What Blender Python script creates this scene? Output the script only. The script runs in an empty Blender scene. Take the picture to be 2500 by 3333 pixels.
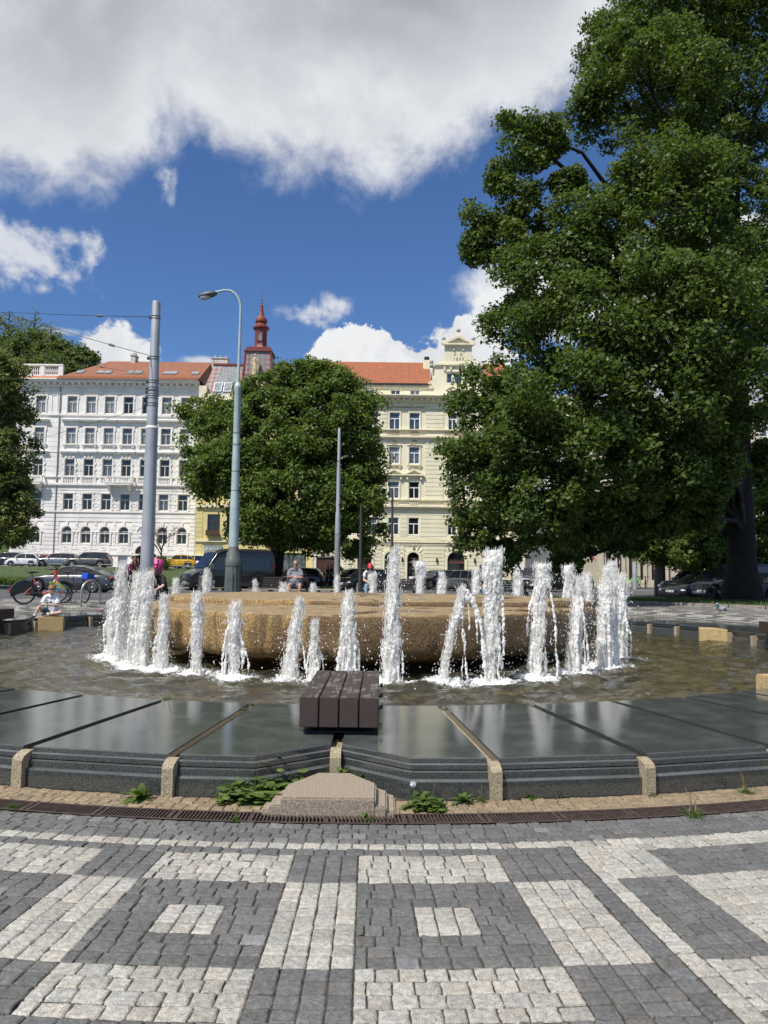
import bpy, bmesh, math, random
import numpy as np
from mathutils import Vector, Matrix, noise
R_ = math.radians
PI = math.pi
S = bpy.context.scene
COL = S.collection
random.seed(7)
RNG = np.random.default_rng(7)

# ------------------------------------------------------------------ camera
PITCH, ROLL, EYE, FPX = R_(4.33), R_(0.7), 1.6, 2460.0
cam_d = bpy.data.cameras.new("camera")
cam = bpy.data.objects.new("camera", cam_d)
COL.objects.link(cam)
cam_d.sensor_fit = 'VERTICAL'
cam_d.sensor_height = 24.0
cam_d.lens = 24.0 * FPX / 3333.0
cam_d.clip_start = 0.05
cam_d.clip_end = 5000
_f = Vector((0, math.cos(PITCH), math.sin(PITCH)))
_r0 = Vector((1, 0, 0))
_u0 = _r0.cross(_f)
_c, _s = math.cos(ROLL), math.sin(ROLL)
CU = _c * _u0 - _s * _r0
CR = _c * _r0 + _s * _u0
m = Matrix((CR, CU, -_f)).transposed().to_4x4()
m.translation = Vector((0, 0, EYE))
cam.matrix_world = m
S.camera = cam

# ------------------------------------------------------------------ light
SUN_EL, SUN_AZ = R_(55), R_(40)          # sun high, behind the camera and to its left
sun_dir = Vector((-math.sin(SUN_AZ) * math.cos(SUN_EL), -math.cos(SUN_AZ) * math.cos(SUN_EL), math.sin(SUN_EL)))
sd = bpy.data.lights.new("sun", 'SUN')
sd.energy = 4.8
sd.angle = R_(0.5)
sd.color = (1.0, 0.95, 0.87)
sun = bpy.data.objects.new("sun", sd)
COL.objects.link(sun)
sun.rotation_euler = (-sun_dir).to_track_quat('-Z', 'Y').to_euler()
S.view_settings.view_transform = 'Standard'
S.view_settings.look = 'None'
S.view_settings.exposure = 0.15
S.view_settings.gamma = 1.0

# ------------------------------------------------------------------ node helper
class NT:
    def __init__(s, tree):
        s.t = tree
        s.t.nodes.clear()
    def n(s, typ, **kw):
        nd = s.t.nodes.new(typ)
        for k, v in kw.items():
            setattr(nd, k, v)
        return nd
    def l(s, a, b):
        s.t.links.new(a, b)
    def val(s, sock, v):
        if hasattr(v, 'is_output') or isinstance(v, bpy.types.NodeSocket):
            s.l(v, sock)
        else:
            sock.default_value = v
    def math(s, op, a, b=0.0, c=None, clamp=False):
        nd = s.n('ShaderNodeMath', operation=op)
        nd.use_clamp = clamp
        s.val(nd.inputs[0], a)
        s.val(nd.inputs[1], b)
        if c is not None:
            s.val(nd.inputs[2], c)
        return nd.outputs[0]
    def mix(s, f, a, b, blend='MIX'):
        nd = s.n('ShaderNodeMix', data_type='RGBA', blend_type=blend)
        s.val(nd.inputs[0], f)
        s.val(nd.inputs[6], a)
        s.val(nd.inputs[7], b)
        return nd.outputs[2]
    def ss(s, x, a, b):
        nd = s.n('ShaderNodeMapRange', interpolation_type='SMOOTHSTEP')
        s.val(nd.inputs[0], x)
        nd.inputs[1].default_value = a
        nd.inputs[2].default_value = b
        nd.inputs[3].default_value = 0
        nd.inputs[4].default_value = 1
        return nd.outputs[0]
    def noise(s, vec, scale, detail=5, rough=0.55, dist=0.0, dim='3D'):
        nd = s.n('ShaderNodeTexNoise', noise_dimensions=dim)
        if vec is not None:
            s.l(vec, nd.inputs['Vector'])
        nd.inputs['Scale'].default_value = scale
        nd.inputs['Detail'].default_value = detail
        nd.inputs['Roughness'].default_value = rough
        nd.inputs['Distortion'].default_value = dist
        return nd.outputs[0]
    def ramp(s, f, stops):
        nd = s.n('ShaderNodeValToRGB')
        e = nd.color_ramp.elements
        while len(e) < len(stops):
            e.new(0.5)
        for i, (p, c) in enumerate(stops):
            e[i].position = p
            e[i].color = (c[0], c[1], c[2], 1)
        s.l(f, nd.inputs[0])
        return nd.outputs[0]

def c4(c):
    return (c[0], c[1], c[2], 1.0)

# ------------------------------------------------------------------ sky with clouds (function of direction only)
W = bpy.data.worlds.new("World")
S.world = W
W.use_nodes = True
w = NT(W.node_tree)
tc = w.n('ShaderNodeTexCoord')
sky = w.n('ShaderNodeTexSky', sky_type='NISHITA')
sky.sun_disc = False
sky.sun_elevation = SUN_EL
sky.sun_rotation = PI + SUN_AZ          # measured from +Y towards +X: the sun stands behind and left
sky.altitude = 250
sky.air_density = 1.0
sky.dust_density = 0.25
sky.ozone_density = 3.2
sep = w.n('ShaderNodeSeparateXYZ')
w.l(tc.outputs['Generated'], sep.inputs[0])
dx, dy, dz = sep.outputs
az = w.math('ARCTAN2', dx, dy)
el = w.math('ARCSINE', dz)
AE = w.n('ShaderNodeCombineXYZ')
w.l(az, AE.inputs[0]); w.l(w.math('MULTIPLY', el, 1.35), AE.inputs[1])
gen = tc.outputs['Generated']
n_big = w.math('SUBTRACT', w.noise(gen, 5.0, 3, 0.5), 0.5)
n_mid = w.math('SUBTRACT', w.noise(gen, 13.0, 9, 0.62, 0.25), 0.5)
n_fine = w.math('SUBTRACT', w.noise(gen, 30.0, 6, 0.6), 0.5)

def px_dir(x, y):            # photograph position (1659 px wide) -> azimuth, elevation
    k = 2500 / 1659.0
    d = CR * ((x * k - 1250) / FPX) - CU * ((y * k - 1666.5) / FPX) + _f
    d.normalize()
    return math.atan2(d.x, d.y), math.asin(d.z)

# lower edge of the great cloud bank: elevation as a curve of azimuth
edge_px = [(-500, 330), (-200, 400), (0, 402), (70, 425), (150, 438), (225, 432), (275, 395), (310, 350), (370, 318), (430, 316), (470, 362),
           (540, 374), (620, 386), (720, 408), (800, 418), (880, 398), (960, 362), (1030, 318), (1110, 292), (1180, 255), (1240, 200), (1330, 60), (1500, -150)]
pts = [px_dir(x, y) for x, y in edge_px]
fc = w.n('ShaderNodeFloatCurve')
cv = fc.mapping.curves[0]
AZ0, AZ1 = -0.75, 0.75
def cn(p):
    return ((p[0] - AZ0) / (AZ1 - AZ0), p[1])
cp = [(0.0, 0.62)] + [cn(p) for p in pts if 0.02 < cn(p)[0] < 0.98] + [(1.0, 0.9)]
while len(cv.points) < len(cp):
    cv.points.new(0.5, 0.5)
for p, q in zip(cv.points, cp):
    p.location = (max(0, min(1, q[0])), max(0, min(1, q[1])))
fc.mapping.update()
w.l(w.math('DIVIDE', w.math('SUBTRACT', az, AZ0), AZ1 - AZ0, clamp=True), fc.inputs['Value'])
above = w.math('SUBTRACT', el, fc.outputs[0])
nz = w.math('ADD', w.math('MULTIPLY', n_mid, 0.135), w.math('MULTIPLY', n_fine, 0.03))
bank_d = w.math('ADD', above, nz)
bank = w.ss(bank_d, -0.015, 0.055)

def blob(x, y, rx, ry, amp=0.9, lo=0.0, hi=0.55, flat=0.0):
    a0, e0 = px_dir(x, y)
    a1, _ = px_dir(x + rx, y)
    _, e1 = px_dir(x, y - ry)
    ra, re = abs(a1 - a0), abs(e1 - e0)
    u = w.math('DIVIDE', w.math('SUBTRACT', az, a0), ra)
    v = w.math('DIVIDE', w.math('SUBTRACT', el, e0), re)
    r2 = w.math('ADD', w.math('MULTIPLY', u, u), w.math('MULTIPLY', v, v))
    d = w.math('SUBTRACT', 1.0, w.math('SQRT', r2))
    d = w.math('ADD', d, w.math('ADD', w.math('MULTIPLY', n_mid, amp), w.math('MULTIPLY', n_fine, amp * 0.5)))
    return w.math('MULTIPLY', w.ss(d, lo, hi), amp if flat else 1.0)

cum = None
for b in [(790, 770, 120, 62, 2.4, 0.0, 0.13), (890, 795, 130, 66, 2.4, 0.0, 0.13), (1010, 742, 95, 75, 2.4, 0.0, 0.2), (710, 807, 60, 34, 2.2, 0.0, 0.16),
          (250, 760, 92, 66, 2.4, 0.0, 0.28), (1060, 690, 60, 70, 1.8, 0, 0.4), (1190, 285, 55, 40, 0.9, 0.05, 0.5), (1320, 620, 420, 150, 0.7, 0.0, 0.4), (1560, 560, 160, 120, 0.6, 0.0, 0.3)]:
    o = blob(*b)
    cum = o if cum is None else w.math('MAXIMUM', cum, o)
wisp = None
for b in [(40, 560, 180, 120, 3.4, 0.1, 1.0), (140, 520, 150, 62, 3.8, 0.2, 1.1), (655, 682, 85, 48, 3.8, 0.25, 1.1), (720, 658, 70, 28, 4.0, 0.4, 1.5),
          (360, 400, 40, 60, 4.0, 0.45, 1.7), (95, 625, 60, 50, 3.6, 0.25, 1.2), (430, 780, 60, 18, 1.0, 0.1, 0.7), (130, 715, 90, 18, 1.5, 0.2, 1.0), (310, 520, 60, 30, 2.2, 0.45, 1.6)]:
    o = blob(*b)
    wisp = o if wisp is None else w.math('MAXIMUM', wisp, o)
# clouds behind and overhead, so that reflections and fill light have some sky too
back = w.math('MULTIPLY', w.ss(w.math('ADD', n_big, w.math('MULTIPLY', n_mid, 0.5)), -0.02, 0.12), w.math('MULTIPLY', w.ss(dy, 0.25, -0.1), 0.45))
dens = w.math('MAXIMUM', w.math('MAXIMUM', bank, cum), w.math('MAXIMUM', w.math('MULTIPLY', wisp, 0.85), back))
# shade of the cloud itself: dense grey undersides, white sunlit edges and billows
thick = w.ss(bank_d, 0.02, 0.20)
bill = w.math('ADD', w.noise(gen, 3.6, 6, 0.5, 0.4), w.math('MULTIPLY', n_mid, 0.25))
grey = w.math('MULTIPLY', thick, w.ss(bill, 0.64, 0.38))
cl = w.mix(grey, (0.88, 0.90, 0.94, 1), (0.42, 0.44, 0.49, 1))
cl = w.mix(w.math('MULTIPLY', w.ss(n_mid, 0.12, -0.2), 0.45), cl, (0.55, 0.58, 0.64, 1))
cl = w.mix(w.math('MULTIPLY', cum, w.math('ADD', 0.35, w.math('MULTIPLY', w.ss(n_mid, -.06, .10), .6))), cl, (0.98, 0.99, 1.0, 1))
bg_s = w.n('ShaderNodeBackground')
tint = w.mix(1.0, sky.outputs[0], (0.66, 0.87, 1.14, 1), 'MULTIPLY')
w.l(tint, bg_s.inputs[0])
bg_s.inputs[1].default_value = 0.095
bg_c = w.n('ShaderNodeBackground')
w.l(cl, bg_c.inputs[0])
bg_c.inputs[1].default_value = 0.80
mx = w.n('ShaderNodeMixShader')
w.l(dens, mx.inputs[0]); w.l(bg_s.outputs[0], mx.inputs[1]); w.l(bg_c.outputs[0], mx.inputs[2])
wo = w.n('ShaderNodeOutputWorld')
w.l(mx.outputs[0], wo.inputs[0])

# ------------------------------------------------------------------ geometry helpers
def at(x, y, dist):
    """photograph position (1659 px wide) -> world point at depth dist"""
    k = 2500 / 1659.0
    d = CR * ((x * k - 1250) / FPX) - CU * ((y * k - 1666.5) / FPX) + _f
    return Vector((0, 0, EYE)) + d * (dist / d.y)

def lerp(a, b, t):
    return a + (b - a) * t

def interp(x, tab):
    if x <= tab[0][0]:
        return tab[0][1]
    for (x0, y0), (x1, y1) in zip(tab, tab[1:]):
        if x <= x1:
            return lerp(y0, y1, (x - x0) / (x1 - x0))
    return tab[-1][1]

def sstep(x, a, b):
    t = max(0.0, min(1.0, (x - a) / (b - a)))
    return t * t * (3 - 2 * t)

TZ = [(5.5, 0), (15, 0.2), (22, 0.4), (28, 0.45), (36, 0.27), (42, 0.12), (55, 0.1), (70, 0.25), (100, 0.35)]
def terr(x, y):
    z = interp(y, TZ)
    z += sstep(y, 55, 84) * sstep(-x, 2, 24) * 1.05
    return z

def ground_at(px, py):
    """where the line of sight through a photograph position meets the ground"""
    p = at(px, py, 1)
    d = p - Vector((0, 0, EYE))
    t = 2.0
    while t < 200:
        q = Vector((0, 0, EYE)) + d * t
        if q.z <= terr(q.x, q.y):
            return Vector((q.x, q.y, terr(q.x, q.y)))
        t += 0.05
    return q

class MB:
    def __init__(s):
        s.v = []; s.f = []; s.mi = []; s.cur = 0
    def add(s, vs, fs):
        o = len(s.v)
        s.v.extend([tuple(p) for p in vs])
        for f in fs:
            s.f.append(tuple(i + o for i in f))
            s.mi.append(s.cur)
        return s
    def mat(s, i):
        s.cur = i
        return s
    def box(s, x0, x1, y0, y1, z0, z1):
        return s.add([(x0, y0, z0), (x1, y0, z0), (x1, y1, z0), (x0, y1, z0), (x0, y0, z1), (x1, y0, z1), (x1, y1, z1), (x0, y1, z1)],
                     [(0, 3, 2, 1), (4, 5, 6, 7), (0, 1, 5, 4), (1, 2, 6, 5), (2, 3, 7, 6), (3, 0, 4, 7)])
    def obox(s, c, ax, ay, az, hx, hy, hz):
        c, ax, ay, az = Vector(c), Vector(ax) * hx, Vector(ay) * hy, Vector(az) * hz
        vs = [c + sx * ax + sy * ay + sz * az for sz in (-1, 1) for sx, sy in ((-1, -1), (1, -1), (1, 1), (-1, 1))]
        return s.add(vs, [(0, 3, 2, 1), (4, 5, 6, 7), (0, 1, 5, 4), (1, 2, 6, 5), (2, 3, 7, 6), (3, 0, 4, 7)])
    def bbox(s, x0, x1, y0, y1, z0, z1, b):
        """box with bevelled edges"""
        bm = bmesh.new()
        bmesh.ops.create_cube(bm, size=1)
        for v in bm.verts:
            v.co = Vector((lerp(x0, x1, v.co.x + .5), lerp(y0, y1, v.co.y + .5), lerp(z0, z1, v.co.z + .5)))
        bmesh.ops.bevel(bm, geom=bm.edges[:], offset=b, segments=2, affect='EDGES')
        return s.bm(bm)
    def bm(s, bm, M=None):
        bm.verts.ensure_lookup_table()
        bm.verts.index_update()
        s.add([(M @ v.co if M else v.co) for v in bm.verts], [[v.index for v in f.verts] for f in bm.faces])
        bm.free()
        return s
    def prism_y(s, poly, y0, y1):
        """polygon in x,z extruded along y (front face at y0)"""
        n = len(poly)
        vs = [(x, y0, z) for x, z in poly] + [(x, y1, z) for x, z in poly]
        fs = [tuple(range(n)), tuple(range(2 * n - 1, n - 1, -1))]
        fs += [(i, n + i, n + (i + 1) % n, (i + 1) % n) for i in range(n)]
        return s.add(vs, fs)
    def prism_z(s, poly, z0, z1):
        n = len(poly)
        vs = [(x, y, z0) for x, y in poly] + [(x, y, z1) for x, y in poly]
        fs = [tuple(range(n - 1, -1, -1)), tuple(range(n, 2 * n))]
        fs += [(i, (i + 1) % n, n + (i + 1) % n, n + i) for i in range(n)]
        return s.add(vs, fs)
    def prism_x(s, poly, x0, x1):
        n = len(poly)
        vs = [(x0, y, z) for y, z in poly] + [(x1, y, z) for y, z in poly]
        fs = [tuple(range(n)), tuple(range(2 * n - 1, n - 1, -1))]
        fs += [(i, (i + 1) % n, n + (i + 1) % n, n + i) for i in range(n)]
        return s.add(vs, fs)
    def tube(s, pts, rad, n=8, cap=True):
        pts = [Vector(p) for p in pts]
        if not hasattr(rad, '__len__'):
            rad = [rad] * len(pts)
        o = []
        ref = None
        for i, p in enumerate(pts):
            t = (pts[min(i + 1, len(pts) - 1)] - pts[max(i - 1, 0)])
            if t.length < 1e-9:
                t = Vector((0, 0, 1))
            t.normalize()
            if ref is None:
                ref = Vector((1, 0, 0)) if abs(t.x) < 0.8 else Vector((0, 1, 0))
            u = (ref - t * ref.dot(t)).normalized()
            ref = u
            v = t.cross(u)
            for k in range(n):
                a = 2 * PI * k / n
                o.append(p + (u * math.cos(a) + v * math.sin(a)) * rad[i])
        fs = []
        for i in range(len(pts) - 1):
            for k in range(n):
                a, b = i * n + k, i * n + (k + 1) % n
                fs.append((a, b, b + n, a + n))
        if cap:
            k0 = len(o)
            o += o[:n] + o[(len(pts) - 1) * n:len(pts) * n]
            fs.append(tuple(range(k0 + n - 1, k0 - 1, -1)))
            fs.append(tuple(range(k0 + n, k0 + 2 * n)))
        return s.add(o, fs)
    def lathe(s, prof, n=16, c=(0, 0, 0), a0=0.0):
        """profile of (radius, z)"""
        c = Vector(c)
        o = [c + Vector((r * math.cos(a0 + 2 * PI * k / n), r * math.sin(a0 + 2 * PI * k / n), z)) for r, z in prof for k in range(n)]
        fs = []
        for i in range(len(prof) - 1):
            for k in range(n):
                a, b = i * n + k, i * n + (k + 1) % n
                fs.append((a, b, b + n, a + n))
        k0 = len(o)
        o += o[:n] + o[(len(prof) - 1) * n:]
        fs.append(tuple(range(k0 + n - 1, k0 - 1, -1)))
        fs.append(tuple(range(k0 + n, k0 + 2 * n)))
        return s.add(o, fs)
    def ball(s, c, r, sub=2, sc=(1, 1, 1), M=None):
        bm = bmesh.new()
        bmesh.ops.create_icosphere(bm, subdivisions=sub, radius=1)
        c = Vector(c)
        for v in bm.verts:
            q = Vector((v.co.x * r * sc[0], v.co.y * r * sc[1], v.co.z * r * sc[2]))
            v.co = c + (M @ q if M else q)
        return s.bm(bm)
    def torus(s, c, axis, R, r, n=28, k=8, a0=0, a1=2 * PI):
        axis = Vector(axis).normalized()
        ref = Vector((0, 0, 1)) if abs(axis.z) < 0.9 else Vector((1, 0, 0))
        u = ref.cross(axis).normalized()
        v = axis.cross(u)
        pts = [Vector(c) + (u * math.cos(a0 + (a1 - a0) * i / n) + v * math.sin(a0 + (a1 - a0) * i / n)) * R for i in range(n + 1)]
        return s.tube(pts, r, k, cap=False)
    def build(s, name, mats, parent=None, smooth=False, loc=None, rot=None):
        me = bpy.data.meshes.new(name)
        me.from_pydata(s.v, [], s.f)
        if not isinstance(mats, (list, tuple)):
            mats = [mats]
        for mt in mats:
            me.materials.append(mt)
        if len(mats) > 1:
            me.polygons.foreach_set('material_index', s.mi)
        if smooth:
            me.polygons.foreach_set('use_smooth', [True] * len(me.polygons))
        me.update()
        return link(name, me, parent, loc, rot)

def link(name, data, parent=None, loc=None, rot=None):
    o = bpy.data.objects.new(name, data)
    COL.objects.link(o)
    if parent:
        o.parent = parent
    if loc is not None:
        o.location = loc
    if rot is not None:
        o.rotation_euler = (0, 0, rot) if not hasattr(rot, '__len__') else rot
    return o

def tag(o, label=None, cat=None, group=None, kind=None):
    if label: o['label'] = label
    if cat: o['category'] = cat
    if group: o['group'] = group
    if kind: o['kind'] = kind
    return o

def thing(name, label, cat, loc=(0, 0, 0), rot=0, group=None):
    o = link(name, None, None, loc, rot)
    return tag(o, label, cat, group)

def kids(o):
    return [c for c in o.children]

def dup(o, loc=None, rot=None, label=None, group=None, parent=None):
    c = o.copy()
    COL.objects.link(c)
    if parent: c.parent = parent
    if loc is not None: c.location = loc
    if rot is not None: c.rotation_euler = (0, 0, rot) if not hasattr(rot, '__len__') else rot
    if label: c['label'] = label
    if group: c['group'] = group
    for ch in kids(o):
        dup(ch, parent=c)
    return c

def quads_mesh(name, V, colr=None, mat=None, n=4, parent=None, smooth=False):
    """fast mesh out of an array of n-gons (k, n, 3), optional colour per face"""
    V = np.asarray(V, dtype=np.float32)
    k = V.shape[0]
    me = bpy.data.meshes.new(name)
    me.vertices.add(k * n)
    me.vertices.foreach_set('co', V.reshape(-1))
    me.loops.add(k * n)
    me.loops.foreach_set('vertex_index', np.arange(k * n, dtype=np.int32))
    me.polygons.add(k)
    me.polygons.foreach_set('loop_start', np.arange(0, k * n, n, dtype=np.int32))
    me.polygons.foreach_set('loop_total', np.full(k, n, dtype=np.int32))
    if smooth:
        me.polygons.foreach_set('use_smooth', np.ones(k, dtype=bool))
    me.update(calc_edges=True)
    if colr is not None:
        at_ = me.color_attributes.new('col', 'FLOAT_COLOR', 'POINT')
        c = np.ones((k, n, 4), dtype=np.float32)
        c[:, :, :3] = np.asarray(colr, dtype=np.float32)[:, None, :]
        at_.data.foreach_set('color', c.reshape(-1))
    if mat: me.materials.append(mat)
    return link(name, me, parent)

# ------------------------------------------------------------------ materials
MATS = {}
def M(name, col, rough=0.6, metal=0.0, var=0.12, scale=6.0, bump=0.0, bscale=40.0, col2=None, spec=0.5, coat=0.0, bdist=0.02, detail=5):
    if name in MATS:
        return MATS[name]
    m = bpy.data.materials.new(name)
    m.use_nodes = True
    t = NT(m.node_tree)
    b = t.n('ShaderNodeBsdfPrincipled')
    o = t.n('ShaderNodeOutputMaterial')
    t.l(b.outputs[0], o.inputs[0])
    tcn = t.n('ShaderNodeTexCoord').outputs['Object']
    if var > 0 or col2:
        f = t.noise(tcn, scale, detail)
        c2 = col2 or tuple(min(1, x * (1 + var)) for x in col)
        c1 = col if col2 else tuple(x * (1 - var) for x in col)
        t.l(t.mix(t.ss(f, 0.3, 0.7), c4(c1), c4(c2)), b.inputs['Base Color'])
    else:
        b.inputs['Base Color'].default_value = c4(col)
    b.inputs['Roughness'].default_value = rough
    b.inputs['Metallic'].default_value = metal
    b.inputs['Specular IOR Level'].default_value = spec
    b.inputs['Coat Weight'].default_value = coat
    b.inputs['Coat Roughness'].default_value = 0.04
    if bump > 0:
        bn = t.n('ShaderNodeBump')
        bn.inputs['Strength'].default_value = bump
        bn.inputs['Distance'].default_value = bdist
        t.l(t.noise(tcn, bscale, 4), bn.inputs['Height'])
        t.l(bn.outputs[0], b.inputs['Normal'])
    MATS[name] = m
    return m

def newmat(name):
    m = bpy.data.materials.new(name)
    m.use_nodes = True
    t = NT(m.node_tree)
    b = t.n('ShaderNodeBsdfPrincipled')
    o = t.n('ShaderNodeOutputMaterial')
    t.l(b.outputs[0], o.inputs[0])
    MATS[name] = m
    return m, t, b, t.n('ShaderNodeTexCoord').outputs['Object'], o

def bumpn(t, b, h, strength=0.5, dist=0.02):
    bn = t.n('ShaderNodeBump')
    bn.inputs['Strength'].default_value = strength
    bn.inputs['Distance'].default_value = dist
    t.l(h, bn.inputs['Height'])
    t.l(bn.outputs[0], b.inputs['Normal'])
# ================================================================== GROUND
CX_, CY_ = -0.34, 16.3                    # centre of the fountain
R_IN, R_OUT, Z_SLAB, Z_WATER = 8.80, 10.93, 0.27, -0.03
_terr0 = terr
def terr(x, y):
    z = _terr0(x, y)
    r = math.hypot(x - CX_, y - CY_)
    if r < 14:
        z = min(z, 0.255 + max(0.0, r - R_OUT) * 0.19)
    return z

def pol(r, a):                            # polar position round the fountain, a in degrees, 0 = towards the camera
    return CX_ + r * math.sin(R_(a)), CY_ - r * math.cos(R_(a))

# --- materials of the ground
def sett_mat(name):
    m, t, b, oc, o = newmat(name)
    at_ = t.n('ShaderNodeVertexColor', layer_name='col')
    f1 = t.noise(oc, 34, 7, 0.7)
    f2 = t.noise(oc, 210, 3, 0.6)
    k = t.math('ADD', t.math('MULTIPLY', t.ss(f1, 0.3, 0.72), 0.62), t.math('MULTIPLY', t.ss(f2, 0.3, 0.7), 0.70))
    k = t.math('ADD', k, 0.38)
    cc = t.n('ShaderNodeCombineXYZ')
    for i in range(3): t.l(k, cc.inputs[i])
    t.l(t.mix(1.0, at_.outputs[0], cc.outputs[0], 'MULTIPLY'), b.inputs['Base Color'])
    b.inputs['Roughness'].default_value = 0.75
    bumpn(t, b, t.math('ADD', t.noise(oc, 45, 5, 0.6), t.math('MULTIPLY', f2, 0.3)), 0.7, 0.012)
    return m
SETT = sett_mat('sett_stone')
SOIL = M('joint_soil', (0.045, 0.038, 0.028), 0.95, var=0.4, scale=12)
GROUND = M('ground_dirt', (0.13, 0.125, 0.115), 0.9, var=0.2, scale=2.0, bump=0.3, bscale=30)
ASPH = M('asphalt', (0.075, 0.076, 0.08), 0.85, var=0.22, scale=0.7, bump=0.3, bscale=60)
SIDEW = M('sidewalk_paving', (0.30, 0.285, 0.26), 0.85, var=0.18, scale=3)
KERB = M('kerb_stone', (0.24, 0.21, 0.18), 0.8, var=0.25, scale=6, bump=0.3, bscale=40)
GRASS = M('grass_sheet', (0.045, 0.075, 0.018), 0.9, var=0.45, scale=2.2, bump=0.6, bscale=25, bdist=0.05)
PAINT = M('road_paint', (0.6, 0.6, 0.58), 0.7, var=0.15, scale=8)

# --- one ground sheet to the horizon, with the basin cut out
mb = MB()
rr = [R_OUT - 0.2, R_OUT + 0.2, 11.5, 12, 12.6, 13.3, 14, 15, 16.5, 18, 20, 22.5, 25, 28, 31, 35, 40, 46, 54, 63, 74, 86, 100, 130, 180, 300, 600, 1500]
NA = 120
vs = []
for r in rr:
    for k in range(NA):
        x, y = pol(r, 360 * k / NA)
        vs.append((x, y, terr(x, y) - 0.025))
fs = [(i * NA + k, i * NA + (k + 1) % NA, (i + 1) * NA + (k + 1) % NA, (i + 1) * NA + k) for i in range(len(rr) - 1) for k in range(NA)]
mb.add(vs, fs)
tag(mb.build('ground', GROUND), kind='structure')

def sheet(name, poly_fn, x0, x1, y0, y1, dx, dy, off, mat):
    nx, ny = int((x1 - x0) / dx) + 1, int((y1 - y0) / dy) + 1
    mb = MB()
    vs = []
    for j in range(ny + 1):
        for i in range(nx + 1):
            x, y = lerp(x0, x1, i / nx), lerp(y0, y1, j / ny)
            vs.append((x, y, terr(x, y) + off))
    fs = []
    for j in range(ny):
        for i in range(nx):
            a = j * (nx + 1) + i
            cx, cy = vs[a][0] + dx / 2, vs[a][1] + dy / 2
            if poly_fn is None or poly_fn(cx, cy):
                fs.append((a, a + 1, a + nx + 2, a + nx + 1))
    mb.add(vs, fs)
    return tag(mb.build(name, mat), kind='structure')

# kerb line of the right-hand lawn
KL = [(6.5, 36.0), (7.2, 32.6), (9.0, 27.8), (12.7, 25.2), (20.0, 21.5), (45.0, 13.0)]
def kerb_side(x, y):                       # >0 beyond the kerb (on the lawn)
    yk = interp(x, sorted(KL))
    return (y - yk) if x > 6.5 else -1
street = sheet('street', lambda x, y: math.hypot(x - CX_, y - CY_) > 12.6 and not (kerb_side(x, y) > 0 and y < 39.5), -90, 90, 25.4, 48.5, 0.9, 0.7, 0.002, ASPH)
street2 = sheet('street', None, -2.5, 90, 48.5, 88, 2.5, 2.0, 0.0, ASPH)
street3 = sheet('street', None, -90, -2.5, 82, 89.5, 2.5, 1.5, 0.0, ASPH)
pave = sheet('pavement', None, -90, 60, 89.5, 110, 2.5, 1.5, 0.10, SIDEW)
lawnl = sheet('lawn', None, -90, -3.0, 51.5, 82, 1.5, 1.5, 0.09, GRASS)
walk = sheet('pavement', None, -90, -3.0, 48.8, 51.4, 1.5, 0.6, 0.10, SIDEW)
lawnr = sheet('lawn', lambda x, y: kerb_side(x, y) > 0.1, 6.5, 60, 13, 39.5, 0.4, 0.35, 0.07, GRASS)
# kerbs
mb = MB()
def kerb_run(pts, wdt=0.16, h=0.12):
    for (xa, ya), (xb, yb) in zip(pts, pts[1:]):
        L = math.hypot(xb - xa, yb - ya)
        n = max(1, int(L / 1.0))
        for i in range(n):
            a, b_ = i / n, (i + 1) / n - 0.012 / L * n * 0 - 0.006
            p, q = Vector((lerp(xa, xb, a), lerp(ya, yb, a), 0)), Vector((lerp(xa, xb, b_), lerp(ya, yb, b_), 0))
            mid = (p + q) / 2
            d = (q - p).normalized()
            mb.obox((mid.x, mid.y, terr(mid.x, mid.y) + h / 2 - 0.06), d, (-d.y, d.x, 0), (0, 0, 1), (q - p).length / 2, wdt / 2, h / 2 + 0.06)
kerb_run(KL)
kerb_run([(-60, 48.65), (-3, 48.65)], 0.2, 0.13)
kerb_run([(-3, 48.8), (-3, 82)], 0.2, 0.12)
kerb_run([(-60, 82.1), (-3, 82.1)], 0.2, 0.12)
tag(mb.build('kerb', KERB), 'pale stone kerbs edging the lawns and the street', 'kerb', kind='structure')
mb = MB()
def strip(xa, ya, xb, yb, wd, off=0.008):
    n = max(1, int(math.hypot(xb - xa, yb - ya) / 1.5))
    d = Vector((xb - xa, yb - ya, 0)).normalized()
    nn = Vector((-d.y, d.x, 0)) * wd / 2
    for i in range(n):
        p = Vector((lerp(xa, xb, i / n), lerp(ya, yb, i / n), 0)); q = Vector((lerp(xa, xb, (i + 1) / n), lerp(ya, yb, (i + 1) / n), 0))
        vs = [p - nn, q - nn, q + nn, p + nn]
        mb.add([(v.x, v.y, terr(v.x, v.y) + off) for v in vs], [(0, 1, 2, 3)])
strip(-60, 30.6, -5, 30.6, 0.12)
strip(-60, 36.2, 11, 36.2, 0.14); strip(-60, 37.8, 11, 37.8, 0.14)
strip(18, 60.5, 60, 58.5, 0.25); strip(12, 44, 60, 44, 0.2)
tag(mb.build('road_marking', PAINT), kind='structure')

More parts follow.
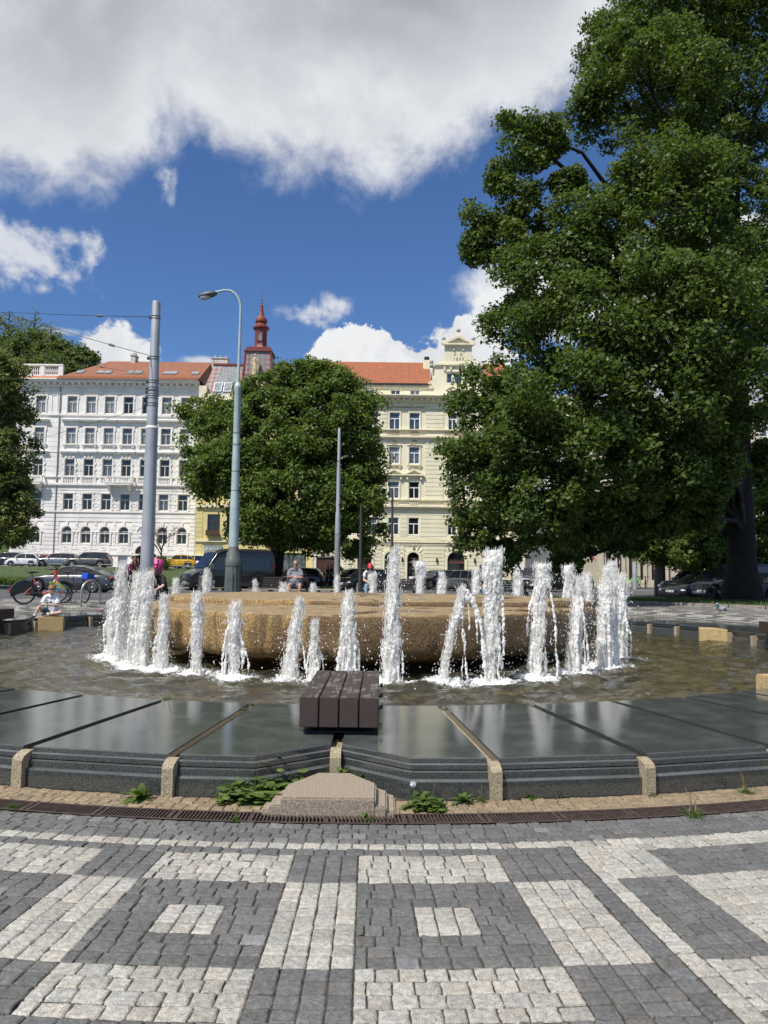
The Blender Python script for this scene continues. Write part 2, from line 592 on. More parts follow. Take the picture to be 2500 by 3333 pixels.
# --- setts near the camera, each one a worn block
LIGHT, DARK, SAND = (0.335, 0.322, 0.290), (0.116, 0.115, 0.113), (0.235, 0.18, 0.115)
R0S, PS = 11.42, 0.0925
setts = []                                 # (r0, r1, a0, a1, colour)
def jitcol(c, k=0.16):
    f = 1 + random.uniform(-k, k)
    h = random.uniform(-0.03, 0.03)
    return (c[0] * f * (1 + h), c[1] * f, c[2] * f * (1 - h))
def fill_arc(n0, n1, a0, a1, colr, pitch=0.1, other=None, po=0.0, R0=None, P=PS, grid=False):
    R0 = R0S if R0 is None else R0
    for n in range(n0, n1):
        r0 = R0 + n * P
        L = R_(a1 - a0) * r0
        k = max(1, round(L / pitch))
        cuts = [0.0]
        off = 0 if grid else random.choice((0.5, 0.9, 0.7)) 
        x = off
        lens = []
        if grid or k < 2:
            lens = [1] * k
        else:
            tot = 0
            lens = [off * random.uniform(0.9, 1.1)]
            while sum(lens) < k - 0.55:
                lens.append(random.uniform(0.82, 1.22))
        s_ = sum(lens)
        acc = 0
        for q in lens:
            b0 = a0 + (a1 - a0) * acc / s_
            acc += q
            b1 = a0 + (a1 - a0) * acc / s_
            c = other if (other and random.random() < po) else colr
            setts.append((r0 + random.uniform(-.003, .003), r0 + P + random.uniform(-.003, .003), b0, b1, jitcol(c)))
def fill_rad(n0, n1, a0, a1, ncol, colr):
    ra, rb = R0S + n0 * PS, R0S + n1 * PS
    for i in range(ncol):
        b0, b1 = lerp(a0, a1, i / ncol), lerp(a0, a1, (i + 1) / ncol)
        lens = [random.choice((0.6, 0.8, 1.0))]
        while sum(lens) * 0.1 < (rb - ra) - 0.05:
            lens.append(random.uniform(0.85, 1.2))
        s_ = sum(lens); acc = 0
        for q in lens:
            r0 = ra + (rb - ra) * acc / s_
            acc += q
            setts.append((r0, ra + (rb - ra) * acc / s_, b0, b1, jitcol(colr)))
AL, AR = -28.0, 28.0
o_ = 4     # row index of the white stripe counted from the drain is 4 - 0.4: the first row is a narrow one
fill_arc(0, 4, AL, AR, DARK, other=(.17, .17, .165), po=0.10, P=0.0825)
R0S = 11.75
fill_arc(0, 1, AL, 7.05, LIGHT); fill_arc(1, 2, AL, 7.05, DARK)
bands = [-20.95, -15.55, -10.3, -5.0, 0.21, 5.64]
for bc in bands:
    fill_arc(2, 6, bc - .85, bc + .85, DARK, grid=True)
    fill_rad(6, 15, bc - .85, bc + .85, 4, LIGHT)
    fill_arc(15, 19, bc - .85, bc + .85, DARK, grid=True)
for b0, b1 in zip([AL - .85] + bands, bands):
    a0, a1 = b0 + .85, b1 - .85
    mid = (a0 + a1) / 2
    fill_arc(2, 6, a0, a1, LIGHT); fill_arc(15, 19, a0, a1, LIGHT)
    fill_arc(6, 9, a0, a1, DARK, other=(0.2, 0.2, 0.2), po=0.07); fill_arc(12, 15, a0, a1, DARK, other=(0.2, 0.2, 0.2), po=0.07)
    fill_arc(9, 12, a0, mid - .63, DARK); fill_arc(9, 12, mid - .63, mid + .63, LIGHT, grid=True); fill_arc(9, 12, mid + .63, a1, DARK)
fill_arc(19, 20, AL, 6.5, DARK); fill_arc(20, 21, AL, 6.5, LIGHT); fill_arc(21, 25, AL, 6.5, DARK)
# the seam on the right, where another pattern begins
fill_rad(2, 25, 6.51, 6.98, 1, DARK)
fill_arc(0, 2, 7.05, AR, LIGHT)
fill_arc(2, 6, 7.02, 9.1, LIGHT); fill_arc(2, 6, 9.1, AR, DARK)
fill_rad(6, 25, 7.0, 7.42, 1, LIGHT)
fill_rad(6, 15, 7.42, 8.98, 4, DARK)
fill_arc(6, 15, 8.98, 11.9, LIGHT); fill_arc(9, 12, 11.9, 13.2, DARK); fill_arc(6, 9, 11.9, AR, LIGHT); fill_arc(12, 15, 11.9, AR, LIGHT); fill_arc(9, 12, 13.2, AR, LIGHT)
fill_arc(15, 19, 7.42, 10.2, LIGHT); fill_arc(15, 19, 10.2, AR, DARK); fill_arc(19, 25, 7.42, AR, DARK)
rest0 = 11.75 + 25 * PS
for n in range(0, 30):                       # on towards and past the camera
    fill_arc(n, n + 1, -14, 14, DARK if (n % 12) > 3 else LIGHT, R0=rest0)
# sandy pavers between the basin and the drain
for n in range(4):
    fill_arc(n, n + 1, AL, AR, SAND, pitch=0.088, R0=R_OUT + 0.005, P=0.071)

def build_setts(setts, name, gap=0.0026, mat=SETT):
    k = len(setts)
    A = np.array([s[:4] for s in setts])
    Cc = np.array([s[4] for s in setts])
    g = np.linspace(0, 1, 7)
    U, V = np.meshgrid(g, g)                  # U along the arc, V along r
    ring = (U == 0) | (U == 1) | (V == 0) | (V == 1)
    corner = ((U == 0) | (U == 1)) & ((V == 0) | (V == 1))
    rm = (A[:, 0] + A[:, 1]) / 2
    ga = np.degrees(gap / rm)
    r0, r1 = A[:, 0] + gap, A[:, 1] - gap
    a0, a1 = A[:, 2] + ga, A[:, 3] - ga
    # inner 3x3 close to the rim so that the top stays flat and the edge falls quickly
    t = np.array([0, 0.045, 0.13, 0.5, 0.87, 0.955, 1.0])
    U2, V2 = np.meshgrid(t, t)
    Uc = np.where(corner, 0.5 + (U2 - .5) * 0.94, U2)
    Vc = np.where(corner, 0.5 + (V2 - .5) * 0.94, V2)
    jr = RNG.normal(0, 0.0018, (k, 7, 7)); ja = RNG.normal(0, 0.0018, (k, 7, 7))
    r = r0[:, None, None] + (r1 - r0)[:, None, None] * Vc[None] + jr
    a = a0[:, None, None] + (a1 - a0)[:, None, None] * Uc[None] + np.degrees(ja / rm[:, None, None])
    z = np.where(ring[None], -0.009, 0.0) + RNG.normal(0, 0.0011, (k, 7, 7))
    z += RNG.normal(0, 0.0014, k)[:, None, None]
    z += (RNG.normal(0, .0024, k)[:, None, None] * (U2 - .5)[None] + RNG.normal(0, .0024, k)[:, None, None] * (V2 - .5)[None]) * (~ring)[None]
    x = CX_ + r * np.sin(np.radians(a)); y = CY_ - r * np.cos(np.radians(a))
    co = np.stack([x, y, z], -1).reshape(-1, 3).astype(np.float32)
    base = (np.arange(k) * 49)[:, None]
    f = []
    for j in range(6):
        for i in range(6):
            f.append([j * 7 + i, (j + 1) * 7 + i, (j + 1) * 7 + i + 1, j * 7 + i + 1])
    F = (base[:, :, None] + np.array(f)[None]).reshape(-1, 4).astype(np.int32)
    me = bpy.data.meshes.new(name)
    me.vertices.add(len(co)); me.vertices.foreach_set('co', co.reshape(-1))
    me.loops.add(F.size); me.loops.foreach_set('vertex_index', F[:, ::-1].reshape(-1))
    me.polygons.add(len(F))
    me.polygons.foreach_set('loop_start', np.arange(0, F.size, 4, dtype=np.int32))
    me.polygons.foreach_set('loop_total', np.full(len(F), 4, dtype=np.int32))
    me.polygons.foreach_set('use_smooth', np.ones(len(F), dtype=bool))
    me.update(calc_edges=True)
    ca = me.color_attributes.new('col', 'FLOAT_COLOR', 'POINT')
    c = np.ones((k, 49, 4), dtype=np.float32); c[:, :, :3] = Cc[:, None, :]
    ca.data.foreach_set('color', c.reshape(-1))
    me.materials.append(mat)
    return link(name, me)
tag(build_setts(setts, 'plaza_paving'), kind='structure')
# soil in the joints
mb = MB()
for i in range(-28, 28):
    vs = []
    for r in (R_OUT - 0.1, 11.215, 11.412, 16.6):
        for a in (i, i + 1):
            x, y = pol(r, a); vs.append((x, y, -0.0082))
    mb.add(vs, [(0, 1, 3, 2), (4, 5, 7, 6)])
tag(mb.build('joint_soil', SOIL), kind='structure')

# --- the same paving at the sides and behind, seen flat
def pat(n, a):
    n = n % 38
    if n == 0: return LIGHT
    if n < 2: return DARK
    u = (a + 0.6) % 5.4
    inb = u < 1.7
    if n < 6: return DARK if inb else LIGHT
    if n < 15:
        if inb: return LIGHT
        return LIGHT if (9 <= n < 12 and 2.9 < u < 4.2) else DARK
    if n < 19: return DARK if inb else LIGHT
    return DARK if (n - 19) % 3 else LIGHT
Q, Qc = [], []
for sgn, rmax in ((-1, 17.5), (1, 20.5)):
    n = 0
    r = 11.0
    while r < rmax:
        da = math.degrees(0.11 / r)
        a = 28.0 if r < 16.5 else 84.0
        while a < 152:
            x, y = pol(r + .05, sgn * a)
            if not (y > 25.8 and r > 12.6 and sgn < 0) and not kerb_side(x, y) > -0.15 and y < 34:
                c = jitcol(pat(n, a), 0.2)
                g = 0.006; gd = math.degrees(g / r)
                q = []
                for (rq, aq) in ((r + g, a + gd), (r + g, a + da - gd), (r + PS - g, a + da - gd), (r + PS - g, a + gd)):
                    xx, yy = pol(rq, sgn * aq)
                    q.append((xx, yy, terr(xx, yy) + 0.006 + random.uniform(-.001, .001)))
                if sgn < 0: q = q[::-1]
                Q.append(q); Qc.append(c)
            a += da
        r += PS; n += 1
tag(quads_mesh('plaza_paving', Q, Qc, SETT), kind='structure')
del Q, Qc

# --- iron drain channel
RUST = M('rusty_iron', (0.075, 0.052, 0.045), 0.7, 0.4, var=0.35, scale=18, bump=0.3, bscale=80)
BLACKPIT = M('drain_dark', (0.008, 0.008, 0.008), 0.9, var=0.2)
dr = thing('drain_channel', 'rusty iron slotted drain channel curving through the paving in front of the fountain', 'drain', (CX_, CY_ - 11.325, 0))
o0 = Vector(dr.location)
def pv(r, a, z):
    x, y = pol(r, a)
    return (x - o0.x, y - o0.y, z)
mb = [MB(), MB()]; mb2 = MB(); mb3 = MB()
for i in range(-140, 140):
    a0, a1 = i * 0.2, i * 0.2 + 0.2
    for q_, (ra, rb) in enumerate(((11.215, 11.24), (11.388, 11.413))):
        vs = [pv(ra, a0, .002), pv(rb, a0, .002), pv(rb, a1, .002), pv(ra, a1, .002), pv(ra, a0, -.03), pv(rb, a0, -.03), pv(rb, a1, -.03), pv(ra, a1, -.03)]
        mb[q_].add(vs, [(0, 1, 2, 3), (0, 4, 5, 1), (3, 2, 6, 7)])
    mb3.add([pv(11.21, a0, -.021), pv(11.416, a0, -.021), pv(11.416, a1, -.021), pv(11.21, a1, -.021)], [(0, 1, 2, 3)])
for q_ in mb: q_.build('frame_rail', RUST, dr)
mb3.build('channel', BLACKPIT, dr)
a = -28.0
while a < 28:
    wdt = 0.055 if (abs((a / 2.55) - round(a / 2.55)) > 0.06) else 0.16
    s0 = 0.03
    vs = [pv(11.238, a, .001), pv(11.238, a + wdt, .001), pv(11.39, a + wdt + s0, .001), pv(11.39, a + s0, .001)]
    lo = [(x, y, -.018) for x, y, z in vs]
    mb2.add(vs + lo, [(0, 3, 2, 1), (0, 1, 5, 4), (1, 2, 6, 5), (3, 0, 4, 7), (2, 3, 7, 6)])
    a += wdt + 0.068
mb2.build('bars', RUST, dr)

# ================================================================== FOUNTAIN BASIN
def granite(name, base, spk, rough, top_rough=None):
    m, t, b, oc, o = newmat(name)
    f = t.noise(oc, 170, 2, 0.7); f2 = t.noise(oc, 3.0, 5, 0.6); f3 = t.noise(oc, 60, 3, 0.6)
    c = t.mix(t.ss(f, 0.50, 0.68), c4(base), c4(spk))
    c = t.mix(t.math('MULTIPLY', t.ss(f3, 0.45, 0.7), 0.6), c, c4(tuple(x * 0.5 for x in base)))
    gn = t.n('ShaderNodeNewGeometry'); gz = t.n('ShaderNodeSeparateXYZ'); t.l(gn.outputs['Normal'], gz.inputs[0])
    c = t.mix(t.math('MULTIPLY', t.math('ADD', .25, t.math('MULTIPLY', t.ss(f2, 0.40, 0.70), 0.6)), t.ss(gz.outputs[2], .5, .9)), c, c4(tuple(min(1, x * 2.2 + .02) for x in base)))  # tops paler: limescale stain, plus reflected brightness put into the base colour
    t.l(c, b.inputs['Base Color'])
    t.l(t.math('ADD', rough, t.math('MULTIPLY', t.ss(f2, 0.35, 0.75), 0.07)), b.inputs['Roughness'])
    bumpn(t, b, f, 0.05, 0.003)
    return m
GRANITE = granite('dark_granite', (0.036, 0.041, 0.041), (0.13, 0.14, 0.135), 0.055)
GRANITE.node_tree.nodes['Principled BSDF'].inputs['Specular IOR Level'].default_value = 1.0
PGRAN = M('pale_granite', (0.30, 0.25, 0.17), 0.85, var=0.5, scale=110, bump=0.6, bscale=90, bdist=0.01, detail=3)
basin = thing('fountain_basin', 'round fountain basin with dark polished granite slabs divided by pale stone posts', 'fountain', (CX_, CY_, 0))
def slab_profile(d=0.0):
    return [(10.93 - d, -0.06), (10.93 - d, .120), (10.910 - d, .134), (10.896 - d, .134), (10.896 - d, .178), (10.880 - d, .186), (10.852 - d, .186), (10.852 - d, .191),
            (10.884 - d, .194), (10.884 - d, .226), (10.868 - d, .234), (10.858 - d, .234), (10.858 - d, .263), (10.851 - d, Z_SLAB),
            (8.80, Z_SLAB), (8.795, .235), (8.82, .23), (8.82, .18), (8.85, .175), (8.85, .12), (8.81, .11), (8.81, -.45)]
def slab(a0, a1, mids=(), cut=lambda a: 0.0):
    st = [a0] + list(mids) + [a1]
    mb = MB()
    vs = []
    half = (a1 - a0) / 2
    for i, a in enumerate(st):
        pr = slab_profile(cut(a))
        # straight chord between the ends
        ac = (a0 + a1) / 2
        fac = math.cos(R_(half)) / math.cos(R_(a - ac))
        # keep the joint parallel sided
        for r, z in pr:
            gap = 0.042
            da = 0.0
            if i == 0: da = math.degrees(gap / r)
            if i == len(st) - 1: da = -math.degrees(gap / r)
            rr_ = r * (fac if r > 10 else 1)
            vs.append((rr_ * math.sin(R_(a + da)), -rr_ * math.cos(R_(a + da)), z))
    n = len(slab_profile())
    fs = [(i * n + k, (i + 1) * n + k, (i + 1) * n + k + 1, i * n + k + 1) for i in range(len(st) - 1) for k in range(n - 1)]
    fs.append(tuple(range(n))); fs.append(tuple(range(len(st) * n - 1, (len(st) - 1) * n - 1, -1)))
    mb.add(vs, fs)
    return mb
NOTCH = (0.0, 90.0, -102.0)
def notch_of(a):
    for q in NOTCH:
        if abs(a - q) < 6.01:
            return q
    return None
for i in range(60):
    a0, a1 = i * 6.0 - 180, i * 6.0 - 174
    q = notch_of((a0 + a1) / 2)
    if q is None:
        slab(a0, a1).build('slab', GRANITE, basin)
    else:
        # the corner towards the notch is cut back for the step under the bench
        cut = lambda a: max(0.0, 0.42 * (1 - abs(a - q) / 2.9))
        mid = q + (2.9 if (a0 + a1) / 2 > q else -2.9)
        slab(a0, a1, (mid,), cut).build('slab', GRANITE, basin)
for i in range(60):
    a = i * 6.0 - 180
    d = 0.42 if notch_of(a) is not None and abs(a - notch_of(a)) < 1 else 0.0
    mb = MB()
    ux, uy = math.sin(R_(a)), -math.cos(R_(a))
    def pb(r0, r1, hw, z0, z1):
        mb.obox(((r0 + r1) / 2 * ux, (r0 + r1) / 2 * uy, (z0 + z1) / 2), (ux, uy, 0), (-uy, ux, 0), (0, 0, 1), (r1 - r0) / 2, hw, (z1 - z0) / 2)
    pb(8.79, 10.84 - d, 0.040, -.4, .205)
    # front post with a chamfered head
    poly = [(10.842 - d, -.06), (10.975 - d, -.06), (10.975 - d, .195), (10.955 - d, .222), (10.89 - d, .245), (10.842 - d, .245)]
    vs = []
    for sgn in (-1, 1):
        for r, z in poly:
            vs.append((r * ux - uy * 0.041 * sgn, r * uy + ux * 0.041 * sgn, z))
    n = len(poly)
    mb.add(vs, [tuple(range(n)), tuple(range(2 * n - 1, n - 1, -1))] + [(k, n + k, n + (k + 1) % n, (k + 1) % n) for k in range(n)])
    # inner post, shown above the water
    pb(8.71, 8.788, 0.045, -.4, .205)
    pst = mb.build('post', PGRAN, basin)
# floor of the basin
BED = None
m, t, b, oc, o = newmat('basin_bed'); BED = m
f1 = t.noise(oc, 2.4, 6, 0.6, 0.6); f2 = t.noise(oc, 9, 5, 0.65); vor = t.n('ShaderNodeTexVoronoi'); t.l(oc, vor.inputs['Vector']); vor.inputs['Scale'].default_value = 9
c = t.mix(t.ss(f1, 0.35, 0.65), (0.08, 0.068, 0.040, 1), (0.23, 0.19, 0.11, 1))
c = t.mix(t.math('MULTIPLY', t.ss(f2, 0.45, 0.62), 0.55), c, (0.20, 0.17, 0.09, 1))
c = t.mix(t.math('MULTIPLY', t.ss(f2, 0.45, 0.3), 0.6), c, (0.03, 0.028, 0.014, 1))
t.l(c, b.inputs['Base Color']); b.inputs['Roughness'].default_value = 0.8
mb = MB()
N = 72
mb.add([(8.83 * math.cos(2 * PI * k / N), 8.83 * math.sin(2 * PI * k / N), -.36) for k in range(N)], [tuple(range(N))])
mb.build('basin_floor', BED, basin)

# --- step stone in the notch under the bench
def stepstone(q):
    st = thing('step_stone', {0.0: 'worn pale granite step with weeds below the near end of the plank bench'}.get(q, ''), 'step', (CX_, CY_, 0))
    st.rotation_euler = (0, 0, R_(q))
    mb = MB()
    def hexa(y0, y1, wf, wb, z0, z1, x=0.0, bv=0.012):
        bm = bmesh.new()
        pts = [(x - wf, -y0), (x + wf, -y0), (x + wf, -y0 + 0.36), (x + wb, -y1), (x - wb, -y1), (x - wf, -y0 + 0.30)]
        vv = [bm.verts.new((px, py, z)) for z in (z0, z1) for px, py in pts]
        n = len(pts)
        bm.faces.new(vv[:n][::-1]); bm.faces.new(vv[n:])
        for i in range(n):
            bm.faces.new((vv[i], vv[(i + 1) % n], vv[n + (i + 1) % n], vv[n + i]))
        bmesh.ops.bevel(bm, geom=bm.edges[:], offset=bv, segments=2, affect='EDGES')
        mb.bm(bm)
    hexa(11.26, 10.64, 0.31, 0.12, -.05, .112)
    mb.build('tread', PGRAN2, st)
    mb = MB(); hexa(11.255, 10.60, 0.385, 0.06, -.05, .062); mb.build('lower_tread', PGRAN2, st)
    mb = MB(); hexa(11.24, 10.60, 0.44, 0.06, -.05, .026); mb.build('base', PGRAN2, st)
    return st
PGRAN2 = M('step_granite', (0.26, 0.215, 0.165), 0.85, var=0.35, scale=90, bump=0.5, bscale=70, bdist=0.008, detail=4)
stepstone(0.0)

# --- wooden plank benches over the rim
def wood_mat(name, base, worn, wornk=0.5):
    m, t, b, oc, o = newmat(name)
    mp = t.n('ShaderNodeMapping'); t.l(oc, mp.inputs['Vector']); mp.inputs['Scale'].default_value = (1, 0.12, 1)
    f = t.noise(mp.outputs[0], 30, 6, 0.6); f2 = t.noise(mp.outputs[0], 110, 3, 0.5); f3 = t.noise(oc, 6, 6, 0.65)
    c = t.mix(t.ss(f2, 0.3, 0.7), c4(base), c4(tuple(x * .62 for x in base)))
    nrm = t.n('ShaderNodeNewGeometry'); sp = t.n('ShaderNodeSeparateXYZ'); t.l(nrm.outputs['Normal'], sp.inputs[0])
    k = t.math('MULTIPLY', t.ss(t.math('ADD', t.math('MULTIPLY', f, 0.5), t.math('MULTIPLY', f3, 0.6)), 0.56, 0.62), t.ss(sp.outputs[2], 0.5, 0.9))
    c = t.mix(t.math('MULTIPLY', k, wornk), c, c4(worn))
    t.l(c, b.inputs['Base Color']); b.inputs['Roughness'].default_value = 0.55
    bumpn(t, b, t.math('ADD', f2, t.math('MULTIPLY', k, 0.5)), 0.35, 0.004)
    return m
BEAM = wood_mat('brown_painted_beam', (0.056, 0.037, 0.032), (0.16, 0.14, 0.125), 0.85)
STEEL_D = M('dark_steel', (0.03, 0.03, 0.032), 0.5, 0.6, var=0.2)
def plank_bench(q, label):
    x, y = pol(9.35, q)
    t_ = thing('plank_bench', label, 'bench', (x, y, Z_SLAB), R_(q), 'heavy plank benches set across the fountain rim')
    for i in range(4):
        xx = -0.318 + i * 0.160
        bm = bmesh.new(); bmesh.ops.create_cube(bm, size=1)
        for v in bm.verts:
            v.co = Vector((xx + 0.0765 + v.co.x * 0.150, v.co.y * 1.62 + random.uniform(-.006, .006), 0.183 + v.co.z * 0.235))
        bmesh.ops.bevel(bm, geom=bm.edges[:], offset=0.006, segments=2, affect='EDGES')
        MB().bm(bm).build('beam', BEAM, t_)
    mb = MB()
    for yy in (-0.5, 0.5):
        mb.box(-0.24, 0.24, yy - .06, yy + .06, 0.012, 0.064)
        mb.box(-0.30, 0.30, yy - .18, yy + .18, 0.0, 0.012)
    mb.build('support', STEEL_D, t_)
    mb = MB()
    for yy in (-0.62, -.05, 0.55):
        mb.tube([(-0.335, yy, 0.19), (0.340, yy, 0.19)], 0.009, 8)
        mb.tube([(0.325, yy, 0.2), (0.350, yy, 0.2)], 0.018, 6)
    mb.build('tie_rods', RUST, t_)
    return t_
plank_bench(0.0, 'dark brown plank bench of four worn beams over the near fountain rim')
plank_bench(-99.5, 'dark plank bench end at the left edge of the picture on the fountain rim')
plank_bench(90.0, 'dark plank bench end at the right edge of the picture on the fountain rim')

# --- pale blocks on the inner wall
BLOCKM = M('yellow_granite_block', (0.40, 0.29, 0.14), 0.85, var=0.35, scale=60, bump=0.5, bscale=60, bdist=0.01, detail=4)
def rim_block(q, r, wdt, dep, z1, label, turn=0):
    x, y = pol(r, q)
    mb = MB().bbox(-wdt / 2, wdt / 2, -dep / 2, dep / 2, -.42, z1, 0.015)
    o = mb.build('stone_block', BLOCKM, None, loc=(x, y, 0), rot=R_(q + turn))
    return tag(o, label, 'stone block', 'pale granite blocks set in the inner wall of the basin')
BOYB = rim_block(-110.6, 8.62, 0.60, 0.5, 0.30, 'pale granite block in the basin wall that the boy sits on', 112.5 + 20)
rim_block(104.6, 8.62, 0.62, 0.62, 0.27, 'pale granite block in the far right basin wall below the pigeon', -107.5 - 17)
rim_block(34.9, 9.02, 0.62, 0.62, 0.41, 'pale granite block at the right edge of the picture above the near slabs', -22)
rim_block(-82, 7.75, 0.62, 0.5, 0.05, 'low brown stone block in the water at the left edge of the picture', 90)

# ================================================================== CENTRAL STONE
m, t, b, oc, o = newmat('golden_granite')
f = t.noise(oc, 30, 6, 0.8); f2 = t.noise(oc, 62, 3, 0.7); f3 = t.noise(oc, 1.4, 5, 0.6)
c = t.mix(t.ss(f, 0.40, 0.60), (0.16, 0.085, 0.022, 1), (0.45, 0.30, 0.12, 1))
c = t.mix(t.math('MULTIPLY', t.ss(f2, 0.55, 0.66), 0.75), c, (0.05, 0.035, 0.02, 1))
c = t.mix(t.math('MULTIPLY', t.ss(f2, 0.42, 0.34), 0.55), c, (0.60, 0.50, 0.33, 1))
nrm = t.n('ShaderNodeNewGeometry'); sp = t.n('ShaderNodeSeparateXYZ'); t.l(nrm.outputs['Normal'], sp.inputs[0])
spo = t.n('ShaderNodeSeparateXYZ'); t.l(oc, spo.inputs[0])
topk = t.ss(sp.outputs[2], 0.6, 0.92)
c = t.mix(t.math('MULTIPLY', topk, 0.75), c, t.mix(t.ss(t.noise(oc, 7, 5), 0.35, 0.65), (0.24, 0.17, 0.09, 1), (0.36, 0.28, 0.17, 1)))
# water running down: dark wet streaks, more of them on the right; a few puddles on top
mp = t.n('ShaderNodeMapping'); t.l(oc, mp.inputs['Vector']); mp.inputs['Scale'].default_value = (1, 1, 0.16)
st_ = t.noise(mp.outputs[0], 2.2, 5, 0.6)
side = t.ss(spo.outputs[0], -2.5, 1.2)
wet = t.math('MULTIPLY', t.ss(t.math('ADD', st_, t.math('MULTIPLY', side, 0.26)), 0.52, 0.64), t.math('SUBTRACT', 1.0, topk))
pud = t.math('MULTIPLY', t.ss(t.math('ADD', t.noise(oc, 1.6, 5, 0.6), t.math('MULTIPLY', side, 0.08)), 0.60, 0.66), topk)
wet = t.math('MAXIMUM', t.math('MULTIPLY', wet, 0.8), pud)
c = t.mix(wet, c, t.mix(1.0, c, (0.30, 0.27, 0.24, 1), 'MULTIPLY'))
t.l(c, b.inputs['Base Color'])
t.l(t.math('SUBTRACT', 0.8, t.math('MULTIPLY', wet, 0.62)), b.inputs['Roughness'])
bumpn(t, b, t.math('MULTIPLY', f, t.math('SUBTRACT', 1.0, t.math('MULTIPLY', pud, 0.9))), 0.9, 0.03)
GOLD = m
def rock(outline, prof, name, parent, amp=0.03, seed=0, N=220):
    """outline: list of (angle, r) -> rounded polygon; prof: list of (inset, z) from the bottom edge up and in to the middle"""
    oa = sorted(outline)
    def rad(a):
        P = [(r * math.sin(R_(q)), -r * math.cos(R_(q))) for q, r in oa]
        d = (math.sin(R_(a)), -math.cos(R_(a)))
        best = 9e9
        for (ax, ay), (bx, by) in zip(P, P[1:] + P[:1]):
            ex, ey = bx - ax, by - ay
            det = d[0] * (-ey) - d[1] * (-ex)
            if abs(det) < 1e-9: continue
            tt = (ax * (-ey) - ay * (-ex)) / det
            s_ = (d[0] * ay - d[1] * ax) / det
            if tt > 0 and -1e-6 <= s_ <= 1 + 1e-6: best = min(best, tt)
        return best
    ra = [rad(360 * k / N) for k in range(N)]
    for _ in range(0):
        ra = [(ra[k - 1] + 2 * ra[k] + ra[(k + 1) % N]) / 4 for k in range(N)]
    vs = []
    for ins, z in prof:
        for k in range(N):
            a = R_(360 * k / N)
            r = max(0.001, ra[k] * (1 - ins / 4.6)) if ins > 0.8 else max(0.001, ra[k] - ins)
            p = Vector((r * math.sin(a), -r * math.cos(a), z))
            nn = noise.fractal(p * 1.3 + Vector((seed, 0, 0)), 1.0, 2.0, 4) + 0.6 * noise.noise(p * 0.5 + Vector((0, seed, 0)))
            if ins < 0.1:
                p += Vector((math.sin(a), -math.cos(a), 0)) * nn * amp * 1.8
                if z < 0.3: p.z += nn * 0.05
            else:
                p.z += nn * amp * 0.35
            vs.append(p)
    fs = [(i * N + k, i * N + (k + 1) % N, (i + 1) * N + (k + 1) % N, (i + 1) * N + k) for i in range(len(prof) - 1) for k in range(N)]
    fs.append(tuple(range((len(prof) - 1) * N, len(prof) * N)))
    mb = MB().add(vs, fs)
    return mb.build(name, GOLD, parent, smooth=True)
stone = thing('fountain_stone', 'huge flat golden granite boulder in two low tiers in the middle of the fountain', 'boulder', (CX_, CY_, 0))
OUT = [(-52, 4.62), (-77, 4.7), (-105, 4.6), (-140, 4.2), (180, 3.2), (140, 4.1), (105, 4.75), (72, 4.75), (47, 4.45), (22, 4.62), (-3, 4.72), (-28, 4.66)]
rock(OUT, [(1.3, -.34), (1.1, -.02), (.60, .10), (.2, .165), (.07, .215), (.02, .30), (0, .38), (0, .5), (0, .62), (.005, .74), (.02, .82), (.045, .868), (.09, .885), (.2, .89), (.5, .892), (1.2, .90), (2.2, .905), (3.4, .91), (4.5, .91)], 'lower_tier', stone, 0.03, 3)
OUT2 = [(-70, 4.0), (-95, 4.45), (-130, 3.9), (180, 2.6), (130, 3.9), (100, 4.6), (76, 4.72), (58, 3.2), (30, 2.3), (0, 1.95), (-35, 2.3), (-57, 3.0)]
rock(OUT2, [(-.02, .80), (0, .86), (0, .93), (.03, .985), (.08, 1.008), (.2, 1.015), (.9, 1.01), (2.0, .995), (3.2, .98), (4.5, .97)], 'upper_tier', stone, 0.035, 11)

# ================================================================== WATER
JETS = []                                   # filled by the jet list below: (x, y)
def water_at(px, py):
    p = at(px, py, 1); d = p - Vector((0, 0, EYE))
    return Vector((0, 0, EYE)) + d * ((Z_WATER - EYE) / d.z)
JMPP = 1.507 / 2460                          # metres per photograph pixel at one metre
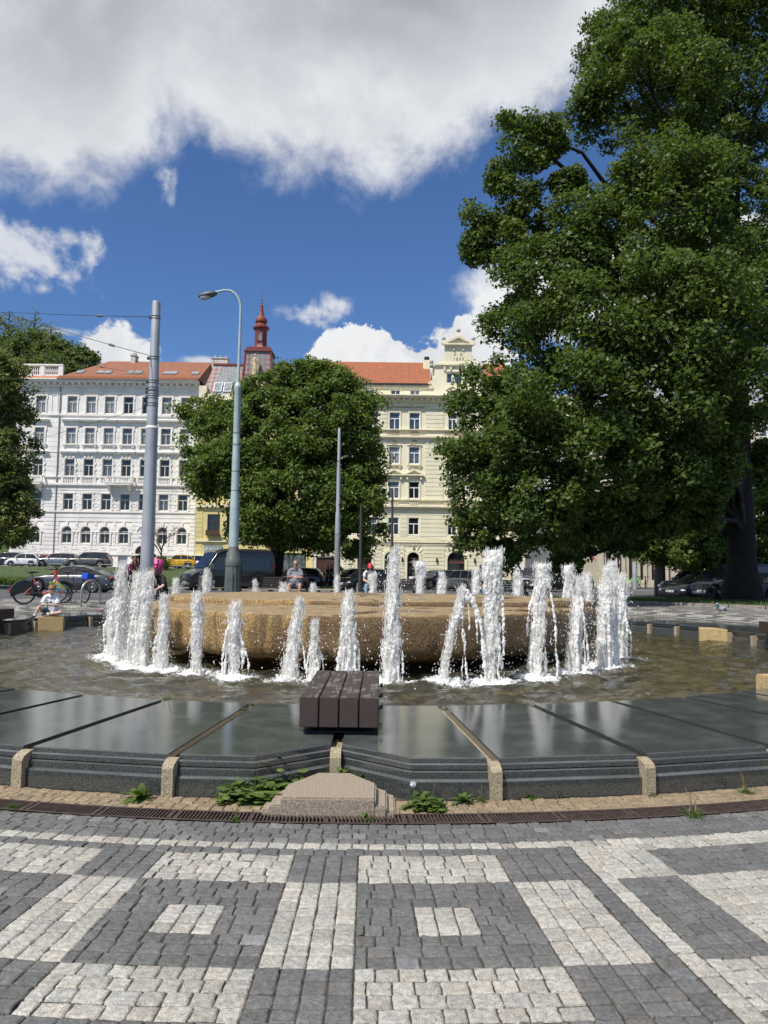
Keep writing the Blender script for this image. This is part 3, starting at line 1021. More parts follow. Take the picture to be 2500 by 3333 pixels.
# base x, base y, top x, top y, column radius, strands, spread, style
FJ = [(243, 1408, 243, 1300, .075, 5, .20, 'c', 'low foaming jet at the outer left of the left jet cluster'),
      (262, 1418, 268, 1222, .085, 6, .22, 'c', 'tall jet in the left jet cluster in front of the pink bags'),
      (290, 1428, 300, 1238, .085, 6, .20, 'c', 'tallest pointed jet of the left jet cluster'),
      (305, 1436, 322, 1237, .085, 6, .16, 'c', 'broad jet at the inner right of the left jet cluster beside the woman'),
      (348, 1442, 352, 1288, .06, 4, .14, 's', 'narrow jet at the left corner of the boulder'),
      (423, 1450, 428, 1283, .075, 2, .06, 'c', 'straight single column jet second from the left corner of the boulder'),
      (505, 1462, 510, 1303, .075, 5, .20, 'l', 'jet with a split left leg in front of the boulder below the lamp post'),
      (625, 1455, 648, 1298, .065, 5, .16, 's', 'leaning jet with a pointed tip left of the plank bench'),
      (677, 1458, 682, 1345, .035, 5, .12, 's', 'thin short jet just left of the plank bench'),
      (748, 1452, 757, 1280, .075, 7, .20, 's', 'jet with a knob tip and spreading skirt behind the plank bench'),
      (842, 1466, 853, 1188, .085, 7, .17, 't', 'tall ragged jet just right of the plank bench'),
      (957, 1464, 1000, 1272, .032, 2, .10, 'a', 'thin arching jet with falling threads right of the middle'),
      (1060, 1472, 1064, 1190, .090, 6, .14, 'f', 'tall jet with a wide crown top right of the middle'),
      (1160, 1454, 1175, 1220, .070, 6, .24, 'f', 'wide jet with a falling right strand before the boulder'),
      (1238, 1450, 1250, 1250, .075, 5, .22, 's', 'jet at the right corner of the boulder'),
      (1300, 1436, 1312, 1228, .095, 8, .18, 'c', 'thick white jet at the left of the right jet cluster'),
      (1322, 1424, 1322, 1218, .095, 8, .18, 'c', 'tallest thick jet in the middle of the right jet cluster'),
      (1342, 1418, 1342, 1242, .090, 8, .20, 'c', 'thick white jet at the outer right of the right jet cluster')]
# jets of the far side, whose feet the boulder hides: x, top x, top y, radius
BJ = [(385, 378, 1252, .07, 6, 'l', 'arching jet behind the boulder left of the black van'), (448, 448, 1232, .085, 3, 'c', 'narrow jet behind the boulder before the litter bin'),
      (552, 553, 1256, .05, 3, 's', 'small thin jet behind the boulder at the left end of the first bench'), (612, 612, 1262, .09, 5, 'c', 'short jet behind the boulder at the knees of the seated man'),
      (677, 677, 1263, .08, 4, 's', 'low pointed jet behind the boulder right of the seated man'), (728, 728, 1246, .075, 4, 's', 'jet behind the boulder at the foot of the thin grey pole'),
      (805, 806, 1240, .085, 4, 's', 'jet behind the boulder in front of the person in the red cap'), (908, 909, 1213, .10, 5, 'f', 'tall jet behind the boulder before the doorway with vertical lettering'),
      (957, 955, 1237, .085, 5, 'l', 'jet behind the boulder left of the grey estate car'), (1027, 1029, 1229, .085, 4, 'c', 'jet behind the boulder in front of the person in blue jeans'),
      (1078, 1076, 1232, .08, 4, 's', 'jet behind the boulder beside the tall crown jet'), (1117, 1117, 1236, .10, 6, 'l', 'split jet behind the boulder below the road sign'),
      (1226, 1226, 1222, .09, 5, 'f', 'tall jet behind the right end of the boulder'), (1272, 1270, 1240, .09, 5, 'c', 'jet behind the right corner of the boulder')]
m, t, b, oc, o = newmat('foaming_water')
f = t.noise(oc, 55, 5, 0.7); f2 = t.noise(oc, 9, 4, 0.6)
b.inputs['Base Color'].default_value = (1.0, 0.99, 0.965, 1)
b.inputs['Roughness'].default_value = 0.22
b.inputs['IOR'].default_value = 1.33
t.l(t.math('ADD', 0.0, t.math('MULTIPLY', t.ss(f2, 0.45, 0.68), 0.30)), b.inputs['Transmission Weight'])
bumpn(t, b, f, 0.38, 0.02)
tl = t.n('ShaderNodeBsdfTranslucent'); tl.inputs[0].default_value = (0.97, 0.96, 0.93, 1)
ms = t.n('ShaderNodeMixShader'); ms.inputs[0].default_value = 0.35
t.l(b.outputs[0], ms.inputs[1]); t.l(tl.outputs[0], ms.inputs[2]); t.l(ms.outputs[0], o.inputs[0])
FOAMM = m
NOZ = M('black_nozzle', (0.015, 0.015, 0.016), 0.5, var=0.2)
tex = bpy.data.textures.new('jet_clouds', 'CLOUDS'); tex.noise_scale = 0.032; tex.noise_depth = 2
tex2 = bpy.data.textures.new('jet_clouds', 'CLOUDS'); tex2.noise_scale = 0.14; tex2.noise_depth = 2

def jet(x, y, topx, topz, r, nst, spread, style, label, rng, vox=0.0135):
    h = topz - Z_WATER
    root = thing('water_jet', label, 'water jet', (x, y, Z_WATER), 0, 'foaming jets standing in a ring round the boulder')
    mb = MB()
    lean = Vector((topx - x, rng.uniform(-.08, .08), 0))
    def wob(z, k=0.02):
        return Vector((noise.noise(Vector((z * 3, x * 5, 1))) * k * 2, noise.noise(Vector((z * 3, x * 5, 9))) * k * 2, 0))
    n = 16
    r *= .80
    pts, rad = [], []
    for i in range(n + 1):
        u = i / n
        p = lean * (u ** 1.3) + wob(u * h) * u + Vector((0, 0, u * h))
        q = r * (0.60 + 0.42 * u) * (1 + 0.38 * noise.noise(Vector((u * 7 * h, x * 3.1, y))))
        if style == 's': q = r * (1.25 - 0.75 * u) * (1 + 0.35 * noise.noise(Vector((u * 7, x, y))))
        if style == 'f': q = r * (0.75 + 0.25 * u + 0.5 * max(0, u - .7) / .3) * (1 + 0.35 * noise.noise(Vector((u * 7, x, y))))
        if style == 'a': q = r * (0.8 + 0.4 * rng.random())
        if style == 't': q = r * (0.85 if u < .15 else 1.15 - .55 * u) * (1 + 0.4 * noise.noise(Vector((u * 9, x, y))))
        if u > 0.72 and style != 'f': q *= 1 - .62 * ((u - .72) / .28) ** 1.3
        if u > 0.94: q *= 0.7
        pts.append(p); rad.append(max(0.016, q))
    mb.tube(pts, rad, 10)
    top = pts[-1]
    # lumps on the column
    for k in range(int(8 + 18 * h)):
        u = rng.random()
        i = int(u * n)
        a = rng.uniform(0, 2 * PI)
        rr = rad[i]
        mb.ball(pts[i] + Vector((math.cos(a) * rr * .85, math.sin(a) * rr * .85, rng.uniform(-.03, .03))), rr * rng.uniform(.2, .42), 1, (1, 1, rng.uniform(1.5, 5)))
    for k in range(int(10 + 18 * h)):
        i0 = rng.randrange(0, n - 4); i1 = min(n, i0 + rng.randrange(3, 8)); a = rng.uniform(0, 2 * PI); od = rng.uniform(.8, 1.55)
        q = [pts[i] + Vector((math.cos(a + .15 * (i - i0)), math.sin(a + .15 * (i - i0)), 0)) * rad[i] * od for i in range(i0, i1 + 1)]
        mb.tube(q, [rng.uniform(.008, .019) for _ in q], 6)
    # fingers thrown up at the head
    for k in range({'f': 6, 'c': 3, 't': 4, 's': 1, 'l': 3, 'a': 1}[style]):
        a = rng.uniform(0, 2 * PI)
        d = Vector((math.cos(a), math.sin(a) * .8, 0))
        st = pts[-3] if style in 'fct' else pts[-2]
        ln = r * rng.uniform(.8, 1.7)
        e = st + d * ln * (1.1 if style == 'f' else .6) + Vector((0, 0, rng.uniform(.0, .9) * ln + .02))
        mb.tube([st, (st + e) / 2 + Vector((0, 0, .02)), e], [r * .5, r * .36, r * .16], 7)
        mb.ball(e, r * rng.uniform(.16, .28), 1)
    # strands falling back down on either side
    for k in range(nst):
        a = rng.uniform(0, 2 * PI) if style != 'l' else (PI if k % 2 else 0) + rng.uniform(-.7, .7)
        d = Vector((math.cos(a), math.sin(a) * .7, 0))
        u0 = rng.uniform(.45, .97)
        s0 = pts[int(u0 * n)]
        ext = spread * rng.uniform(.45, 1.15)
        endz = 0.0 if rng.random() < .72 else s0.z * rng.uniform(.15, .5)
        q, qr = [], []
        th = r * rng.uniform(.22, .55)
        for i in range(11):
            v = i / 10
            out = ext * (1 - (1 - v) ** 2.2)
            z = lerp(s0.z, endz, v ** 1.45) + .05 * math.sin(min(1, v * 3) * PI) * (1 - v)
            q.append(Vector((s0.x, s0.y, 0)) * (1 - .0 * v) + d * out + wob(z + k, .018) + Vector((0, 0, z)))
            qr.append(max(.010, th * (1 - .35 * v) * (1 + .5 * noise.noise(Vector((v * 6, k * 3.3, x))))))
        mb.tube(q, qr, 7)
        for j in range(3):
            i = rng.randrange(3, 10)
            mb.ball(q[i] + Vector((rng.uniform(-1, 1), rng.uniform(-1, 1), rng.uniform(-1, 1))) * qr[i], qr[i] * rng.uniform(.5, .9), 1)
    if style == 'a':
        for k in range(4):
            q, qr = [], []
            ex = (.10, .22, .30, .34)[k]
            s0 = pts[-1]
            for i in range(9):
                v = i / 8
                q.append(s0 + Vector((ex * (1 - (1 - v) ** 2), rng.uniform(-.01, .01), -(h * (.45, .6, .85, .98)[k]) * v ** 1.7)))
                qr.append(.026 * (1 - .55 * v) * rng.uniform(.75, 1.25))
            mb.tube(q, qr, 7)
    # splash at the foot
    for k in range(26):
        a = rng.uniform(0, 2 * PI); d = r * rng.uniform(.8, 4.2)
        hh = rng.uniform(.012, .095)
        mb.tube([(math.cos(a) * d * .7, math.sin(a) * d * .7, -.02), (math.cos(a) * d, math.sin(a) * d, hh)], [.022, .009], 6)
    body = mb.build('column', FOAMM, root, smooth=True)
    rm = body.modifiers.new('r', 'REMESH'); rm.mode = 'VOXEL'; rm.voxel_size = vox; rm.use_smooth_shade = True
    d1 = body.modifiers.new('d', 'DISPLACE'); d1.texture = tex2; d1.strength = .055; d1.mid_level = .5
    d2 = body.modifiers.new('d', 'DISPLACE'); d2.texture = tex; d2.strength = .045; d2.mid_level = .5
    # flecks and threads of spray torn off the column
    fm = MB()
    for k in range(int(220 + 620 * h)):
        i = min(n - 1, int(rng.random() ** .9 * n)); a = rng.uniform(0, 2 * PI)
        od = rad[i] * rng.uniform(.85, 1.5) + abs(rng.gauss(0, .018)) + spread * .25 * rng.random() ** 3
        p = pts[i].lerp(pts[i + 1], rng.random()) + Vector((math.cos(a), math.sin(a), 0)) * od
        ln = rng.uniform(.015, .11); sw = Vector((rng.gauss(0, .16), rng.gauss(0, .16), 1)) * ln
        q = rng.uniform(.0018, .0062)
        fm.tube([p, p + sw * .5 + Vector((rng.gauss(0, .004), 0, 0)), p + sw], [q * .5, q, q * .3], 4, cap=False)
    tag(fm.build('spray', FOAMM, root, True), kind='stuff')
    # droplets
    dm = MB()
    nd = int(120 + 330 * h)
    for k in range(nd):
        u = rng.random() ** 1.3
        p = pts[int(u * n)]
        a = rng.uniform(0, 2 * PI)
        d = rad[int(u * n)] + abs(rng.gauss(0, spread * .8)) * (1.25 - .7 * u)
        c = Vector((p.x + math.cos(a) * d, p.y + math.sin(a) * d, max(.01, p.z + rng.uniform(-.12, .05))))
        s_ = rng.choice((.0035, .004, .005, .006, .008, .011))
        bm_ = [(c.x - s_, c.y, c.z), (c.x + s_, c.y, c.z), (c.x, c.y - s_, c.z), (c.x, c.y + s_, c.z), (c.x, c.y, c.z - s_ * 1.3), (c.x, c.y, c.z + s_ * 1.3)]
        dm.add(bm_, [(0, 2, 5), (2, 1, 5), (1, 3, 5), (3, 0, 5), (2, 0, 4), (1, 2, 4), (3, 1, 4), (0, 3, 4)])
    tag(dm.build('droplets', FOAMM, root, smooth=True), kind='stuff')
    nz = MB(); nz.tube([(0, 0, -.32), (0, 0, .055)], .036, 12); nz.build('nozzle', NOZ, root)
    JETS.append((x, y, r))
    return root

jr = random.Random(5)
for bx, by, tx, ty, r, nst, spr, sty, lab in FJ:
    p = water_at(bx, by)
    if math.hypot(p.x - CX_, p.y - CY_) < 5.2:
        for _ in range(4):
            p.y = CY_ - math.sqrt(5.22 ** 2 - (p.x - CX_) ** 2); p.x = at(bx, by, p.y).x
    tp = at(tx, ty, p.y)
    jet(p.x, p.y, tp.x, tp.z, r, nst, spr, sty, lab, jr)
for bx, tx, ty, r, nst, sty, lab in BJ:
    y = CY_ + 5.35
    for _ in range(4):
        q = at(bx, 1270, y)
        y = CY_ + math.sqrt(max(1.0, 5.35 ** 2 - (q.x - CX_) ** 2))
    q = at(bx, 1270, y); tp = at(tx, ty, y)
    jet(q.x, y, tp.x, tp.z, r, nst, .2, sty, lab, jr, 0.019)

# the water sheet
NR, NAW = 290, 560
rg = np.concatenate([[0.01], np.linspace(0.4, 8.82, NR - 1)])
ag = np.linspace(0, 2 * np.pi, NAW, endpoint=False)
RR, AA = np.meshgrid(rg, ag, indexing='ij')
X = CX_ + RR * np.sin(AA); Y = CY_ - RR * np.cos(AA)
Z = np.zeros_like(X)
wr = np.random.default_rng(3)
for i in range(70):
    lam = wr.choice([.11, .14, .18, .24, .32, .45, .7, 1.1]) * wr.uniform(.8, 1.2)
    th = wr.uniform(0, 2 * np.pi)
    kx, ky = np.cos(th) * 2 * np.pi / lam, np.sin(th) * 2 * np.pi / lam
    Z += lam * 0.0082 * np.sin(kx * X + ky * Y + wr.uniform(0, 6.28) + 0.9 * np.sin(X * wr.uniform(.5, 2) + Y * wr.uniform(.5, 2)))
foam = np.zeros_like(X)
for jx, jy, r in JETS:
    d = np.hypot(X - jx, Y - jy)
    foam = np.maximum(foam, 1.1 * np.exp(-(d / (.16 + 1.8 * r)) ** 2) + .60 * np.exp(-(d / .62) ** 2))
    Z += 0.016 * np.exp(-(d / .8) ** 2) * np.sin(d * 26 + jx)
    Z += 0.02 * np.exp(-(d / .35) ** 2) * wr.normal(0, 1, X.shape)
V_ = np.stack([X, Y, Z + Z_WATER], -1).reshape(-1, 3)
fi = []
ii, kk = np.meshgrid(np.arange(NR - 1), np.arange(NAW), indexing='ij')
F_ = np.stack([ii * NAW + kk, ii * NAW + (kk + 1) % NAW, (ii + 1) * NAW + (kk + 1) % NAW, (ii + 1) * NAW + kk], -1).reshape(-1, 4)
me = bpy.data.meshes.new('water')
me.vertices.add(len(V_)); me.vertices.foreach_set('co', V_.astype(np.float32).reshape(-1))
me.loops.add(F_.size); me.loops.foreach_set('vertex_index', F_.astype(np.int32)[:, ::-1].reshape(-1))
me.polygons.add(len(F_))
me.polygons.foreach_set('loop_start', np.arange(0, F_.size, 4, dtype=np.int32)); me.polygons.foreach_set('loop_total', np.full(len(F_), 4, dtype=np.int32))
me.polygons.foreach_set('use_smooth', np.ones(len(F_), dtype=bool)); me.update(calc_edges=True)
ca = me.color_attributes.new('foam', 'FLOAT_COLOR', 'POINT')
cc = np.ones((len(V_), 4), dtype=np.float32); cc[:, :3] = np.clip(foam.reshape(-1), 0, 2)[:, None]
ca.data.foreach_set('color', cc.reshape(-1))
m, t, b, oc, o = newmat('pool_water')
fo = t.n('ShaderNodeVertexColor', layer_name='foam')
bn = t.n('ShaderNodeBump'); bn.inputs['Strength'].default_value = .8; bn.inputs['Distance'].default_value = .02
t.l(t.noise(oc, 13, 4, .6, .4), bn.inputs['Height'])
fr = t.n('ShaderNodeFresnel'); fr.inputs['IOR'].default_value = 1.33; t.l(bn.outputs[0], fr.inputs['Normal'])
gl = t.n('ShaderNodeBsdfGlossy'); gl.inputs['Roughness'].default_value = .045; t.l(bn.outputs[0], gl.inputs['Normal']); gl.inputs[0].default_value = (.95, .97, 1, 1)
tr = t.n('ShaderNodeBsdfTransparent'); tr.inputs[0].default_value = (.86, .85, .76, 1)
mur = t.n('ShaderNodeBsdfDiffuse'); t.l(t.mix(t.noise(oc, 3, 5), (.05, .046, .03, 1), (.14, .128, .085, 1)), mur.inputs[0])
m0 = t.n('ShaderNodeMixShader'); m0.inputs[0].default_value = .38; t.l(tr.outputs[0], m0.inputs[1]); t.l(mur.outputs[0], m0.inputs[2])
m1 = t.n('ShaderNodeMixShader'); t.l(fr.outputs[0], m1.inputs[0]); t.l(m0.outputs[0], m1.inputs[1]); t.l(gl.outputs[0], m1.inputs[2])
df = t.n('ShaderNodeBsdfDiffuse'); df.inputs[0].default_value = (.82, .86, .88, 1)
k = t.math('ADD', fo.outputs[0], t.math('MULTIPLY', t.math('SUBTRACT', t.noise(oc, 16, 8, .75, 1.2), .5), 2.6))
k = t.math('MULTIPLY', t.ss(k, .42, 1.05), .9)
m2 = t.n('ShaderNodeMixShader'); t.l(k, m2.inputs[0]); t.l(m1.outputs[0], m2.inputs[1]); t.l(df.outputs[0], m2.inputs[2])
t.l(m2.outputs[0], o.inputs[0])
me.materials.append(m)
tag(link('water', me), kind='structure')

# ================================================================== TREES
def leaf_mat(name, dark, light, trans=0.36):
    m, t, b, oc, o = newmat(name)
    g = t.n('ShaderNodeNewGeometry')
    r = g.outputs['Random Per Island']
    c = t.mix(r, c4(dark), c4(light))
    c = t.mix(t.math('MULTIPLY', t.ss(t.noise(oc, .8, 3), .45, .7), .4), c, c4((light[0] * 1.25, light[1] * 1.1, light[2] * .8)))
    t.l(c, b.inputs['Base Color']); b.inputs['Roughness'].default_value = .5; b.inputs['Specular IOR Level'].default_value = .3
    tl = t.n('ShaderNodeBsdfTranslucent'); t.l(t.mix(.6, c, (light[0] * 1.6, light[1] * 1.7, light[2] * .6, 1)), tl.inputs[0])
    ms = t.n('ShaderNodeMixShader'); ms.inputs[0].default_value = trans
    t.l(b.outputs[0], ms.inputs[1]); t.l(tl.outputs[0], ms.inputs[2]); t.l(ms.outputs[0], o.inputs[0])
    return m
OAKL = leaf_mat('oak_leaves', (.022, .048, .010), (.105, .155, .030))
LINL = leaf_mat('maple_leaves', (.040, .076, .014), (.140, .200, .040))
LIML = leaf_mat('pale_leaves', (.055, .085, .02), (.19, .22, .07))
HILL = leaf_mat('hill_leaves', (.045, .075, .02), (.12, .16, .045))
BARK = M('bark', (.030, .025, .020), .95, var=.5, scale=9, bump=1.0, bscale=22, bdist=.06)
BARKD = M('dark_oak_bark', (.016, .013, .011), .95, var=.5, scale=9, bump=1.0, bscale=22, bdist=.06)
BARKG = M('grey_bark', (.09, .08, .07), .95, var=.4, scale=9, bump=.8, bscale=30, bdist=.03)

def leaves(centers, radii, per, size, rng, flat=.75, lobed=False):
    """array of leaf quads gathered in clumps"""
    nC = len(centers)
    tot = nC * per
    ci = np.repeat(np.arange(nC), per)
    d = rng.normal(0, 1, (tot, 3)); d /= np.linalg.norm(d, axis=1)[:, None]
    rad = rng.random(tot) ** .45
    p = centers[ci] + d * (radii[ci] * rad)[:, None] * np.array([1, 1, flat])
    p[:, 2] -= .25 * rad ** 2 * radii[ci]
    nrm = d * .55 + rng.normal(0, .55, (tot, 3)) + np.array([-.08, -.1, .55])
    nrm /= np.linalg.norm(nrm, axis=1)[:, None]
    u = np.cross(nrm, rng.normal(0, 1, (tot, 3))); u /= np.linalg.norm(u, axis=1)[:, None]
    v = np.cross(nrm, u)
    s = size * rng.uniform(.65, 1.3, tot)[:, None]
    dr = -nrm * s * .16
    a = p - u * s * .5
    b_ = p + v * s * .30 + dr
    c = p + u * s * .55
    e = p - v * s * .30 + dr
    return np.stack([a, b_, c, e], 1)

def tree(name, label, base, lobes, clumps, per, lsize, lm, bark, trunk_r, split_z, rng, clr=.8, group=None, trunk_top=None, limbs=14, twig=True, holes=.0, shrink=.88):
    """lobes: (px, py, rx_px, ry_px, dist, depth_factor) ellipsoids of the crown given where the photograph shows them"""
    base = Vector(base)
    root = thing(name, label, 'tree', base, 0, group)
    lobes = list(lobes); E = []
    for lb in lobes:
        if len(lb) == 7:                       # world ellipsoid
            x, y, z, rx, ry, rz, wgt = lb
            E.append((np.array([x, y, z]) , np.array([rx, ry, rz]), wgt))
        else:
            px, py, rx, ry, ds, df = lb
            c = at(px, py, ds); k = ds * JMPP
            E.append((np.array(c - base), np.array([rx * k, (rx + ry) * .5 * k * df, ry * k]) * shrink, 1.0))
    area = np.array([(e[1][0] * e[1][1] * e[1][2]) ** (2 / 3) * e[2] for e in E]); area /= area.sum()
    C, Rr = [], []
    for e, a in zip(E, area):
        n = max(int(max(3, clumps / 130)), int(clumps * a))
        d = rng.normal(0, 1, (n, 3)); d /= np.linalg.norm(d, axis=1)[:, None]
        rad = rng.random(n) ** .33
        rad = .50 + .56 * rad
        rad *= rng.uniform(.84, 1.13, n)
        rad *= 1 + .40 * np.array([noise.noise(Vector(q * 2.3 + e[0] * .7)) for q in d])
        c = e[0] + d * e[1] * rad[:, None]
        C.append(c); Rr.append(clr * rng.uniform(.6, 1.25, n) * min(1.0, (e[1].min() / 1.4) ** .5))
    C = np.concatenate(C); Rr = np.concatenate(Rr)
    ok = C[:, 2] + base.z > terr(base.x, base.y) + 1.0
    C, Rr = C[ok], Rr[ok]
    if holes > 0:
        hv = np.array([noise.noise(Vector(p) * .30) + .7 * noise.noise(Vector(p) * .8) for p in C])
        ok = hv > -1 + 2 * holes * .5 - .0
        thr = np.quantile(hv, holes)
        ok = hv > thr
        C, Rr = C[ok], Rr[ok]
    Q = leaves(C, Rr, per, lsize, rng)
    # trunk and limbs
    mb = MB()
    top = Vector(trunk_top) - base if trunk_top else Vector((0, 0, split_z * 1.6))
    n = 10
    tp, trd = [], []
    for i in range(n + 1):
        u = i / n
        p = top * u + Vector((noise.noise(Vector((u * 3, base.x, 0))), noise.noise(Vector((u * 3, base.x, 5))), 0)) * trunk_r * .5 * u
        tp.append(p); trd.append(trunk_r * (1 + .55 * max(0, 1 - u * 7) ** 2) * (1 - .55 * u))
    tp.insert(0, Vector((0, 0, -.3))); trd.insert(0, trunk_r * 1.6)
    mb.tube(tp, trd, 14)
    # main limbs
    cen = [Vector(e[0]) for e in E]
    idx = list(rng.permutation(len(C)))[:limbs]
    targets = [(c, 1.0) for c in cen] + [(Vector(C[i]), .6) for i in idx]
    limb_pts = []
    for c, wt in targets:
        j = min(range(3, len(tp)), key=lambda q: (tp[q] - c).length + abs(tp[q].z - (c.z * .6)) * .5)
        s0 = tp[j]
        L = (c - s0).length
        r0 = min(trd[j] * .7, trunk_r * .30 * wt + L * .008)
        pts, rd = [], []
        for i in range(8):
            u = i / 7 * .97
            q = s0.lerp(c, u) + Vector((0, 0, math.sin(u * PI) * L * .07))
            q += Vector((noise.noise(q * .5), noise.noise(q * .5 + Vector((7, 0, 0))), noise.noise(q * .5 + Vector((0, 7, 0))))) * L * .07 * math.sin(u * PI)
            pts.append(q); rd.append(lerp(r0, max(.02, r0 * .18), u))
        mb.tube(pts, rd, 7)
        limb_pts += pts[2:]
    if twig and len(limb_pts):
        LP = np.array([tuple(p) for p in limb_pts])
        sel = rng.permutation(len(C))[:min(len(C), 420)]
        for i in sel:
            c = C[i]
            j = np.argmin(((LP - c) ** 2).sum(1))
            s0, e0 = Vector(LP[j]), Vector(c)
            if (e0 - s0).length > 6: continue
            md = (s0 + e0) / 2 + Vector(rng.normal(0, .15, 3))
            mb.tube([s0, md, e0], [.05 * trunk_r + .012, .03 * trunk_r + .008, .008], 4, cap=False)
    mb.build('trunk', bark, root, smooth=True)
    quads_mesh('crown', Q, None, lm, 4, root)
    return root

# the great oak on the right
ob = ground_at(1604, 1303)
OAKR = np.random.default_rng(21)
D0 = ob.y
oak_lobes = [(1500, 30, 190, 150, D0 + 1, .9), (1600, 190, 190, 190, D0 + 2, .9), (1400, 190, 150, 135, D0 - 2, .9), (1330, 95, 75, 80, D0, 1), (1300, 235, 62, 60, D0 - 2, 1),
             (1125, 310, 62, 62, D0 - 3, 1), (1185, 300, 35, 45, D0 - 3, 1), (1025, 380, 52, 46, D0 - 3, 1), (1040, 455, 46, 44, D0 - 3, 1), (1110, 420, 60, 50, D0 - 3, 1), (1038, 530, 40, 40, D0 - 3, 1), (1120, 510, 70, 50, D0 - 3, 1), (1225, 390, 36, 26, D0 - 3, 1),
             (1440, 430, 150, 140, D0 - 4, .9), (1560, 470, 170, 190, D0 + 2, .9), (1290, 520, 120, 100, D0 - 4, .9), (1185, 590, 120, 85, D0 - 4, .9), (1120, 680, 75, 70, D0 - 3, 1),
             (1280, 700, 180, 130, D0 - 6, .8), (1480, 690, 180, 150, D0 - 6, .8), (1620, 680, 120, 160, D0 - 1, .9),
             (1120, 800, 95, 75, D0 - 4, .9), (1060, 855, 80, 65, D0 - 4, .9), (1240, 850, 150, 95, D0 - 7, .8), (1430, 850, 150, 110, D0 - 6, .8), (1590, 840, 110, 80, D0 - 4, .8),
             (1015, 955, 62, 55, D0 - 4, 1), (1110, 950, 95, 75, D0 - 6, .8), (1040, 1060, 72, 75, D0 - 4, .9), (1160, 1050, 110, 85, D0 - 6, .8), (1290, 980, 120, 85, D0 - 7, .8),
             (1420, 980, 95, 70, D0 - 6, .8), (1030, 1140, 60, 40, D0 - 4, 1), (1180, 1130, 90, 45, D0 - 5, 1), (1085, 1195, 30, 40, D0 - 4, 1), (1225, 1180, 26, 45, D0 - 4, 1), (1290, 1090, 80, 40, D0 - 4, 1),
             (1560, 1005, 40, 40, D0 - 5, 1), (1505, 1055, 60, 35, D0 - 5, 1), (1660, 980, 30, 30, D0, 1), (1345, 1110, 45, 30, D0 + 3, 1), (1400, 1050, 95, 45, D0 - 5, 1), (1300, 1135, 55, 30, D0 - 4, 1), (1480, 1110, 70, 32, D0 - 4, 1), (1410, 1130, 60, 26, D0 - 4, 1), (1560, 940, 60, 40, D0 - 5, 1), (1345, 1165, 55, 30, D0 + 1, 1), (1225, 1215, 30, 32, D0 - 3, 1), (1285, 1165, 40, 26, D0 - 2, 1)]
tree('oak_tree', 'huge old oak with a dark spreading crown filling the right of the picture', ob, oak_lobes, 3500, 108, .180, OAKL, BARKD, .60, 7, OAKR, clr=.66,
     trunk_top=at(1585, 560, D0), limbs=34, holes=.17, shrink=.97)
# the broad tree in the middle
lb = Vector((at(590, 1240, 58).x, 58, terr(-8, 58)))
lin_lobes = [(600, 960, 120, 130, 56, .8), (690, 900, 110, 110, 57, .8), (690, 815, 55, 42, 58, 1), (640, 800, 40, 30, 57, 1), (770, 870, 55, 55, 58, 1), (750, 960, 80, 90, 57, .8), (785, 1050, 45, 60, 58, 1),
             (520, 860, 70, 45, 57, 1), (430, 885, 48, 36, 57, 1), (470, 930, 70, 60, 57, 1), (430, 960, 40, 30, 57, 1), (500, 1000, 80, 70, 55, .9), (445, 1030, 42, 45, 57, 1), (610, 1070, 110, 80, 54, .8), (720, 1090, 90, 80, 55, .8),
             (560, 1120, 70, 50, 56, 1), (660, 1135, 90, 45, 56, 1), (760, 1140, 60, 60, 57, 1), (535, 1140, 40, 22, 57, 1), (580, 835, 40, 30, 57, 1), (735, 1172, 40, 30, 57, 1), (790, 1120, 36, 40, 58, 1), (800, 940, 22, 30, 58, 1), (660, 1172, 45, 20, 57, 1)]
tree('maple_tree', 'broad round maple with bright green leaves in front of the yellow house', lb, lin_lobes, 1700, 105, .27, LINL, BARK, .62, 4, np.random.default_rng(4), clr=.92, trunk_top=at(640, 900, 58), limbs=24, holes=.22, shrink=.93)
# the tree at the left edge
tb = Vector((at(-45, 1240, 46).x, 46, terr(-20, 46)))
tree('lime_tree', 'tall green tree cut off by the left edge of the picture', tb, [(-60, 880, 130, 130, 46, .8), (-25, 800, 75, 60, 45, 1), (-12, 1000, 68, 100, 45, .9), (26, 1060, 40, 70, 45, 1), (12, 1140, 55, 40, 45, 1), (-80, 1080, 120, 120, 46, .8), (24, 850, 22, 40, 45, 1), (42, 1000, 20, 28, 45, 1), (58, 1105, 26, 24, 45, 1)],
     700, 100, .22, LIML, BARK, .4, 3, np.random.default_rng(8), clr=.75, trunk_top=at(-40, 880, 46), limbs=10, holes=.12)
# small trees under the oak, on the right
k_ = 0
for px, ds, lobes, lab, gd in [(1432, 47, [(1440, 1090, 70, 60, 47, 1), (1395, 1120, 55, 50, 46, 1), (1380, 1180, 40, 30, 46, 1), (1440, 1180, 70, 40, 46, 1), (1400, 1065, 40, 40, 47, 1), (1355, 1150, 45, 45, 46, 1), (1470, 1200, 50, 30, 46, 1)], 'young tree inside a metal guard left of the parked cars', 1),
                           (1541, 44, [(1540, 1110, 75, 65, 44, 1), (1500, 1170, 50, 50, 43, 1), (1560, 1190, 60, 40, 44, 1), (1510, 1205, 45, 25, 43, 1)], 'young tree with a thin trunk before the dark parked van', 0),
                           (1700, 46, [(1660, 1100, 45, 70, 46, 1), (1640, 1190, 30, 40, 45, 1), (1650, 1020, 30, 40, 46, 1), (1720, 1100, 70, 90, 46, 1)], 'young tree at the right edge behind the oak trunk', 0)]:
    bx = at(px, 1240, ds).x
    tree('street_tree', lab, (bx, ds, terr(bx, ds)), lobes, 460, 60, .22, LINL, BARKG, .16, 2.6, np.random.default_rng(30 + k_), clr=.6, trunk_top=at(px, 1110, ds), limbs=8, group='young street trees under the oak', holes=.03)
    k_ += 1
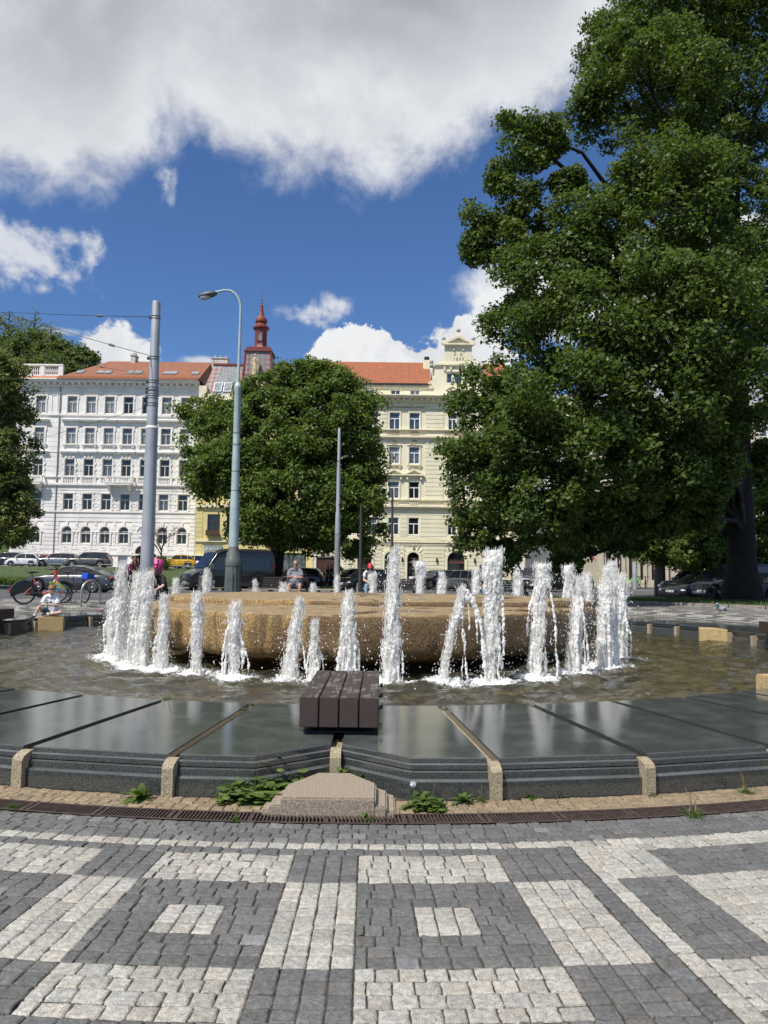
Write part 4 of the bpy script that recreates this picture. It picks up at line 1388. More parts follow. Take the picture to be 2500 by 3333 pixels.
# the wooded hill behind the white house
mb = MB()
hx = [(-260, 62), (-190, 60), (-150, 56), (-120, 52), (-95, 46), (-70, 36), (-40, 16), (0, 0)]
vs, fs = [], []
for j, (yy, kf) in enumerate(((118, 0.0), (140, .25), (175, .65), (220, 1.0), (300, 1.1))):
    for x_, h_ in hx:
        vs.append((x_, yy, .3 + h_ * kf * .8))
nX = len(hx)
for j in range(4):
    for i in range(nX - 1):
        fs.append((j * nX + i, j * nX + i + 1, (j + 1) * nX + i + 1, (j + 1) * nX + i))
mb.add(vs, fs)
tag(mb.build('hill', GRASS, smooth=True), kind='structure')
hr = np.random.default_rng(77)
hill_trees = [(20, 760, 60, 55, 165, 'rounded hill tree with dark leaves above the white parapet', 0, 7), (75, 745, 60, 45, 160, 'dark green hill tree below the sparse one', 0, 6.5), (120, 755, 45, 32, 150, 'dense dark hill tree left of the hipped roof', 0, 6), (168, 768, 45, 26, 150, 'pale green hill tree next to the tiled roof', 0, 5),
              (20, 690, 40, 32, 185, 'sparse hill tree at the top left corner of the hill', 1, 6), (75, 700, 48, 40, 182, 'nearly bare hill tree with thin branches on the skyline', 1, 6), (-60, 720, 70, 70, 175, 'tall hill tree left of the picture edge', 0, 7), (100, 790, 90, 25, 140, 'low pale bushy tree behind the white parapet', 0, 5), (30, 800, 60, 30, 140, 'shaded bushy tree behind the left parapet end', 0, 5), (110, 720, 30, 26, 180, 'thin pale hill tree in the saddle of the skyline', 1, 5)]
for px, py, rx, ry, ds, lab, sparse, hh in hill_trees:
    c = at(px, py, ds); kk = ds * JMPP
    bz = c.z - ry * kk - hh * .4
    lob = [(px, py, rx * .8, ry * .8, ds, 1), (px - rx * .45, py + ry * .2, rx * .5, ry * .6, ds - 1, 1), (px + rx * .5, py + ry * .25, rx * .45, ry * .55, ds + 1, 1), (px, py + ry * .4, rx * .6, ry * .4, ds - 2, 1)]
    t0 = terr
    tree('hill_tree', lab, (c.x, ds, bz), lob, 150 if not sparse else 60, 42 if not sparse else 16, .62 if not sparse else .42, HILL if not sparse else LIML, BARK, .22, hh, hr, clr=1.35 if not sparse else 1.3, trunk_top=(c.x, ds, c.z + ry * kk * (.2 if not sparse else .6)), limbs=6 if not sparse else 26, group='trees on the hill behind the white house', twig=bool(sparse))
# ================================================================== BUILDINGS
WHITE = M('white_render', (0.755, 0.73, 0.695), .85, var=.11, scale=.45, bump=.15, bscale=12)
WTRIM = M('white_trim', (0.76, 0.735, 0.70), .8, var=.08, scale=1.5)
CREAM = M('cream_render', (0.74, 0.69, 0.51), .85, var=.06, scale=.5, bump=.12, bscale=12)
CTRIM = M('cream_trim', (0.72, 0.66, 0.48), .8, var=.10, scale=1.5)
SANDT = M('sandstone_relief', (0.45, 0.36, 0.22), .85, var=.25, scale=4)
YELL = M('yellow_render', (0.66, 0.55, 0.25), .85, var=.08, scale=.8)
OCHRE = M('ochre_render', (0.60, 0.46, 0.20), .85, var=.08, scale=.8)
BEIGE = M('beige_render', (0.50, 0.44, 0.33), .85, var=.08, scale=.8)
PLINTH = M('grey_plinth', (0.42, 0.42, 0.42), .85, var=.15, scale=3)
FRAMEC = M('cream_window_frame', (0.55, 0.52, 0.44), .5, var=.05)
FRAMEW = M('white_window_frame', (0.78, 0.78, 0.78), .45, var=.05)
FRAMEB = M('brown_window_frame', (0.075, 0.035, 0.020), .5, var=.2)
PANES = []
for nm, c, r in (('pane_dark', (.012, .013, .015), .05), ('pane_grey', (.085, .10, .12), .08), ('pane_curtain', (.20, .21, .22), .12), ('pane_blue', (.045, .065, .10), .06)):
    PANES.append(M(nm, c, r, var=.5, scale=1.6, spec=.7))
PAN = dict(d=PANES[0], g=PANES[1], c=PANES[2], b=PANES[3])
def tile_mat(name, c1, c2, mort, sx, sz, rot=0.0):
    m, t, b, oc, o = newmat(name)
    sp = t.n('ShaderNodeSeparateXYZ'); t.l(oc, sp.inputs[0])
    cb = t.n('ShaderNodeCombineXYZ'); t.l(t.math('ADD', sp.outputs[0], t.math('MULTIPLY', sp.outputs[1], .6)), cb.inputs[0]); t.l(sp.outputs[2], cb.inputs[1])
    mp = t.n('ShaderNodeMapping'); t.l(cb.outputs[0], mp.inputs['Vector']); mp.inputs['Rotation'].default_value = (0, 0, rot)
    br = t.n('ShaderNodeTexBrick'); t.l(mp.outputs[0], br.inputs['Vector'])
    br.inputs['Color1'].default_value = c4(c1); br.inputs['Color2'].default_value = c4(c2); br.inputs['Mortar'].default_value = c4(mort)
    br.inputs['Scale'].default_value = 1.0; br.inputs['Mortar Size'].default_value = .022; br.inputs['Brick Width'].default_value = sx; br.inputs['Row Height'].default_value = sz
    br.inputs['Mortar Smooth'].default_value = .3
    f = t.noise(oc, 1.1, 5); f2 = t.noise(oc, 9, 3)
    c = t.mix(t.math('MULTIPLY', t.ss(f, .4, .7), .35), br.outputs[0], c4(tuple(x * .6 for x in c1)))
    c = t.mix(t.math('MULTIPLY', t.ss(f2, .55, .75), .4), c, c4(tuple(min(1, x * 1.4) for x in c2)))
    t.l(c, b.inputs['Base Color']); b.inputs['Roughness'].default_value = .75
    bumpn(t, b, t.math('SUBTRACT', 1.0, br.outputs[1]), .7, .04)
    return m
TILE = tile_mat('terracotta_tiles', (.42, .135, .055), (.33, .10, .045), (.12, .045, .025), .30, .20)
TILEB = tile_mat('old_terracotta_tiles', (.36, .14, .07), (.27, .10, .05), (.11, .045, .03), .30, .17)
SLATE = tile_mat('grey_slate', (.20, .215, .225), (.25, .265, .27), (.11, .115, .12), .42, .42, R_(45))
m, t, b, oc, o = newmat('red_grey_diamond_slate')
sp = t.n('ShaderNodeSeparateXYZ'); t.l(oc, sp.inputs[0])
cb = t.n('ShaderNodeCombineXYZ'); t.l(t.math('ADD', sp.outputs[0], sp.outputs[2]), cb.inputs[0]); t.l(t.math('SUBTRACT', sp.outputs[0], sp.outputs[2]), cb.inputs[1]); cb.inputs[2].default_value = .31
ck = t.n('ShaderNodeTexChecker'); t.l(cb.outputs[0], ck.inputs['Vector']); ck.inputs['Scale'].default_value = 1.55
ck.inputs['Color1'].default_value = (.22, .24, .25, 1); ck.inputs['Color2'].default_value = (.26, .055, .045, 1)
mid = t.ss(t.math('ABSOLUTE', t.math('ADD', sp.outputs[0], .55)), 1.15, .85)
t.l(t.mix(t.math('MAXIMUM', t.math('MULTIPLY', mid, .72), t.math('MULTIPLY', t.noise(oc, 3), .4)), ck.outputs[0], (.21, .21, .205, 1)), b.inputs['Base Color']); b.inputs['Roughness'].default_value = .6
DIAM = m
REDM = M('red_painted_metal', (.17, .032, .026), .5, var=.15, scale=3)
COPR = M('orange_sheet_metal', (.42, .15, .06), .5, var=.12)
ZINC = M('zinc_sheet', (.30, .31, .33), .45, .3, var=.15)

def part(mb, name, mats, root, smooth=False):
    L = root.location
    mb.v = [(x - L.x, y - L.y, z - L.z) for x, y, z in mb.v]
    return mb.build(name, mats, root, smooth)

def arcpts(xc, zs, r, n=12, a0=0, a1=PI):
    return [(xc + r * math.cos(a0 + (a1 - a0) * i / n), zs + r * math.sin(a0 + (a1 - a0) * i / n)) for i in range(n + 1)]

def wall(mb, x0, x1, z0, z1, y, holes, dep=.30):
    xs = sorted({x0, x1, *[h[0] for h in holes], *[h[1] for h in holes]})
    zs = sorted({z0, z1, *[h[2] for h in holes], *[h[3] for h in holes]})
    for i in range(len(xs) - 1):
        for j in range(len(zs) - 1):
            cx, cz = (xs[i] + xs[i + 1]) / 2, (zs[j] + zs[j + 1]) / 2
            if xs[i + 1] - xs[i] < 1e-6 or zs[j + 1] - zs[j] < 1e-6: continue
            if any(h[0] < cx < h[1] and h[2] < cz < h[3] for h in holes): continue
            mb.add([(xs[i], y, zs[j]), (xs[i + 1], y, zs[j]), (xs[i + 1], y, zs[j + 1]), (xs[i], y, zs[j + 1])], [(0, 1, 2, 3)])
    for h in holes:
        a, b_, c, d = h[:4]
        arch = len(h) > 4 and h[4]
        zt = d - (b_ - a) / 2 if arch else d
        Y = y + dep
        mb.add([(a, y, c), (a, Y, c), (a, Y, zt), (a, y, zt)], [(0, 1, 2, 3)])
        mb.add([(b_, y, c), (b_, y, zt), (b_, Y, zt), (b_, Y, c)], [(0, 1, 2, 3)])
        mb.add([(a, y, c), (b_, y, c), (b_, Y, c), (a, Y, c)], [(0, 1, 2, 3)])
        if not arch:
            mb.add([(a, y, d), (a, Y, d), (b_, Y, d), (b_, y, d)], [(0, 1, 2, 3)])
        else:
            r = (b_ - a) / 2; xc = (a + b_) / 2
            P = arcpts(xc, zt, r, 12)
            for k in range(12):
                (px, pz), (qx, qz) = P[k], P[k + 1]
                mb.add([(px, y, pz), (px, Y, pz), (qx, Y, qz), (qx, y, qz)], [(0, 1, 2, 3)])
                cxn = b_ if k < 6 else a
                mb.add([(px, y, pz), (qx, y, qz), (cxn, y, d)], [(0, 1, 2)])
            mb.add([P[6] and (P[6][0], y, P[6][1]), (a, y, d), (b_, y, d)], [(0, 1, 2)])

WCACHE = {}
def window(root, xc, y, z0, w_, h, pane='d', fm=None, arch=False, style='T', name='window'):
    fm = fm or FRAMEC
    key = (round(w_, 3), round(h, 3), arch, style, fm.name)
    if key not in WCACHE:
        mb = MB(); t_ = .075
        hw = w_ / 2
        zt = h - hw if arch else h
        mb.box(-hw, -hw + t_, -.05, .05, 0, zt); mb.box(hw - t_, hw, -.05, .05, 0, zt); mb.box(-hw + t_, hw - t_, -.05, .05, 0, t_)
        if arch:
            A, B = arcpts(0, zt, hw, 12), arcpts(0, zt, hw - t_, 12)
            for k in range(12):
                mb.prism_y([A[k], A[k + 1], B[k + 1], B[k]], -.05, .05)
            mb.box(-hw + t_, hw - t_, -.052, .048, zt - .04, zt + .04)
            mb.box(-.04, .04, -.055, .046, t_, zt - .04)
        else:
            mb.box(-hw + t_, hw - t_, -.05, .05, h - t_, h)
            if style == 'T':
                zz = h * .64
                mb.box(-hw + t_, hw - t_, -.055, .052, zz - .05, zz + .05)
                mb.box(-.05, .05, -.057, .048, t_, zz - .05)
            elif style == 'M':
                mb.box(-.04, .04, -.055, .045, t_, h - t_)
        W0 = mb.build('window', fm)
        me = W0.data; bpy.data.objects.remove(W0)
        pm = MB()
        if arch:
            P = [(-hw + .02, .02), (hw - .02, .02)] + [p for p in arcpts(0, zt, hw - .02, 12)]
        else:
            P = [(-hw + .02, .02), (hw - .02, .02), (hw - .02, h - .02), (-hw + .02, h - .02)]
        pm.prism_y(P, .02, .04)
        P0 = pm.build('pane', PAN['d']); pme = P0.data; bpy.data.objects.remove(P0)
        WCACHE[key] = (me, {})
        WCACHE[key][1]['base'] = pme
    me, pc = WCACHE[key]
    if pane not in pc:
        q = pc['base'].copy(); q.materials.clear(); q.materials.append(PAN[pane]); pc[pane] = q
    L = root.location
    o = link(name, me, root, (xc - L.x, y - L.y, z0 - L.z))
    link('pane', pc[pane], o)
    return o

def surround(mb, xc, y, z0, z1, w_, t_=.16, d=.07, ears=True, bot=True):
    a, b_ = xc - w_ / 2, xc + w_ / 2
    mb.box(a - t_, a, y - d, y, z0, z1); mb.box(b_, b_ + t_, y - d, y, z0, z1)
    mb.box(a - t_, b_ + t_, y - d, y, z1, z1 + t_)
    if ears:
        mb.box(a - t_ - .1, a - t_, y - d, y, z1 - .35, z1 + t_); mb.box(b_ + t_, b_ + t_ + .1, y - d, y, z1 - .35, z1 + t_)
def hood(mb, xc, y, z, w_, d=.32, h=.16):
    mb.box(xc - w_ / 2, xc + w_ / 2, y - d, y, z, z + h * .5)
    mb.box(xc - w_ / 2 + .06, xc + w_ / 2 - .06, y - d * .7, y, z - h * .5, z)
    mb.box(xc - w_ / 2 - .04, xc + w_ / 2 + .04, y - d - .05, y, z + h * .5, z + h * .75)
def sill(mb, xc, y, z, w_, d=.2, br=True):
    mb.box(xc - w_ / 2, xc + w_ / 2, y - d, y, z - .12, z)
    if br:
        for s_ in (-1, 1):
            x = xc + s_ * (w_ / 2 - .22)
            mb.box(x - .12, x + .12, y - d * .75, y, z - .36, z - .122)
def band(mb, x0, x1, y, z0, z1, d):
    mb.box(x0, x1, y - d, y, z0, z1)
def balusters(mb, x0, x1, y, z0, z1, n, r=.09):
    for i in range(n):
        x = lerp(x0, x1, (i + .5) / n); h = z1 - z0
        mb.lathe([(r * .7, z0), (r * .7, z0 + .07 * h), (r * .45, z0 + .12 * h), (r, z0 + .38 * h), (r * .5, z0 + .72 * h), (r * .7, z0 + .9 * h), (r * .7, z1)], 6, (x, y, 0))
def courses(mb, x0, x1, z0, z1, y, step, holes, d=.05, gap=.07, mx=.22):
    z = z0
    while z < z1 - .1:
        zt = min(z + step - gap, z1)
        cut = sorted([(h[0] - mx, h[1] + mx) for h in holes if h[2] - .05 < zt and h[3] + (mx if len(h) > 4 and h[4] else .05) > z])
        x = x0
        for a, b_ in cut + [(x1, x1 + 1)]:
            if a > x + .05:
                mb.box(x, min(a, x1), y - d, y, z, zt)
            x = max(x, b_)
            if x >= x1: break
        z += step

def text_mesh(name, txt, size, mat, parent=None, loc=(0, 0, 0), rot=(PI / 2, 0, 0), ext=.01, align='CENTER', spacing=1.0):
    cu = bpy.data.curves.new(name, 'FONT'); cu.body = txt; cu.size = size; cu.extrude = ext; cu.align_x = align; cu.space_character = spacing
    cu.resolution_u = 3
    ob_ = bpy.data.objects.new(name, cu); COL.objects.link(ob_)
    dg = bpy.context.evaluated_depsgraph_get()
    me = bpy.data.meshes.new_from_object(ob_.evaluated_get(dg))
    bpy.data.objects.remove(ob_)
    me.materials.clear(); me.materials.append(mat)
    return link(name, me, parent, loc, rot)

# ------------------------------------------------------------------ the white house
wy = 95.0
wh = thing('white_apartment_house', 'long white apartment house with rusticated lower floors and a low red tiled roof', 'building', (-35.4, wy, 1.3))
cols = [-43.85, -39.85, -37.46, -35.08, -32.70, -30.35, -27.82, -25.40]
ww = 1.22
H5 = [(c - .6, c + .6, 20.95, 23.1) for c in cols]
H4 = [(c - .6, c + .6, 17.0, 19.05) for c in cols]
H3 = [(c - .6, c + .6, 12.9, 15.05) for c in cols]
H2 = [(c - .6, c + .6, 8.62, 10.66) for c in cols]
H1 = [(c - .6, c + .6, 4.42, 6.5, True) for c in cols if c != cols[5]]
HB = [(c - .6, c + .6, 2.1, 2.9) for c in cols if c not in (cols[4], cols[5])]
door = (cols[5] - .8, cols[5] + .8, 1.35, 4.15, True)
gate = (-33.3, -32.1, 1.35, 2.95)
X0, X1 = -47.0, -23.75
allh = H5 + H4 + H3 + H2 + H1 + HB + [door, gate]
mb = MB(); wall(mb, X0, X1, 1.2, 24.4, wy, allh)
mb.box(X0, X1, wy + .5, wy + 13, 1.2, 24.4)
mb.add([(X0, wy, 1.2), (X0, wy + .5, 1.2), (X0, wy + .5, 24.4), (X0, wy, 24.4)], [(0, 3, 2, 1)]); mb.add([(X1, wy, 1.2), (X1, wy + .5, 1.2), (X1, wy + .5, 24.4), (X1, wy, 24.4)], [(0, 1, 2, 3)])
part(mb, 'wall', WHITE, wh)
mb = MB()
courses(mb, X0, X1, 3.15, 8.3, wy, .50, H1 + [door], .075, .09, .42)
courses(mb, X0, X1, 8.55, 11.5, wy, .42, H2, .05, .07, .30)
courses(mb, X0, X1, 12.9, 20.6, wy, .62, H3 + H4, .022, .05, .42)
for h in H2 + H3:                            # blocked jambs
    for k in range(6):
        z = h[2] + k * (h[3] - h[2]) / 6
        e = .36 if k % 2 == 0 else .22
        mb.box(h[0] - e, h[0] - .02, wy - .11, wy, z, z + .3); mb.box(h[1] + .02, h[1] + e, wy - .11, wy, z, z + .3)
for h in H2: mb.box(h[0] - .36, h[1] + .36, wy - .11, wy, h[3] + .02, h[3] + .2)
for h in H1 + [door]:
    r = (h[1] - h[0]) / 2; xc = (h[0] + h[1]) / 2; zt = h[3] - r
    for ra, rb, d in ((r + .03, r + .22, .13), (r + .22, r + .42, .10)):
        A, B = arcpts(xc, zt, rb, 14), arcpts(xc, zt, ra, 14)
        for k in range(14): mb.prism_y([A[k], A[k + 1], B[k + 1], B[k]], wy - d, wy)
    mb.prism_y([(xc - .13, zt + r), (xc + .13, zt + r), (xc + .2, zt + r + .55), (xc - .2, zt + r + .55)], wy - .2, wy)
    for s_ in (-1, 1):
        mb.box(xc + s_ * (r + .13) - .1, xc + s_ * (r + .13) + .1, wy - .12, wy, h[2], zt)
        mb.box(xc + s_ * (r + .25) - .26, xc + s_ * (r + .25) + .26, wy - .16, wy, zt - .12, zt)
for c in cols:
    if c == cols[5]: continue
    mb.box(c - .85, c + .85, wy - .13, wy, 4.2, 4.38); mb.box(c - .75, c + .75, wy - .10, wy, 3.25, 4.2)
    mb.torus((c, wy - .11, 3.75), (0, 1, 0), .22, .045, 16, 5)
part(mb, 'rustication', WHITE, wh)
WS = []
def nb():
    WS.append(MB()); return WS[-1]
for h in H5:
    surround(nb(), (h[0] + h[1]) / 2, wy, h[2], h[3], ww, .17, .09)
for h in H4:
    xc = (h[0] + h[1]) / 2; mb = nb()
    surround(mb, xc, wy, h[2], h[3], ww, .2, .10); hood(mb, xc, wy, 19.9, 2.3, .45, .24); mb.box(xc - .95, xc + .95, wy - .06, wy, 19.3, 19.75); sill(mb, xc, wy, 16.95, 2.0, .26)
for h in H3:
    xc = (h[0] + h[1]) / 2; mb = nb()
    surround(mb, xc, wy, h[2], h[3], ww, .16, .10, False); hood(mb, xc, wy, 15.82, 2.45, .40, .22)
    for dx_, zz in ((0, .25), (-.45, 0), (.45, 0)):
        mb.prism_y([(xc + dx_ - .12, 15.15 + zz * .3), (xc + dx_ + .12, 15.15 + zz * .3), (xc + dx_ + .2, 15.55 + zz), (xc + dx_ - .2, 15.55 + zz)], wy - .16, wy)
for h in HB:
    surround(nb(), (h[0] + h[1]) / 2, wy, h[2], h[3], ww, .2, .10, False)
for xb in (-45.5, -42.1):
    mb = nb()
    for a, b_, c, d in ((xb - .42, xb + .42, 20.95, 23.2),):
        mb.box(a, a + .1, wy - .06, wy, c, d); mb.box(b_ - .1, b_, wy - .06, wy, c, d); mb.box(a, b_, wy - .06, wy, d, d + .1); mb.box(a, b_, wy - .06, wy, c - .1, c)
for q in WS: part(q, 'window_surround', WTRIM, wh)
WS.clear()
mb = MB()
band(mb, X0, X1, wy, 20.6, 20.82, .18); band(mb, X0, X1, wy, 23.45, 23.62, .12); band(mb, X0, X1, wy, 12.70, 12.86, .16); band(mb, X0, X1, wy, 11.72, 11.98, .28); band(mb, X0, X1, wy, 11.55, 11.72, .16)
band(mb, X0, X1, wy, 8.3, 8.5, .18); band(mb, X0, X1, wy, 5.62, 5.72, .10); band(mb, X0, X1, wy, 2.98, 3.14, .14); band(mb, X0, X1, wy, 15.9, 16.0, .08)
part(mb, 'string_course', WTRIM, wh)
mb = MB()
band(mb, X0 - .1, X1, wy, 24.3, 24.5, .25); band(mb, X0 - .1, X1, wy, 24.82, 25.02, .75); band(mb, X0 - .15, X1, wy, 25.02, 25.2, .95); band(mb, X0 - .1, X1, wy + .2, 24.5, 25.0, .35)
x = X0 + .3
while x < X1 - .2:
    mb.box(x - .13, x + .13, wy - .7, wy - .14, 24.55, 24.815); x += .78
x = X0 + .1
while x < X1 - .1:
    mb.box(x - .06, x + .06, wy - .30, wy - .145, 24.42, 24.56); x += .22
part(mb, 'cornice', ZINC if False else WTRIM, wh)
for c in cols:
    mb = MB()
    mb.box(c - 1.0, c - .72, wy - .14, wy, 11.98, 12.7); mb.box(c + .72, c + 1.0, wy - .14, wy, 11.98, 12.7)
    balusters(mb, c - .72, c + .72, wy - .06, 12.0, 12.68, 6)
    part(mb, 'balustrade', WTRIM, wh)
for bx0, bx1 in ((-34.9, -31.75), (-46.0, -43.0)):
    mb = MB()
    mb.box(bx0, bx1, wy - 1.15, wy - .3, 11.72, 11.96); mb.box(bx0 - .06, bx1 + .06, wy - 1.2, wy - .31, 11.96, 12.03)
    for x in (bx0, bx1): mb.box(x - .02, x + .2, wy - 1.13, wy - .9, 12.03, 12.8); mb.box(x, x + .16, wy - .9, wy - .17, 12.66, 12.78)
    mb.box(bx0 + .2, bx1 - .02, wy - 1.1, wy - .93, 12.68, 12.8)
    balusters(mb, bx0 + .22, bx1, wy - 1.02, 12.03, 12.68, 9)
    for x in (bx0 + .3, bx1 - .3):
        mb.prism_x([(wy - .9, 11.7), (wy - .18, 11.7), (wy - .18, 10.95), (wy - .45, 11.25)], x - .16, x + .16)
    part(mb, 'balcony', WTRIM, wh)
PL_ = 'ccggcccg gcccgcgc cddgddgc dddgdddd ddddd dd'.replace(' ', '')
k = 0
rw = random.Random(3)
for HH, ch in ((H5, 'ccccddcc'[:8]), (H4, 'ccccgcgc'), (H3, 'dgdgdddd'), (H2, 'ddddddgd'), (H1, 'ddddddd')):
    for i, h in enumerate(HH):
        window(wh, (h[0] + h[1]) / 2, wy + .16, h[2], h[1] - h[0], h[3] - h[2], ch[i % len(ch)], FRAMEC, len(h) > 4)
for h in HB:
    window(wh, (h[0] + h[1]) / 2, wy + .16, h[2], 1.2, .8, 'd', FRAMEC, False, 'M')
DOORB = M('brown_door', (.06, .025, .018), .5, var=.3, scale=2)
mb = MB(); mb.prism_y([(door[0], 1.35), (door[1], 1.35)] + arcpts(cols[5], 4.15 - .8, .8), wy + .2, wy + .26); mb.box(cols[5] - .03, cols[5] + .03, wy + .17, wy + .2, 1.4, 3.4); part(mb, 'door', DOORB, wh)
mb = MB(); mb.box(gate[0], gate[1], wy + .18, wy + .24, 1.35, 2.95); part(mb, 'garage_door', M('grey_door', (.35, .36, .37), .5), wh)
mb = MB(); mb.tube([(cols[5], wy - .06, 5.95), (cols[5], wy - .02, 5.95)], .62, 20); part(mb, 'oval_window', PAN['d'], wh)
mb = MB(); mb.torus((cols[5], wy - .08, 5.95), (0, 1, 0), .66, .10, 22, 6); part(mb, 'oval_frame', WTRIM, wh)
mb = MB(); mb.tube([(-41.4, wy - .12, 24.3), (-41.4, wy - .12, 1.3)], .075, 8); part(mb, 'downpipe', M('grey_pipe', (.25, .25, .26), .5), wh)
# roof
mb = MB()
e = wy - .95
mb.add([(-41.6, e, 25.28), (X1 + .1, e, 25.28), (X1 + .1, wy + 6, 29.35), (-37.6, wy + 6, 29.35)], [(0, 1, 2, 3)])
mb.add([(-41.6, e, 25.28), (-37.6, wy + 6, 29.35), (-41.6, wy + 13, 25.28)], [(0, 1, 2)])
mb.add([(X1 + .1, e, 25.28), (X1 + .1, wy + 13, 25.28), (X1 + .1, wy + 6, 29.35)], [(0, 1, 2)])
mb.add([(-37.6, wy + 6, 29.35), (X1 + .1, wy + 6, 29.35), (X1 + .1, wy + 13, 25.28), (-41.6, wy + 13, 25.28)], [(0, 1, 2, 3)])
rf = part(mb, 'roof', TILEB, wh)
mb = MB(); mb.box(-41.6, X1, e - .12, e + .02, 25.20, 25.32); mb.box(-41.5, X1, e + .25, e + .32, 25.45, 25.6); part(mb, 'gutter', COPR, wh)
mb = MB(); mb.add([(X0 - .1, wy - .95, 25.2), (-41.65, wy - .95, 25.2), (-41.65, wy + .2, 25.75), (X0 - .1, wy + .2, 25.75)], [(0, 1, 2, 3)]); part(mb, 'lower_roof', COPR, wh)
mb = MB()
for a in (-47.0, -44.25, -41.9): mb.box(a, a + .55, wy + .2, wy + .6, 25.7, 27.1)
mb.box(-47, -41.35, wy + .15, wy + .65, 27.1, 27.3); mb.box(-46.4, -41.9, wy + .25, wy + .5, 25.7, 25.95)
balusters(mb, -46.45, -44.25, wy + .38, 25.95, 27.1, 8, .11); balusters(mb, -43.7, -41.9, wy + .38, 25.95, 27.1, 7, .11)
mb.box(-47, -41.35, wy + 2.5, wy + 2.7, 25.2, 25.6)
part(mb, 'parapet', WTRIM, wh)
SKYL = M('skylight_glass', (.22, .25, .28), .15, var=.3, scale=2)
slope = (29.35 - 25.28) / 6.95
for xc in (-39.5, -36.9, -35.9, -33.0, -32.0, -28.3, -27.4, -24.6):
    mb = MB(); y0 = e + 1.6; y1 = e + 2.7
    def sz(y): return 25.28 + (y - e) * slope
    mb.obox((xc, (y0 + y1) / 2, sz((y0 + y1) / 2) + .06), (1, 0, 0), (0, math.cos(math.atan(slope)), math.sin(math.atan(slope))), (0, -math.sin(math.atan(slope)), math.cos(math.atan(slope))), .46, .65, .06)
    sk = part(mb, 'skylight', ZINC, wh)
    mb = MB()
    mb.obox((xc, (y0 + y1) / 2 - .01, sz((y0 + y1) / 2) + .14), (1, 0, 0), (0, math.cos(math.atan(slope)), math.sin(math.atan(slope))), (0, -math.sin(math.atan(slope)), math.cos(math.atan(slope))), .36, .52, .012)
    part(mb, 'pane', SKYL, wh).parent = sk
for xa, xb, zt in ((-23.6, -21.4, 29.75), (-34.5, -33.9, 30.0)):
    mb = MB(); mb.box(xa, xb, wy + 5.4, wy + 6.6, 27.5, zt); mb.box(xa - .08, xb + .08, wy + 5.3, wy + 6.7, zt, zt + .15)
    for q in range(3): mb.lathe([(.11, zt + .15), (.09, zt + .55)], 8, (lerp(xa, xb, (q + .5) / 3), wy + 6, 0))
    part(mb, 'chimney', M('chimney_render', (.5, .46, .42), .9, var=.25, scale=3), wh)

# ------------------------------------------------------------------ the cream house with the gable
cy = 88.0
ch = thing('cream_gabled_house', 'tall cream house with orange tiled roof and a curved gable dated 1897', 'building', (3.4, cy, .2))
CX0, CX1 = -8.3, 14.8
ccol = [-6.1, -3.75, -1.4, 1.13, 3.48, 7.92, 9.08, 12.6]
def wd(c): return .92 if c in (7.92, 9.08) else 1.22
C4 = [(c - wd(c) / 2, c + wd(c) / 2, 18.05, 20.05) for c in ccol]
C3 = [(c - wd(c) / 2, c + wd(c) / 2, 13.98, 15.98) for c in ccol]
C2 = [(c - wd(c) / 2, c + wd(c) / 2, 9.88, 11.88) for c in ccol]
C1 = [(c - wd(c) / 2, c + wd(c) / 2, 5.64, 7.64) for c in ccol]
CA = [(c - .55, c + .55, 22.1, 22.78) for c in (-6.1, -3.75, -1.9, 1.2, 3.5, 7.85, 12.3)]
CG = [(.82 - .68, .82 + .68, .32, 3.6, True), (3.46 - .68, 3.46 + .68, .32, 3.6, True), (8.44 - 1.0, 8.44 + 1.0, .32, 3.75, True), (12.8 - 1.0, 12.8 + 1.0, .32, 3.75, True), (-2.2 - .8, -2.2 + .8, .32, 3.6, True), (-6.2 - 1.6, -6.2 + 1.2, .32, 2.9)]
mb = MB(); wall(mb, CX0, CX1, .1, 23.3, cy, C4 + C3 + C2 + C1 + CA + CG)
mb.box(CX0, CX1, cy + .5, cy + 12, .1, 23.3)
mb.add([(CX1, cy, .1), (CX1, cy + .5, .1), (CX1, cy + .5, 23.3), (CX1, cy, 23.3)], [(0, 1, 2, 3)])
part(mb, 'wall', CREAM, ch)
mb = MB()
courses(mb, CX0, CX1, .4, 4.5, cy, .44, CG, .07, .07, .36)
courses(mb, CX0, CX1, 5.0, 8.6, cy, .50, C1, .045, .06, .16)
for a, b_ in ((-.6, .25), (4.75, 6.9), (10.2, 11.7), (-5.2, -4.6)):
    courses(mb, a, b_, 9.8, 20.4, cy, .50, [], .06, .06)
for h in C4 + C3 + C2:
    pass
courses(mb, CX0, .25, 9.8, 20.4, cy, .50, [h for h in C4 + C3 + C2 if h[1] < .3], .04, .06, .22)
for h in CG[:5]:
    r = (h[1] - h[0]) / 2; xc = (h[0] + h[1]) / 2; zt = h[3] - r
    A, B = arcpts(xc, zt, r + .28, 14), arcpts(xc, zt, r + .02, 14)
    for k in range(14): mb.prism_y([A[k], A[k + 1], B[k + 1], B[k]], cy - .12, cy)
    for s_ in (-1, 1): mb.box(xc + s_ * (r + .15) - .13, xc + s_ * (r + .15) + .13, cy - .12, cy, .32, zt)
    # radiating blocks
    for a in (25, 45, 65, 115, 135, 155):
        a = R_(a)
        p0 = (xc + (r + .32) * math.cos(a), zt + (r + .32) * math.sin(a)); p1 = (xc + (r + .95) * math.cos(a), zt + (r + .95) * math.sin(a))
        nx, nz = -math.sin(a) * .035, math.cos(a) * .035
        mb.prism_y([(p0[0] - nx, p0[1] - nz), (p1[0] - nx, p1[1] - nz), (p1[0] + nx, p1[1] + nz), (p0[0] + nx, p0[1] + nz)], cy - .085, cy)
part(mb, 'rustication', CREAM, ch)
mb = MB()
